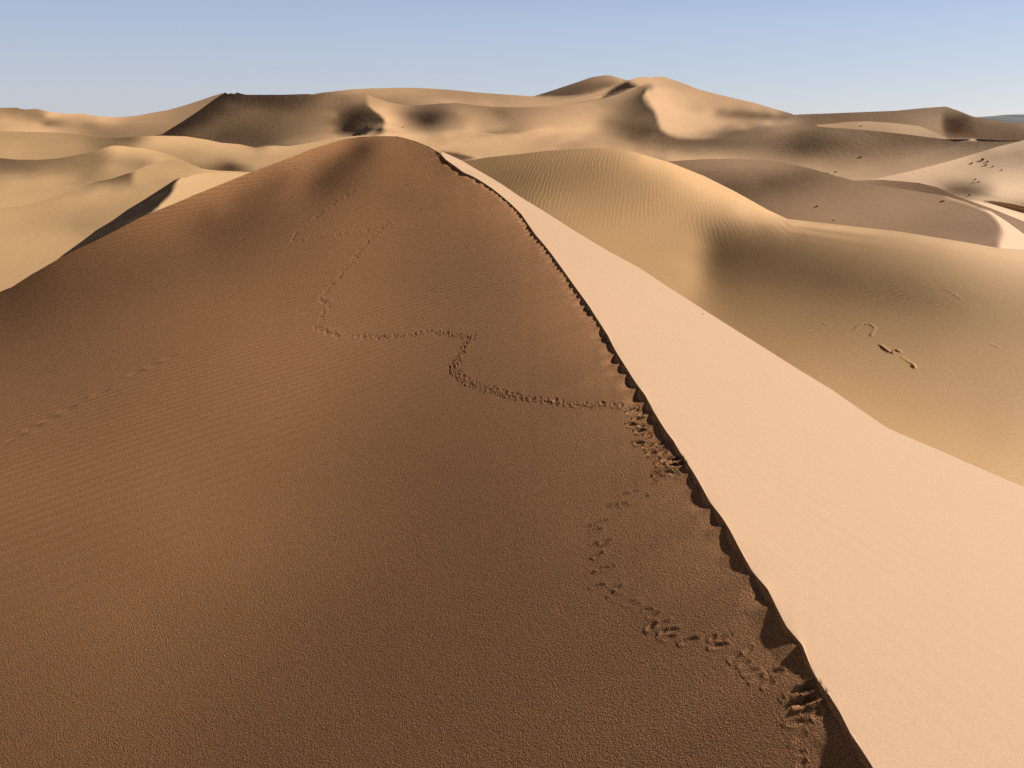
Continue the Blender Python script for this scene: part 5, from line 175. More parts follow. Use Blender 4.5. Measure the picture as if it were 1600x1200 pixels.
RANGE['Y3'] = ([
[47864,14,16,15,15,16,16,16,16,16,16,16,17,17,16,18,27,28,28,28,27,40,43,45,45,46,60,67,72,77,82,90,97,104,105,101,100,99,112,94,66,2,1,0,-2,24,22,17,15,17,48,79,80,72,68,69,69,68,46,36,26,-11,-10,-19,-18,-18,-22,-11,16,18,18,19,26,30,31,31,32,32,29,28,27,28,29,30,30,30,30,37,40,40,40,40,40,41],
[-115,3,1,3,2,2,2,2,2,2,3,2,2,1,3,2,2,1,2,1,1,0,1,-1,-1,-2,-3,-5,-7,-8,-9,-13,-14,-15,-15,-13,-9,-3,3,10,15,23,20,17,15,9,6,6,4,4,5,-1,-1,-1,0,-1,0,0,1,1,1,3,4,5,4,4,3,2,1,1,1,1,0,1,1,1,1,2,1,1,2,1,1,0,0,1,0,0,0,0,0,0,1,-1],
[-114,3,2,2,3,2,2,2,3,2,2,2,2,3,2,2,2,2,1,2,2,1,0,-1,0,0,-2,-3,-3,-6,-6,-8,-9,-11,-13,-12,-10,-8,-6,4,13,21,18,16,12,7,7,4,4,3,1,0,0,-1,0,0,-1,1,1,1,1,4,4,5,4,3,1,1,2,0,2,0,2,1,1,1,1,1,1,2,1,2,0,1,0,0,1,0,0,0,0,1,-1,1],
[-111,1,3,2,2,2,2,3,1,3,1,3,2,2,2,1,3,2,2,2,2,1,1,1,1,0,-1,-1,-3,-3,-4,-4,-6,-7,-8,-9,-10,-10,-12,-5,3,12,15,14,14,10,8,7,5,2,2,-1,-1,1,-1,0,0,0,1,2,3,4,3,3,3,2,2,0,1,2,0,2,1,1,2,1,2,1,1,1,2,1,1,0,1,0,0,0,1,0,1,-1,1,-1],
[-115,3,1,2,2,3,2,1,3,1,3,2,2,2,2,3,1,3,3,2,2,2,1,2,1,1,0,-1,0,-1,-2,-3,-3,-4,-5,-4,-6,-8,-11,-10,-4,6,7,10,11,11,8,7,6,4,1,-1,-1,-1,0,0,1,0,1,2,2,4,3,4,2,1,1,0,1,1,2,1,1,2,1,3,1,1,2,2,1,2,1,0,0,1,0,0,0,0,0,0,0,1],
[-126,2,3,2,2,2,3,2,2,3,3,2,2,2,3,2,4,2,2,3,3,2,3,2,1,2,1,1,0,0,-1,-1,-2,-2,-2,-2,-4,-4,-6,-8,-5,1,3,3,7,6,8,8,6,5,0,-1,-1,-1,-1,0,-1,1,2,2,2,3,4,2,1,2,0,1,1,1,1,2,2,2,1,1,2,2,2,1,2,1,1,1,1,0,0,1,0,0,0,1,0,0],
[-142,2,3,3,3,3,2,4,3,2,2,3,3,4,2,3,3,3,4,3,2,4,4,3,2,2,2,2,0,0,0,0,-1,-1,0,-2,0,-3,-4,-4,-6,-1,0,2,2,5,6,7,7,5,2,-3,-1,-1,-1,-1,0,0,1,1,3,3,2,2,2,1,0,1,1,2,1,2,1,2,3,2,1,3,1,2,2,2,1,0,0,0,2,-1,0,1,0,0,0,0],
[-153,3,2,3,3,2,3,3,2,4,3,3,3,2,3,3,3,5,2,4,4,4,4,3,4,2,3,2,2,2,0,0,0,-1,0,0,-1,0,-3,-4,-3,-1,-2,0,2,2,5,6,7,7,2,-3,-2,-1,0,-2,-1,0,0,2,2,3,2,1,2,2,1,0,2,1,2,2,2,2,1,2,3,1,2,2,2,2,1,0,1,1,-1,2,0,0,0,0,1,0],
[-156,2,3,1,3,2,3,2,3,2,2,3,3,2,3,3,3,3,4,3,4,5,4,5,3,4,4,2,3,1,2,0,1,0,-1,1,0,-1,-1,-2,-3,-2,0,0,0,1,3,5,7,7,0,0,-1,-1,-1,-1,-1,-2,1,0,2,1,2,2,2,2,1,2,2,2,2,0,3,1,2,2,2,2,2,2,2,2,1,1,0,0,2,-1,1,1,0,1,-1,1],
[-153,2,1,3,1,2,1,2,2,2,3,2,2,3,2,2,3,2,3,3,4,3,4,5,5,4,4,4,2,2,2,2,0,0,1,-1,1,0,0,-1,-2,-1,-1,0,1,0,2,3,5,6,3,1,-1,0,-1,-1,-2,-1,-2,1,1,1,1,2,2,3,2,4,1,1,2,2,1,2,2,1,2,2,2,2,2,2,1,1,1,1,0,1,0,0,1,-1,1,0],
[-145,1,1,1,1,1,2,1,2,2,1,2,1,2,2,2,2,2,2,2,3,3,4,3,5,4,4,4,4,3,1,2,1,1,0,1,0,0,0,-1,-1,-1,0,0,1,1,1,3,4,5,4,1,0,-1,-1,0,-1,-3,-1,-1,0,1,2,2,4,2,4,3,1,2,1,3,1,1,1,2,1,2,3,2,2,2,1,1,0,1,0,1,0,1,0,1,0,0],
[-136,0,1,1,1,1,1,1,1,1,1,1,2,1,2,1,1,1,2,2,1,2,2,4,3,4,4,4,4,3,3,1,1,1,1,0,0,2,-1,0,0,-1,0,1,0,2,1,2,3,3,5,2,0,0,1,-1,-1,-2,-2,-1,-1,1,2,4,2,5,4,3,2,1,1,1,1,1,2,1,2,1,2,2,2,2,2,0,1,0,1,0,1,0,1,0,1,0],
[-128,1,1,-1,1,1,0,1,1,1,1,1,1,2,1,1,1,1,0,1,1,1,1,2,2,4,3,4,3,4,3,3,1,1,1,0,1,-1,1,0,-1,1,-1,0,1,0,2,2,2,3,4,4,2,1,0,1,-1,-1,-1,-2,-1,2,2,3,4,3,4,3,1,1,1,1,1,2,0,2,1,1,2,1,3,2,1,0,1,1,0,1,1,0,0,1,0,1],
[-120,0,0,1,0,1,1,0,0,1,1,1,1,1,1,1,1,0,1,1,0,0,1,-1,3,1,3,3,4,3,3,2,3,1,0,1,0,0,0,0,0,0,0,0,0,1,1,1,1,2,4,5,4,3,1,0,1,0,0,-1,0,2,1,2,3,3,4,3,0,1,2,1,1,0,1,1,0,3,0,3,1,3,1,1,0,0,2,0,0,1,0,1,0,0],
[-114,1,0,1,0,0,0,1,1,0,1,0,1,1,1,2,-1,1,1,0,1,0,-1,0,0,1,1,2,2,4,3,3,2,1,1,1,0,1,0,0,-1,0,0,0,0,0,1,0,2,1,3,4,5,4,3,2,2,0,0,2,-1,2,2,2,3,3,2,2,1,1,1,0,1,1,0,1,2,0,2,2,2,1,1,1,0,1,0,1,1,0,1,0,1,1],
[-109,1,0,1,0,1,0,1,0,0,1,0,1,0,1,1,1,1,0,0,1,0,-1,0,-1,1,-1,1,2,1,4,3,2,2,1,0,1,0,0,-1,1,0,0,-1,1,0,-1,1,0,1,1,4,5,4,4,4,3,2,2,0,2,1,2,2,2,2,3,2,1,1,0,2,0,0,2,0,1,1,2,0,2,2,1,0,2,0,1,0,0,1,0,1,0,0],
[-104,0,1,0,1,0,1,0,0,1,0,1,0,1,0,1,0,0,1,1,1,-1,0,-1,0,-1,0,-1,0,3,1,3,3,2,1,1,0,0,0,0,0,-1,1,0,-1,0,0,0,0,0,1,2,4,5,5,5,2,4,2,3,1,2,2,2,2,2,2,2,1,1,1,1,1,0,1,1,0,1,1,2,2,2,1,0,0,1,0,1,0,0,1,0,1,1],
[-102,0,1,1,0,1,1,0,1,0,0,1,1,0,1,0,1,0,1,1,0,0,-1,0,-1,0,-1,-1,0,0,1,2,3,3,2,0,0,1,-1,0,-1,1,0,0,0,-1,0,0,0,0,-1,1,2,4,4,5,5,4,5,2,2,2,2,3,2,3,1,2,1,1,1,1,1,1,0,1,1,1,1,2,0,2,1,1,0,1,0,0,1,0,1,0,0,0],
[-102,2,1,0,2,0,1,1,0,1,1,0,0,1,1,0,0,1,0,0,1,0,0,0,0,-1,-1,-1,-1,-1,2,1,2,2,2,2,1,-1,0,0,-1,1,0,0,0,-1,-1,0,0,0,-1,-1,1,2,4,4,6,5,4,4,3,4,2,2,3,2,3,1,2,0,2,0,1,1,1,0,2,0,2,0,2,2,0,1,0,0,2,0,-1,1,0,1,0,1],
[-102,1,1,2,0,2,0,1,2,1,0,1,1,0,1,1,0,0,0,1,1,0,0,-1,0,-1,0,-1,-1,0,-1,0,1,3,2,2,1,1,-1,0,0,0,0,0,1,-2,-1,0,0,-1,0,-2,0,1,3,3,4,6,5,5,4,4,3,3,3,2,2,3,0,2,0,2,1,1,0,1,0,2,0,2,2,0,2,0,1,0,0,0,1,0,0,0,1,0],
[-104,1,2,1,2,1,2,1,1,1,1,1,1,1,0,1,0,0,1,0,0,1,0,0,-1,1,-2,0,-1,-1,0,0,1,0,3,2,2,1,1,-2,0,0,1,0,0,-1,0,-2,1,-1,-1,-2,-1,0,1,2,4,4,6,5,6,4,5,4,2,3,3,1,2,1,1,1,1,0,1,2,0,1,1,1,1,2,0,1,0,1,0,1,0,0,0,0,1,0],
[-106,3,1,2,1,1,2,1,1,2,1,1,1,1,1,1,0,1,0,0,1,0,0,0,1,-1,0,-1,-1,-1,-1,0,0,2,1,3,2,1,0,1,-1,1,0,0,-1,0,-1,0,-2,1,-2,-1,-3,-1,1,1,3,3,5,5,6,5,6,4,5,3,3,2,1,1,2,0,1,1,1,0,2,0,2,1,1,1,1,0,1,0,0,0,0,0,1,0,0,1],
[-107,1,2,2,2,2,1,2,1,1,2,1,1,1,1,1,1,0,0,1,0,0,1,1,-1,1,-1,-1,0,-1,0,-1,0,0,1,2,2,3,1,0,0,0,0,1,0,0,-2,-1,0,-2,-1,-1,-2,-1,-2,2,0,3,4,5,5,6,5,6,5,5,3,3,2,1,0,2,0,1,1,1,0,2,0,2,1,1,1,0,0,1,1,0,0,0,0,0,0,0],
[-107,1,2,1,2,1,1,2,2,1,2,1,2,1,1,1,1,1,0,1,0,0,0,0,1,0,1,-1,-1,0,-1,0,-1,0,1,2,2,2,1,1,0,2,0,0,0,-1,-1,-1,0,-1,-1,-3,-1,-2,-1,-1,1,1,2,5,5,6,6,6,6,5,3,4,2,2,1,1,1,0,1,0,2,0,2,1,1,2,0,1,0,0,0,1,0,0,0,1,0,0],
[-109,2,2,1,2,1,2,2,1,2,1,2,1,1,2,1,1,0,1,1,1,0,0,0,0,1,0,0,0,-1,-1,0,0,0,0,1,2,2,1,1,2,0,1,1,0,-1,0,-1,-2,0,-2,-1,-3,-1,-1,-2,-1,0,3,2,4,6,5,6,6,6,4,4,3,3,3,1,1,1,0,1,1,1,1,1,1,2,1,-1,1,0,1,0,0,0,0,0,0,0],
[-107,1,1,1,1,3,1,1,2,1,1,2,1,2,1,1,1,2,1,-1,1,1,0,1,0,0,0,0,0,0,0,0,-1,0,1,0,2,1,2,1,1,1,1,1,1,-1,-1,0,-1,-1,-1,-3,-1,-2,-2,-1,-1,-1,0,3,3,5,5,6,6,5,5,4,4,3,3,2,1,1,1,1,0,2,1,1,2,0,1,1,0,1,0,-1,1,0,0,0,0,0],
[-107,2,0,2,2,0,2,1,1,2,1,2,1,2,1,1,1,1,1,2,0,0,0,0,1,1,0,0,0,0,0,-1,0,0,0,2,0,1,1,2,1,2,2,0,1,0,-1,-1,0,0,-3,-1,-2,-2,-2,-2,-1,-1,1,1,2,3,6,4,6,6,4,4,4,4,3,3,2,2,1,1,1,1,1,2,1,1,1,-1,1,0,0,1,0,0,0,0,0,1],
[-106,1,2,1,0,2,1,1,2,1,2,0,2,1,1,2,2,0,1,1,1,0,1,0,1,0,-1,1,0,0,0,0,0,0,0,1,1,1,2,0,2,2,1,1,1,0,0,0,-1,-1,-1,-2,-2,-2,-1,-2,-2,-1,-1,1,2,4,3,5,5,5,4,5,3,4,3,4,3,1,2,1,1,1,2,1,2,2,-1,1,0,0,1,0,0,1,0,0,0,-1],
[-104,0,1,2,1,1,1,2,0,1,2,1,1,2,1,2,0,1,2,0,1,1,0,0,0,1,0,0,0,0,0,1,0,0,1,-1,1,2,0,2,1,1,2,2,1,1,0,-1,0,-1,-1,-2,-2,-2,-1,-2,-2,-2,0,0,1,3,3,5,5,4,5,4,4,3,4,3,3,2,1,2,2,2,1,2,1,1,1,0,0,1,0,0,0,0,0,0,1,0],
[-104,2,1,0,2,1,1,1,2,1,0,2,2,0,2,0,2,1,0,2,1,0,0,1,0,0,1,-1,0,1,0,0,0,0,0,2,0,1,1,1,1,2,2,2,1,0,0,1,0,-1,-2,-1,-2,-1,-2,-1,-2,-2,-1,0,0,3,3,4,4,5,4,4,2,4,3,4,3,3,2,2,2,0,3,1,2,2,1,0,-1,0,0,1,0,0,1,0,0,0],
[-102,1,1,1,1,1,1,1,1,1,2,1,0,2,1,2,0,2,1,0,1,1,0,0,0,1,-1,1,0,0,0,0,1,0,1,-1,2,0,1,1,1,3,1,1,2,1,0,0,0,0,0,-2,-2,-1,-2,-2,-1,-2,-1,0,0,2,3,3,4,4,4,4,3,3,3,3,3,3,3,2,1,3,1,2,2,1,1,0,1,0,0,0,0,0,0,1,0,0],
[-101,1,1,1,1,1,1,1,1,2,0,2,1,1,1,1,1,1,1,1,1,0,1,0,0,0,1,-1,0,0,0,0,0,1,0,2,0,1,1,0,2,1,2,2,1,1,1,1,0,0,-1,-1,-2,-1,-1,-2,-2,-2,-1,-1,1,1,2,3,4,4,4,3,4,2,4,2,3,3,2,2,2,2,2,3,1,3,0,1,0,-1,0,0,0,1,0,0,1,0],
[-100,1,1,1,1,1,1,1,1,1,2,0,2,1,1,1,1,0,1,2,0,1,0,1,0,0,-1,0,0,0,1,0,0,0,1,0,1,1,0,2,0,2,2,2,2,1,1,0,1,0,-1,-1,-1,-2,-1,-1,-2,-1,-1,-1,-1,2,2,2,3,4,4,4,2,2,3,4,3,2,3,1,2,2,3,2,3,1,2,0,-1,0,-1,-1,1,0,1,1,0,2],
[-99,1,1,1,1,1,1,1,1,1,1,1,1,1,1,2,0,2,0,1,2,0,0,0,0,0,1,-1,0,0,0,0,0,0,0,1,1,1,1,0,2,2,2,1,2,1,1,1,0,0,0,-1,0,-1,-2,-1,-2,-1,-2,0,0,1,1,3,2,4,3,3,2,4,2,3,3,2,2,3,2,2,2,3,2,3,0,-2,-415,214,112,52,22,10,4,3,1,0],
[-98,1,1,1,1,1,1,1,1,1,1,1,1,1,2,0,2,0,2,0,0,1,0,1,1,-1,0,0,0,-1,0,0,0,1,0,1,0,1,1,1,0,2,2,2,2,1,1,1,1,1,-1,0,-2,0,0,-2,-1,-3,0,-2,0,1,2,1,3,3,3,3,3,2,3,3,2,3,2,2,1,1,2,4,4,1,1,-1221,847,117,101,70,42,23,12,4,4,2],
[-97,1,1,1,1,1,1,1,1,1,1,1,1,1,1,1,1,1,0,1,2,0,1,-1,0,2,-1,0,-1,0,-1,1,0,-1,1,0,2,0,0,1,2,1,2,2,2,1,1,1,1,1,0,0,-1,-1,-1,0,-2,-1,-1,-1,0,0,1,2,3,2,3,3,1,3,3,2,3,3,2,2,1,0,2,4,4,3,-2303,1775,98,105,104,84,58,36,20,13,5,3]], 0.0001)
RANGE['Y5'] = ([
[39195,50,49,50,51,51,51,52,52,53,53,55,56,57,58,60,62,63,109,114,120,103,107,110,113,116,130,132,133,132,132,74,74,73,73,71,109,107,106,102,101,62,62,61,61,59,70,69,70,71,72,77,81,86,92,72,76,24,-4,146,149,112,85,85,87,86,70,70,69,70,44,43,43,43,42,42,16,16,14,15,3,3,2,2,2,-6,-6,-6,-7,-7,-6,-7,-8],
[-38,-1,-1,-1,-2,-2,-1,-2,-2,-2,-2,-2,-3,-3,-3,-3,-4,-3,-8,-8,-9,-7,-8,-6,-7,-6,-6,-6,-5,-4,-3,2,2,2,0,2,0,-1,0,1,1,2,1,1,-1,1,-2,-3,-4,-6,-7,-10,-12,-17,-19,-20,47,48,16,-1,-3,-2,1,2,0,1,2,2,3,3,4,5,4,4,5,4,6,6,7,6,7,2,1,2,2,2,2,2,3,2,2,2,3],
[-37,-2,-1,-2,-1,-1,-2,-1,-2,-2,-1,-3,-2,-3,-2,-3,-4,-3,-7,-9,-8,-7,-7,-7,-7,-7,-7,-6,-6,-4,-5,0,0,1,2,1,-1,0,-1,1,0,1,0,1,1,0,0,1,0,-1,-2,-3,-7,-8,-12,30,25,-2,4,-5,-3,-1,1,0,1,1,2,3,2,2,4,4,5,4,4,5,6,6,6,6,8,1,2,1,2,2,3,2,2,3,1,3,2],
[-38,-1,-1,-1,-2,-1,-1,-2,-1,-1,-3,-1,-3,-1,-3,-3,-2,-4,-7,-7,-8,-7,-7,-8,-6,-8,-7,-8,-6,-6,-5,0,-1,0,0,0,-1,-1,0,-1,0,-2,-1,-1,1,0,2,1,1,2,2,2,2,2,0,19,0,2,4,-3,-3,-2,1,1,0,1,2,1,3,2,4,4,4,5,4,4,7,6,6,6,6,2,2,2,1,3,1,3,2,2,3,2,2],
[-37,-2,-1,-1,-1,-1,-2,-1,-1,-2,-1,-2,-2,-2,-2,-3,-2,-3,-7,-7,-7,-6,-6,-8,-8,-6,-9,-7,-8,-7,-6,-2,-1,-1,0,0,-2,-1,-2,-1,-1,-4,-2,-2,-3,-1,-1,0,1,1,2,2,3,2,6,21,2,5,8,-2,-2,0,-1,1,1,1,1,2,2,2,4,5,4,4,5,4,5,6,7,6,8,1,1,2,2,1,3,2,2,2,3,2,2],
[-38,0,-2,-1,-1,-2,0,-2,-1,-2,-1,-2,0,-3,-2,-1,-3,-2,-6,-6,-8,-5,-7,-6,-7,-8,-9,-8,-9,-7,-7,-2,-2,-2,-1,0,-2,-2,-2,-2,-2,-3,-5,-4,-3,-3,-4,-4,-2,-2,-2,0,1,-3,48,22,-4,3,7,0,-2,-2,2,0,1,1,2,2,1,3,4,3,4,5,4,5,6,6,6,7,6,1,3,1,1,3,2,2,2,3,1,2,3],
[-37,-2,0,-2,-1,-1,-2,0,-2,-1,-1,-1,-2,-1,-2,-2,-2,-2,-5,-6,-6,-6,-5,-6,-7,-7,-9,-9,-8,-10,-7,-4,-3,-2,-2,-1,-3,-3,-1,-2,-2,-3,-2,-5,-4,-5,-5,-5,-7,-6,-6,-5,20,51,29,-6,-5,3,6,-3,-2,0,0,1,1,0,3,1,3,2,4,4,4,4,4,5,6,7,6,6,7,2,1,2,2,2,2,2,3,1,3,2,2],
[-38,0,-2,0,-2,-1,-1,-2,0,-1,-2,-2,-1,-1,-1,-2,-1,-2,-5,-5,-5,-4,-6,-5,-6,-7,-8,-10,-9,-8,-10,-5,-3,-4,-3,-3,-4,-2,-3,0,-1,-2,-3,-2,-3,-2,-5,-4,-5,-5,-13,43,38,21,-7,-6,-6,1,7,-3,-4,-1,0,1,0,2,1,3,2,2,3,4,5,4,5,4,7,6,6,7,8,1,2,1,2,2,2,2,2,2,2,3,2],
[-37,-2,0,-2,-1,-1,-1,-1,-2,-1,-1,0,-2,-1,-2,-1,-2,-1,-4,-5,-4,-4,-3,-6,-5,-6,-7,-8,-10,-10,-10,-5,-6,-4,-5,-4,-6,-4,-3,-3,0,-2,-1,-1,-1,-2,-2,0,-4,18,47,20,-1,-6,-5,-6,-5,0,6,-4,-4,-2,0,0,1,0,2,2,2,2,5,4,3,5,4,5,6,6,8,6,7,2,1,2,1,3,2,2,2,2,2,2,3],
[-37,-1,-2,-1,0,-2,-1,-1,-1,-1,-1,-2,-1,-2,0,-1,-1,-2,-4,-3,-5,-3,-3,-3,-5,-4,-7,-7,-8,-9,-10,-6,-6,-7,-6,-6,-9,-8,-6,-3,-3,-2,-3,-1,1,-4,-9,12,42,36,20,-7,-4,-5,-6,-4,-6,2,4,-4,-3,-3,0,0,0,0,1,2,2,2,3,4,5,3,5,5,6,7,5,7,7,2,2,2,2,1,2,2,2,3,2,2,2],
[-37,-1,-1,-1,-2,0,-2,-1,-2,-1,-1,-1,-1,-1,-1,-2,-1,-1,-3,-4,-2,-3,-3,-3,-3,-4,-4,-6,-6,-8,-9,-5,-7,-7,-7,-8,-11,-12,-10,-10,-6,-8,-7,-10,19,22,42,35,16,-1,-4,-6,-5,-4,-5,-5,-5,1,6,-4,-5,-1,-1,-1,0,0,1,1,1,2,3,4,4,4,5,4,6,6,7,6,8,1,2,1,2,2,2,3,2,2,2,3,2],
[-37,-1,-1,-1,-1,-2,-1,-1,-1,-1,-2,-1,-1,-1,-1,-1,-1,-2,-2,-4,-3,-2,-3,-2,-2,-3,-4,-3,-5,-5,-6,-4,-4,-6,-7,-7,-13,-14,-15,-14,-15,-11,18,44,29,27,14,-2,-6,-3,-3,-5,-4,-5,-5,-4,-4,1,5,-4,-3,-3,1,-1,-1,-1,2,0,2,0,4,3,3,4,4,4,6,6,6,7,7,2,1,3,1,2,3,1,3,2,3,1,2],
[-36,-2,-1,-2,-1,-1,-1,-1,-1,-1,-1,-1,-2,-1,-2,0,-2,0,-4,-3,-3,-2,-2,-2,-2,-2,-2,-4,-2,-3,-3,-2,-2,-3,-3,-5,-10,-11,-15,-18,-20,51,37,16,-1,2,-4,-3,-3,-3,-4,-4,-5,-5,-5,-4,-3,1,5,-3,-4,-1,-1,0,-1,0,0,1,0,2,2,3,3,4,3,4,6,6,6,6,7,2,2,1,2,2,2,3,1,3,2,2,3],
[-37,-1,-1,-1,-1,-1,-1,-2,-1,-2,0,-2,0,-1,-2,-2,0,-2,-3,-3,-3,-2,-2,-2,-2,-2,-2,-2,-2,-3,-2,0,0,1,-1,0,-3,-5,-6,-8,19,18,0,-2,-1,-1,-2,-2,-3,-4,-3,-4,-4,-5,-4,-3,-5,1,5,-3,-2,-2,0,0,0,-1,0,1,1,0,3,2,3,3,3,3,6,5,6,7,6,2,1,2,1,3,2,2,3,2,2,3,2],
[-36,-1,-2,0,-2,-1,-1,-1,-1,-1,-2,-1,-2,-1,0,-2,-2,-1,-3,-2,-4,-2,-2,-2,-2,-2,-3,-2,-3,-1,-2,0,1,0,1,1,0,0,1,0,10,0,0,-1,-2,0,-1,-3,-2,-3,-4,-3,-4,-4,-4,-5,-3,2,4,-2,-3,-2,0,0,0,-1,1,1,0,0,2,3,2,2,3,4,5,5,6,5,8,1,2,2,2,2,2,2,2,2,2,2,3],
[-37,-1,0,-2,-1,-1,-1,-2,-1,-1,-1,-1,-1,-1,-2,0,-2,-1,-3,-4,-3,-2,-2,-3,-2,-2,-3,-2,-3,-2,-3,0,0,1,0,1,0,1,0,1,6,3,2,-1,0,-1,-2,-1,-2,-2,-3,-3,-4,-4,-5,-2,-4,0,5,-3,-2,-1,0,0,0,0,1,0,0,1,2,1,3,2,3,3,4,6,5,6,6,2,2,0,2,2,3,2,2,2,3,2,2],
[-36,-1,-2,-1,0,-2,-1,-1,-1,-1,-1,-1,-1,-2,-1,-2,0,-2,-3,-3,-3,-2,-3,-2,-2,-3,-2,-4,-2,-4,-2,-1,-1,-1,0,0,-1,0,0,1,9,3,2,2,0,-1,0,-1,-2,-3,-2,-3,-3,-3,-4,-4,-3,2,4,-3,-3,0,0,0,0,0,0,1,1,0,1,3,1,3,2,3,4,4,6,5,6,2,1,3,1,3,1,2,2,3,1,3,2],
[-36,-1,-1,-1,-2,0,-2,-1,-1,-1,-2,-1,-1,-1,-1,-1,-1,-1,-4,-3,-3,-2,-1,-3,-3,-2,-3,-3,-3,-3,-3,-1,-2,-2,-1,-1,-3,-2,-2,-2,13,6,4,2,1,1,-1,0,-2,-1,-2,-3,-3,-3,-3,-3,-4,1,4,-2,-2,-1,0,0,0,1,1,0,0,1,2,1,2,2,2,2,4,5,5,5,7,1,2,1,2,1,2,3,2,2,3,1,2]], 0.0001)
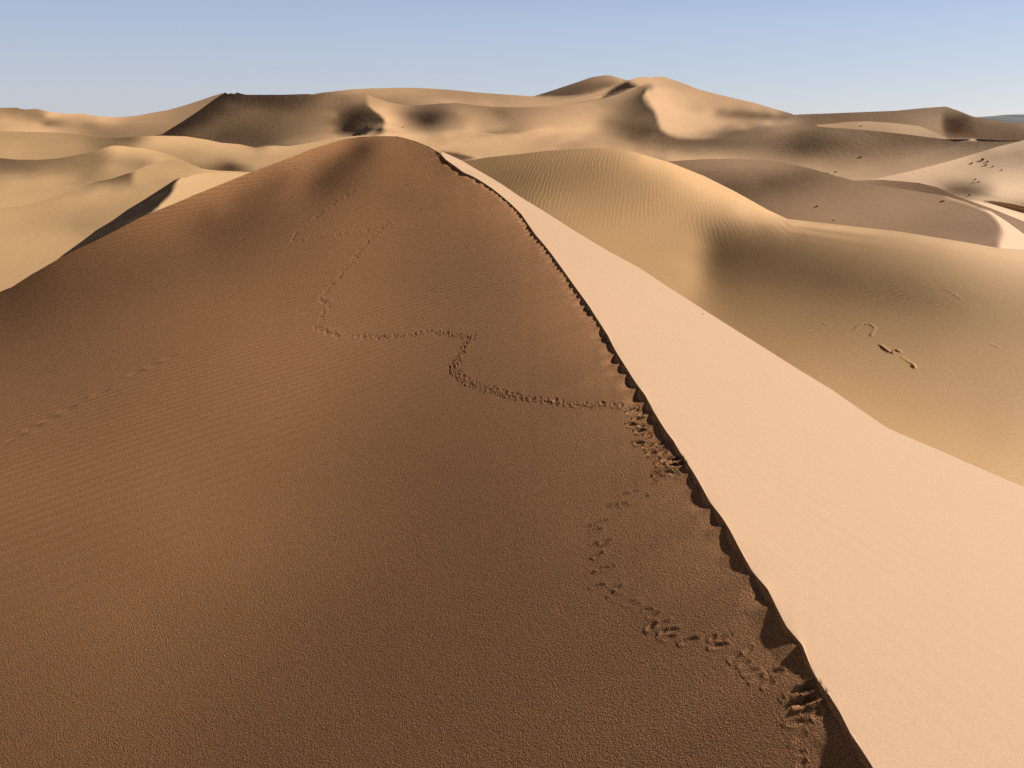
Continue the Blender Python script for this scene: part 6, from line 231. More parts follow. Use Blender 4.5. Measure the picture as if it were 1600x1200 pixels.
RANGE['F0L'] = ([
[87153,-81,289,291,291,292,291,290,289,286,284,281,278,274,278,275,270,265,259,253,246,240,234,227,223,220,223,224,236,233,228,224,212,160,325,322,277,280,275,251,241,214,257,277,289,302,307,250,260,270,286,312,303,313,321,321,321,326,315,321,348,403,423,377,359,364,258,96,-96,-146,-242,-495,-806,-833,-839,-1040,-1182,-994,-675,-832,-1021,-1357,-1667,-2329,-3477,-2783,-2830,-2909,-2778,-2576,-2703,-2602,-2885,-2281,-2090,-1783,-2166,-1768,-1550,-1576,-1581,-1685,-1229,-1250,-1545,-1418,-1030,-936,-1437,-1156,-767,-1441,-1090,-840,-943,-1111,-808,-837,-935,-910,-886,-867],
[-63,-1,-1,-1,0,-1,0,-1,0,0,0,0,0,0,1,0,1,0,1,0,2,1,1,2,1,2,1,1,0,0,2,0,1,1,0,2,2,1,1,1,1,1,1,0,1,1,0,0,1,0,0,-1,-1,-1,0,0,-2,-2,-2,-3,-4,-2,-4,-3,-4,-5,-10,-13,-12,-27,-32,7,20,21,16,9,5,2,-2,-6,-9,-10,-15,-21,8,8,8,8,9,7,7,8,10,8,6,5,5,5,4,2,3,4,3,1,2,3,2,1,2,2,0,2,2,1,1,1,1,1,1,1,1,0],
[-143,0,-2,-2,-1,-2,-1,0,-1,0,-1,1,0,0,1,1,1,1,2,2,2,3,3,3,4,3,2,0,2,1,1,2,1,2,3,2,3,3,3,2,2,2,1,2,1,2,2,1,1,0,0,-1,-2,-2,-2,-3,-2,-4,-6,-7,-7,-7,-6,-7,-10,-11,-20,-29,-44,-68,-42,20,47,45,30,18,11,3,-7,-13,-21,-25,-36,-43,24,17,17,20,19,14,18,15,24,17,16,7,14,11,7,7,7,8,5,3,6,7,4,1,5,5,0,4,5,2,2,3,3,1,2,2,2,2],
[-203,-1,-3,-2,-3,-1,-2,-1,-2,0,0,-1,1,1,0,2,1,3,1,4,2,4,4,5,4,4,1,1,1,2,2,2,3,0,5,4,4,4,3,4,2,2,3,3,3,2,3,1,0,1,-1,-2,-3,-2,-3,-3,-6,-5,-9,-10,-10,-8,-7,-12,-15,-18,-30,-49,-88,-87,-9,38,63,55,37,21,12,2,-12,-21,-31,-37,-52,-52,35,25,24,29,27,20,25,24,34,24,21,12,19,15,10,10,8,14,7,4,9,9,7,0,7,8,0,7,5,3,3,5,2,3,3,3,2,3],
[-257,-2,-2,-4,-2,-3,-2,-2,0,-2,0,0,0,0,2,1,2,1,3,3,4,4,4,5,5,4,0,1,2,2,2,3,2,1,6,6,4,5,5,3,4,1,3,4,4,4,3,0,1,0,-2,-2,-5,-4,-3,-5,-6,-9,-13,-12,-13,-11,-7,-14,-21,-26,-51,-84,-123,-41,32,50,70,54,34,22,12,-5,-18,-30,-38,-51,-65,-49,47,30,32,35,32,27,32,30,42,31,26,13,25,19,13,12,11,16,9,5,11,13,7,1,10,9,-2,10,8,3,3,6,4,3,4,3,5,3],
[-307,-2,-4,-3,-3,-3,-2,-2,-2,-1,-1,-1,0,1,0,1,2,2,3,2,4,4,5,4,4,4,1,1,2,2,2,2,2,0,9,8,5,5,5,4,3,1,4,3,5,5,5,0,0,-1,-2,-5,-8,-7,-4,-6,-9,-13,-16,-17,-18,-11,-7,-18,-30,-45,-88,-118,-66,35,45,48,61,46,29,20,6,-13,-25,-37,-49,-64,-72,-36,55,37,37,41,39,30,38,37,51,34,30,16,30,22,14,15,13,21,8,7,13,15,8,1,12,11,-1,11,8,5,4,7,5,3,4,5,4,4],
[-354,-4,-4,-3,-4,-2,-4,-2,-3,-1,-1,-1,-1,0,0,1,1,2,2,3,3,3,4,4,4,1,1,1,1,3,2,3,3,0,9,8,7,7,5,3,2,1,3,5,5,5,5,-1,-2,-1,-3,-6,-12,-11,-8,-8,-14,-16,-21,-22,-23,-14,-10,-27,-53,-83,-109,-63,38,66,36,35,47,36,24,15,-4,-24,-32,-46,-59,-77,-69,-16,63,41,43,46,42,37,43,44,56,39,32,20,34,24,17,15,16,22,11,8,16,16,8,2,15,10,0,13,10,4,4,10,3,5,5,5,5,5],
[-400,-5,-4,-4,-4,-4,-3,-3,-2,-3,-2,-1,-2,-1,0,0,1,1,1,2,3,2,2,3,3,2,0,0,2,1,2,3,2,0,10,11,7,6,6,3,4,-1,3,4,3,6,4,-2,-2,-3,-5,-7,-16,-18,-13,-15,-19,-21,-24,-25,-24,-16,-23,-48,-78,-90,-58,26,83,61,23,24,33,26,15,5,-13,-35,-40,-57,-71,-81,-56,6,68,46,47,51,45,42,48,50,62,43,33,24,37,25,18,18,19,23,11,9,18,18,9,3,15,13,-1,15,10,5,6,9,6,5,6,6,4,5],
[-447,-6,-4,-5,-4,-4,-3,-4,-3,-3,-3,-3,-1,-1,-1,-1,-1,0,1,1,0,2,2,1,1,0,0,0,1,1,3,2,2,0,11,11,8,7,5,4,1,-1,2,3,3,3,4,-5,-4,-4,-4,-7,-19,-25,-24,-24,-24,-22,-23,-18,-14,-14,-37,-59,-70,-53,1,53,79,38,17,19,21,14,6,-3,-26,-46,-50,-66,-80,-77,-36,26,71,49,52,53,50,46,54,56,67,44,36,26,40,26,20,19,21,26,11,10,20,21,8,3,19,12,0,16,12,5,6,11,5,5,6,7,6,6],
[-495,-6,-5,-5,-4,-5,-4,-4,-4,-4,-3,-2,-3,-3,-2,-2,-1,-1,0,-1,0,0,0,0,-1,0,-1,-1,-1,2,1,3,3,-1,11,10,7,8,6,3,1,-1,0,2,1,2,1,-8,-7,-6,-5,-6,-18,-25,-29,-30,-23,-21,-15,-11,-3,-20,-37,-51,-40,-11,25,50,49,23,15,12,10,3,-1,-15,-39,-59,-61,-78,-80,-62,-11,40,73,53,54,57,53,51,59,63,68,47,37,29,41,29,20,22,23,26,12,13,22,20,8,6,19,12,1,18,11,6,7,11,7,5,8,6,7,6],
[-542,-8,-6,-4,-6,-4,-6,-4,-5,-4,-4,-4,-4,-3,-3,-2,-3,-1,-3,-2,-1,-2,-1,-1,-1,-2,-2,-2,-1,0,1,2,2,1,8,11,7,6,7,2,1,-3,1,-1,0,-2,-1,-9,-11,-9,-6,-4,-11,-17,-27,-22,-18,-17,-13,-10,-16,-26,-28,-24,-5,10,28,35,30,18,10,3,0,-3,-12,-29,-56,-73,-72,-81,-72,-39,10,51,75,54,59,58,57,56,65,66,71,47,38,33,43,29,22,22,25,27,12,14,25,20,10,6,20,12,3,19,12,6,8,12,6,6,8,7,7,7],
[-591,-9,-5,-7,-5,-6,-5,-6,-5,-4,-5,-5,-4,-5,-4,-3,-4,-4,-3,-2,-3,-3,-3,-2,-3,-2,-3,-3,-1,-1,1,0,3,-1,10,7,7,6,4,3,1,-4,-1,-1,-2,-2,-4,-14,-12,-12,-7,-4,-2,-9,-18,-16,-13,-13,-12,-12,-21,-25,-20,-1,17,20,26,28,23,12,1,-6,-8,-13,-27,-46,-73,-87,-77,-74,-54,-13,28,57,74,57,59,63,60,62,70,69,72,48,40,35,43,28,24,25,27,27,13,16,25,21,9,8,21,13,3,20,13,6,8,14,6,7,8,8,8,6],
[-641,-9,-7,-5,-7,-7,-6,-6,-5,-7,-6,-5,-5,-5,-5,-5,-4,-5,-4,-4,-4,-4,-3,-5,-3,-3,-3,-3,-2,-2,0,1,2,1,6,7,4,5,4,1,0,-4,-2,-1,-3,-4,-5,-12,-12,-13,-11,-5,-3,-4,-9,-10,-8,-8,-9,-11,-17,-19,-11,8,22,27,31,25,17,2,-8,-13,-18,-27,-39,-63,-92,-94,-71,-61,-28,10,39,58,75,60,62,63,66,68,74,71,71,48,42,36,44,30,24,27,27,27,15,18,26,21,9,11,21,12,5,20,14,6,10,13,7,7,9,8,8,8],
[-691,-9,-7,-8,-8,-6,-7,-7,-8,-6,-6,-7,-6,-6,-6,-6,-5,-5,-5,-6,-5,-4,-5,-4,-5,-4,-2,-3,-2,-2,-2,1,1,1,5,6,4,3,3,0,-2,-3,-2,-2,-2,-4,-6,-9,-12,-10,-12,-9,-4,-3,-3,-5,-3,-3,-4,-7,-11,-12,-6,11,23,27,28,19,5,-7,-13,-19,-27,-40,-54,-78,-101,-89,-59,-37,-6,28,45,59,77,61,62,70,71,71,78,71,70,48,43,38,43,31,26,28,29,26,16,19,27,22,10,11,21,13,6,22,12,9,9,14,8,7,9,9,8,9],
[-741,-10,-8,-8,-8,-8,-8,-8,-7,-8,-8,-7,-7,-7,-7,-6,-7,-6,-7,-6,-5,-6,-6,-5,-4,-4,-4,-2,-2,-2,-2,0,1,1,5,5,2,2,1,0,-1,-4,-2,-2,-2,-2,-4,-8,-8,-9,-9,-9,-5,0,-1,-1,1,2,0,-2,-4,-6,-1,9,16,20,14,4,-6,-12,-19,-24,-37,-51,-64,-89,-99,-73,-39,-14,16,38,49,60,76,62,67,74,77,75,78,71,68,49,44,39,43,31,27,28,29,28,17,22,27,20,11,12,23,13,6,23,14,7,11,14,7,9,10,9,9,8],
[-791,-9,-10,-9,-9,-9,-9,-9,-9,-8,-8,-9,-8,-8,-7,-9,-7,-7,-7,-6,-8,-6,-5,-6,-5,-5,-3,-3,-3,-2,-2,-1,0,-1,5,4,3,2,0,-1,-2,-3,-2,-1,-1,-1,-2,-5,-5,-7,-6,-4,-3,0,2,4,2,3,4,1,-1,-2,-1,4,7,3,0,-6,-15,-19,-24,-30,-48,-59,-71,-90,-86,-47,-18,10,30,46,50,58,79,64,71,80,82,77,77,68,67,49,45,39,43,32,28,31,29,26,19,22,28,21,12,13,22,13,9,22,14,8,12,15,8,8,10,10,9,9],
[-839,-10,-10,-10,-10,-11,-10,-10,-10,-10,-9,-9,-10,-9,-9,-8,-8,-9,-8,-8,-7,-8,-7,-6,-6,-4,-4,-4,-3,-3,-2,-3,-2,-2,3,4,2,2,1,-2,-2,-3,-2,0,0,0,0,-4,-3,-3,-3,-3,0,2,4,3,4,3,2,2,0,-2,-3,-2,-4,-4,-11,-15,-22,-25,-29,-39,-54,-65,-73,-80,-58,-20,5,27,40,48,48,60,79,69,78,85,84,77,76,64,65,50,46,38,43,32,30,31,29,28,20,23,28,21,12,15,22,13,10,23,14,9,12,15,8,8,11,10,10,9],
[-887,-9,-10,-12,-11,-11,-11,-11,-11,-11,-12,-10,-11,-10,-10,-10,-10,-10,-9,-10,-9,-8,-9,-7,-7,-6,-6,-3,-4,-3,-4,-4,-3,-6,3,2,2,0,0,-1,-3,-4,-2,-2,1,1,1,-3,-3,-3,-2,1,1,2,3,5,3,2,1,0,-1,-2,-4,-8,-10,-11,-17,-21,-28,-31,-35,-44,-59,-64,-65,-56,-27,11,22,36,42,45,47,62,85,76,83,90,84,76,72,62,65,50,45,39,42,34,30,30,30,28,22,25,26,21,14,15,21,14,12,23,13,10,13,15,9,9,11,11,9,10],
[-930,-8,-12,-12,-13,-12,-13,-13,-12,-12,-12,-12,-11,-12,-12,-11,-12,-11,-12,-10,-11,-11,-10,-10,-9,-8,-6,-6,-4,-5,-5,-4,-7,-5,-2,1,-1,0,-2,-3,-4,-5,-3,-2,-2,0,0,-4,-5,-3,-2,1,0,2,2,3,3,2,0,-1,-2,-2,-5,-11,-13,-15,-19,-26,-32,-36,-39,-46,-55,-55,-47,-30,9,33,32,38,39,43,50,67,93,83,89,90,84,72,67,60,63,51,46,37,43,34,31,32,28,30,22,24,28,21,14,15,23,15,11,23,16,9,13,16,8,11,11,10,11,10],
[-969,-7,-14,-13,-13,-14,-13,-13,-14,-14,-13,-14,-13,-13,-13,-13,-13,-13,-12,-14,-13,-12,-12,-12,-11,-10,-8,-7,-7,-7,-6,-6,-7,-7,-4,-4,-3,-4,-3,-5,-6,-8,-6,-5,-4,-3,-3,-7,-6,-6,-4,-1,-2,-2,1,1,2,2,-2,-1,-4,-3,-3,-10,-13,-14,-22,-28,-33,-36,-39,-41,-46,-38,-24,3,36,46,32,35,35,45,58,75,102,88,90,90,79,68,64,58,65,49,45,37,42,36,31,31,30,31,23,25,26,21,16,16,21,16,13,23,14,11,14,15,10,9,12,12,11,10],
[-1003,-7,-13,-14,-14,-14,-15,-15,-14,-15,-14,-14,-15,-13,-15,-14,-15,-14,-15,-14,-14,-14,-14,-14,-13,-12,-9,-9,-9,-8,-8,-9,-8,-8,-9,-7,-8,-6,-8,-8,-8,-10,-8,-8,-8,-8,-6,-10,-10,-10,-8,-7,-7,-4,-3,-1,1,0,-1,-3,-4,-3,-4,-8,-12,-13,-20,-24,-31,-31,-32,-33,-29,-16,1,28,51,47,29,32,38,53,65,83,109,91,91,85,74,63,62,58,62,50,45,36,44,34,32,31,30,31,25,24,27,21,16,16,22,17,13,24,14,12,13,16,9,11,13,11,11,11],
[-1031,-4,-14,-14,-15,-15,-15,-15,-16,-14,-16,-15,-14,-16,-14,-16,-15,-15,-15,-15,-16,-15,-15,-14,-14,-13,-11,-10,-10,-11,-11,-11,-9,-9,-13,-13,-11,-12,-11,-11,-11,-10,-12,-12,-12,-11,-12,-12,-12,-12,-13,-12,-11,-9,-7,-5,-3,-1,-2,-3,-5,-5,-5,-9,-10,-13,-15,-19,-22,-24,-22,-19,-8,5,20,42,53,44,27,35,46,62,73,89,114,92,85,79,69,60,62,57,62,49,43,37,42,37,31,31,30,33,25,23,26,23,16,15,23,18,13,24,16,11,14,16,10,11,12,12,12,11],
[-1051,-2,-15,-15,-14,-16,-15,-15,-15,-16,-15,-16,-15,-15,-15,-16,-14,-16,-16,-15,-15,-15,-15,-15,-14,-13,-11,-11,-13,-12,-12,-12,-12,-10,-18,-17,-15,-14,-14,-13,-13,-12,-13,-15,-15,-16,-16,-13,-13,-13,-15,-15,-15,-13,-10,-10,-7,-5,-4,-6,-6,-6,-8,-8,-11,-11,-14,-14,-15,-13,-11,-3,9,18,30,44,53,42,33,42,56,69,79,95,114,87,78,71,66,61,60,56,60,48,43,36,44,35,33,31,31,33,24,24,26,22,18,16,22,18,14,24,15,12,15,17,10,10,13,13,11,12],
[-1064,0,-14,-15,-15,-15,-15,-16,-15,-15,-16,-14,-16,-14,-16,-15,-16,-14,-15,-16,-14,-15,-14,-14,-13,-13,-11,-13,-12,-13,-13,-14,-14,-9,-21,-21,-17,-17,-16,-14,-13,-11,-15,-16,-18,-17,-18,-12,-14,-14,-15,-17,-14,-14,-15,-12,-13,-11,-11,-8,-8,-10,-10,-8,-8,-12,-13,-12,-8,-6,-1,5,18,26,32,44,51,50,39,53,62,78,82,96,109,77,69,69,67,59,58,54,60,47,43,36,43,36,31,33,31,33,24,23,26,23,17,16,24,19,14,23,16,13,15,16,10,13,13,12,12,12],
[-1070,1,-15,-14,-14,-14,-15,-14,-16,-15,-14,-15,-15,-15,-15,-14,-15,-15,-14,-14,-15,-14,-14,-12,-13,-12,-13,-11,-14,-13,-13,-14,-13,-11,-23,-22,-19,-18,-16,-14,-14,-11,-15,-16,-17,-20,-18,-13,-12,-14,-14,-17,-15,-16,-14,-16,-16,-17,-14,-13,-11,-13,-12,-9,-9,-12,-12,-10,-4,-1,2,10,20,27,31,45,60,59,48,59,70,80,84,90,98,68,66,70,65,55,56,54,59,47,41,36,43,37,32,31,32,33,24,22,26,24,18,16,23,20,14,24,16,13,15,16,11,11,14,14,12,12],
[-1069,1,-13,-13,-15,-14,-14,-15,-13,-15,-14,-15,-14,-14,-14,-15,-14,-15,-14,-14,-13,-13,-13,-14,-12,-12,-12,-12,-13,-13,-14,-13,-14,-8,-23,-23,-19,-18,-18,-15,-13,-10,-15,-17,-17,-18,-20,-11,-13,-13,-15,-17,-15,-15,-17,-16,-18,-18,-16,-16,-14,-16,-16,-13,-12,-14,-10,-7,-3,0,4,9,22,27,34,52,70,69,54,65,71,81,79,80,85,64,67,69,60,54,55,53,57,45,41,35,44,36,33,32,31,33,23,23,26,23,18,16,25,20,15,23,17,13,15,17,11,12,14,13,13,12],
[-1065,3,-12,-14,-13,-13,-14,-13,-14,-13,-14,-14,-14,-14,-15,-14,-14,-13,-14,-13,-13,-14,-12,-12,-13,-12,-12,-13,-13,-13,-13,-13,-13,-9,-22,-22,-18,-19,-17,-15,-13,-11,-14,-17,-17,-19,-17,-12,-11,-14,-14,-17,-15,-16,-16,-18,-17,-19,-16,-17,-17,-19,-20,-16,-15,-16,-11,-7,-1,1,3,11,22,29,39,61,81,76,58,66,71,74,68,70,79,64,67,63,59,52,53,51,56,44,41,36,43,38,31,32,31,32,23,22,26,25,18,16,25,21,13,24,17,14,15,17,12,12,14,13,14,12],
[-1055,4,-13,-12,-12,-13,-13,-12,-13,-14,-13,-13,-13,-15,-13,-14,-14,-14,-13,-13,-13,-12,-14,-12,-12,-13,-12,-13,-13,-14,-13,-13,-12,-7,-21,-21,-18,-18,-18,-15,-14,-11,-15,-15,-18,-17,-18,-10,-13,-12,-15,-17,-14,-16,-16,-17,-19,-18,-17,-16,-18,-20,-22,-18,-17,-18,-11,-7,0,1,5,12,25,35,46,68,87,80,57,63,64,63,60,62,77,64,63,61,54,51,53,50,54,43,41,36,45,36,31,31,32,31,22,22,26,25,18,17,25,21,15,23,18,13,16,16,12,13,14,15,12,14],
[-1042,3,-11,-12,-12,-12,-11,-13,-12,-12,-13,-13,-13,-12,-14,-13,-13,-13,-13,-13,-13,-13,-12,-13,-12,-13,-12,-12,-15,-13,-14,-14,-11,-8,-19,-22,-18,-18,-18,-15,-14,-11,-14,-17,-16,-17,-18,-11,-11,-12,-14,-16,-16,-15,-16,-17,-17,-18,-17,-18,-17,-21,-21,-18,-17,-17,-11,-7,1,3,6,14,31,40,51,74,89,76,53,56,53,56,52,62,76,60,59,57,54,50,51,47,53,43,41,37,44,36,31,31,29,32,22,21,27,24,18,18,25,21,14,25,17,15,15,17,12,13,15,14,14,12],
[-1028,5,-11,-11,-11,-11,-12,-11,-12,-12,-12,-11,-13,-12,-12,-14,-12,-13,-12,-12,-12,-12,-12,-12,-13,-11,-13,-12,-13,-15,-14,-14,-13,-9,-23,-21,-19,-19,-18,-15,-14,-11,-15,-15,-17,-17,-16,-10,-10,-12,-13,-16,-14,-15,-16,-16,-17,-18,-17,-16,-16,-20,-21,-18,-16,-16,-10,-4,3,5,10,18,35,44,54,74,84,69,46,47,46,48,52,60,73,57,55,55,52,48,49,48,51,43,41,37,43,35,30,30,31,29,22,22,27,24,19,17,26,22,14,24,18,14,15,17,13,14,15,13,15,13],
[-1011,5,-11,-10,-11,-10,-10,-12,-10,-11,-11,-12,-11,-12,-12,-11,-13,-11,-12,-11,-12,-11,-11,-11,-11,-12,-11,-13,-13,-13,-15,-14,-16,-13,-24,-24,-20,-20,-18,-16,-14,-11,-15,-15,-15,-16,-16,-9,-10,-10,-11,-14,-12,-13,-15,-16,-16,-17,-16,-16,-17,-18,-21,-15,-15,-14,-8,-2,6,8,14,22,37,46,54,69,74,59,38,40,42,47,50,57,68,54,52,53,51,47,47,45,52,43,42,35,43,34,30,29,28,31,21,22,26,26,19,17,27,21,14,23,19,14,16,18,12,13,15,16,13,15],
[-993,4,-10,-10,-9,-10,-10,-9,-12,-9,-11,-11,-10,-11,-11,-11,-11,-11,-11,-11,-10,-11,-10,-11,-11,-10,-11,-11,-13,-14,-14,-16,-15,-14,-26,-25,-21,-20,-19,-16,-15,-11,-14,-15,-16,-16,-15,-8,-8,-8,-10,-11,-11,-11,-12,-14,-15,-16,-15,-16,-17,-20,-19,-15,-11,-12,-4,1,9,12,14,24,38,43,48,60,64,49,34,35,40,46,48,54,64,50,51,52,49,44,46,45,51,44,40,36,40,33,29,30,28,28,22,21,28,25,19,18,27,20,14,25,18,15,15,18,13,14,16,14,15,14],
[-976,5,-9,-9,-9,-10,-9,-10,-9,-10,-10,-9,-11,-9,-11,-11,-10,-10,-10,-10,-10,-10,-10,-10,-9,-11,-11,-11,-13,-13,-13,-14,-16,-12,-25,-25,-21,-21,-19,-17,-15,-11,-14,-16,-15,-15,-15,-7,-7,-8,-8,-11,-8,-10,-11,-11,-14,-14,-14,-15,-16,-19,-17,-13,-10,-8,-3,4,10,13,16,22,34,39,41,51,54,43,30,35,38,44,45,51,60,49,48,49,47,44,45,44,51,43,39,34,40,32,29,28,27,29,21,22,27,26,20,18,26,21,14,25,18,14,16,18,14,14,15,16,14,14],
[-957,4,-9,-8,-9,-9,-9,-9,-8,-10,-9,-10,-8,-10,-10,-9,-10,-10,-9,-10,-10,-8,-10,-9,-10,-10,-10,-11,-12,-12,-14,-14,-14,-11,-23,-23,-19,-20,-20,-15,-15,-11,-14,-15,-16,-16,-15,-8,-8,-7,-9,-9,-8,-8,-10,-10,-11,-13,-11,-13,-13,-16,-16,-11,-8,-7,-1,5,10,11,14,20,29,31,34,42,48,42,29,34,37,41,42,48,57,47,47,48,45,41,44,44,51,40,39,33,38,33,27,27,27,28,22,22,27,26,20,18,26,21,14,24,19,15,16,18,13,15,16,15,15,14],
[-940,4,-8,-8,-9,-7,-9,-8,-10,-8,-8,-9,-10,-8,-9,-10,-9,-9,-10,-8,-9,-10,-9,-9,-9,-9,-11,-10,-11,-12,-12,-12,-13,-10,-20,-21,-19,-18,-17,-17,-13,-11,-14,-15,-14,-16,-16,-9,-9,-9,-9,-9,-8,-8,-8,-9,-10,-10,-10,-11,-11,-13,-14,-9,-7,-8,0,3,9,10,12,15,24,26,29,39,45,39,29,33,35,39,40,44,56,44,46,45,43,41,44,43,49,40,37,32,38,30,27,27,26,28,21,23,28,26,20,18,26,21,13,25,19,15,16,18,14,14,17,15,16,14],
[-923,3,-7,-8,-7,-9,-8,-8,-8,-8,-9,-8,-8,-9,-9,-8,-9,-9,-8,-10,-8,-9,-8,-9,-10,-9,-10,-10,-12,-11,-11,-12,-11,-10,-18,-19,-16,-17,-16,-13,-13,-11,-13,-13,-16,-16,-15,-10,-11,-10,-8,-11,-7,-9,-8,-9,-9,-9,-8,-9,-10,-12,-12,-9,-8,-6,-2,2,7,7,10,14,20,23,28,37,44,39,28,31,34,36,37,44,53,42,43,44,42,40,43,43,46,40,35,31,37,29,26,25,27,28,22,23,28,27,19,18,26,20,14,25,19,14,16,20,13,15,16,17,14,16],
[-907,4,-8,-8,-8,-7,-7,-8,-8,-8,-8,-8,-8,-8,-8,-9,-8,-9,-9,-8,-9,-8,-10,-8,-9,-9,-10,-11,-9,-12,-11,-11,-11,-9,-17,-17,-15,-15,-14,-13,-11,-9,-12,-14,-14,-15,-15,-11,-10,-10,-11,-11,-9,-9,-10,-9,-9,-9,-9,-9,-10,-11,-11,-8,-6,-6,-2,1,5,8,8,12,20,23,26,37,43,38,26,30,31,34,37,41,51,41,40,43,41,40,42,40,47,36,36,29,35,29,25,26,25,29,22,23,28,27,19,18,25,21,14,25,19,15,16,18,15,15,17,15,16,15],
[-891,2,-7,-7,-7,-8,-8,-7,-7,-8,-7,-8,-8,-8,-8,-8,-9,-8,-8,-9,-8,-9,-8,-10,-8,-10,-9,-9,-12,-10,-10,-11,-11,-8,-16,-16,-15,-13,-13,-11,-11,-9,-11,-12,-13,-13,-15,-9,-11,-11,-12,-12,-11,-12,-10,-12,-11,-9,-9,-9,-9,-11,-10,-7,-5,-6,-2,2,6,6,10,12,19,24,27,36,41,35,25,27,30,33,35,40,48,39,41,40,42,38,41,39,43,37,33,29,33,28,25,25,27,29,22,23,29,25,20,17,25,21,14,25,19,14,17,19,15,15,16,17,15,15],
[-878,2,-6,-7,-7,-7,-7,-7,-7,-8,-8,-7,-7,-8,-8,-8,-7,-8,-9,-8,-9,-8,-9,-9,-9,-9,-9,-9,-10,-9,-11,-10,-10,-8,-16,-15,-12,-14,-13,-10,-9,-9,-10,-11,-11,-13,-12,-10,-10,-12,-13,-14,-13,-12,-13,-12,-11,-11,-9,-10,-9,-10,-10,-6,-4,-4,-1,2,6,8,8,13,20,22,27,33,39,33,24,27,27,33,34,38,46,39,38,42,39,37,38,39,42,34,32,27,33,27,24,26,26,30,22,23,28,26,19,17,26,19,14,25,19,16,16,20,14,15,17,16,17,15],
[-865,3,-7,-7,-6,-7,-7,-7,-7,-6,-7,-8,-7,-7,-8,-8,-8,-8,-7,-9,-7,-9,-9,-8,-9,-9,-8,-9,-9,-10,-9,-9,-9,-7,-14,-15,-13,-12,-11,-11,-10,-7,-9,-11,-10,-11,-11,-9,-10,-12,-13,-15,-14,-12,-13,-12,-12,-12,-11,-9,-10,-9,-10,-5,-5,-4,1,3,6,6,9,13,19,22,24,32,37,31,23,25,28,31,31,37,45,37,38,40,37,36,37,36,40,33,30,27,32,27,24,26,28,28,23,23,28,25,18,17,25,21,14,25,19,14,17,20,15,16,17,16,16,15],
[-852,2,-7,-6,-7,-6,-6,-7,-7,-7,-7,-6,-7,-7,-7,-7,-8,-8,-8,-7,-9,-8,-7,-9,-8,-8,-8,-8,-8,-8,-9,-9,-7,-7,-14,-13,-12,-11,-12,-10,-9,-8,-10,-9,-11,-10,-12,-8,-10,-10,-12,-14,-12,-13,-11,-12,-11,-12,-11,-9,-9,-10,-9,-7,-5,-4,-1,2,6,7,9,11,17,20,23,30,35,30,21,25,26,29,31,35,44,36,38,36,36,34,36,34,39,31,30,25,31,27,26,25,27,30,22,23,27,25,18,17,24,21,13,26,19,15,17,20,15,15,17,17,16,16],
[-841,2,-6,-6,-6,-6,-7,-6,-6,-7,-6,-6,-8,-6,-7,-8,-7,-6,-8,-7,-8,-7,-8,-7,-8,-7,-7,-7,-7,-9,-7,-8,-8,-7,-12,-12,-11,-12,-11,-10,-9,-7,-10,-11,-10,-12,-12,-8,-9,-9,-11,-11,-11,-11,-11,-10,-12,-10,-9,-10,-8,-10,-10,-7,-5,-6,-1,2,5,6,6,11,15,19,22,29,31,29,21,23,25,28,30,35,42,34,35,36,34,32,34,33,36,31,28,26,31,27,25,26,27,29,23,21,26,25,19,15,26,20,14,25,20,15,17,20,15,15,17,17,16,17],
[-830,1,-5,-6,-6,-6,-5,-7,-6,-6,-6,-7,-5,-7,-7,-6,-7,-7,-7,-7,-6,-7,-7,-7,-7,-7,-6,-6,-7,-7,-7,-8,-8,-6,-12,-12,-11,-11,-11,-9,-9,-8,-9,-11,-12,-12,-12,-9,-8,-10,-9,-10,-9,-9,-10,-11,-9,-11,-9,-8,-9,-9,-9,-7,-6,-4,-2,1,4,5,6,9,16,17,20,26,31,27,20,22,24,28,28,33,40,33,32,34,33,31,32,31,36,30,28,25,31,28,24,27,26,29,21,22,26,24,18,17,24,20,14,25,20,15,17,20,15,16,18,17,16,16],
[-819,2,-6,-6,-6,-5,-7,-5,-6,-5,-6,-6,-7,-6,-6,-6,-6,-7,-5,-7,-7,-6,-6,-6,-6,-6,-6,-6,-7,-7,-8,-7,-8,-6,-12,-12,-11,-10,-10,-10,-9,-9,-10,-11,-11,-12,-12,-9,-9,-9,-8,-10,-9,-10,-9,-9,-10,-9,-8,-9,-7,-10,-8,-6,-4,-5,-1,1,4,4,7,9,13,17,19,25,30,26,18,22,23,27,27,31,37,31,31,32,32,30,30,31,34,28,28,26,32,26,25,26,27,28,20,21,26,24,17,17,25,20,14,25,19,15,17,21,15,16,18,17,17,16],
[-810,1,-5,-5,-5,-6,-5,-6,-5,-6,-6,-5,-5,-6,-6,-6,-6,-6,-7,-5,-5,-6,-6,-6,-5,-5,-7,-6,-7,-7,-7,-9,-7,-7,-11,-12,-10,-12,-10,-10,-10,-8,-10,-11,-12,-11,-12,-8,-9,-9,-10,-10,-8,-9,-9,-9,-9,-9,-8,-8,-8,-7,-7,-5,-4,-3,-1,1,4,6,6,9,14,16,18,24,28,24,19,20,23,24,26,29,35,29,31,31,29,28,30,29,34,29,28,25,31,27,25,25,26,26,22,20,26,23,18,16,24,20,14,26,19,16,17,20,16,15,18,17,17,17],
[-800,2,-6,-6,-5,-5,-5,-5,-6,-5,-5,-6,-6,-5,-5,-6,-6,-5,-5,-6,-6,-5,-5,-5,-6,-6,-6,-7,-7,-8,-8,-6,-9,-6,-12,-12,-10,-11,-11,-9,-10,-9,-11,-10,-11,-12,-11,-9,-9,-9,-9,-9,-10,-7,-10,-8,-9,-8,-8,-6,-7,-7,-7,-4,-3,-2,0,2,5,5,7,9,13,16,18,23,28,23,18,19,20,23,25,27,34,28,27,30,29,27,30,28,34,29,27,24,31,27,24,25,25,27,19,21,24,23,18,16,25,20,14,24,20,16,17,21,15,17,17,18,17,16],
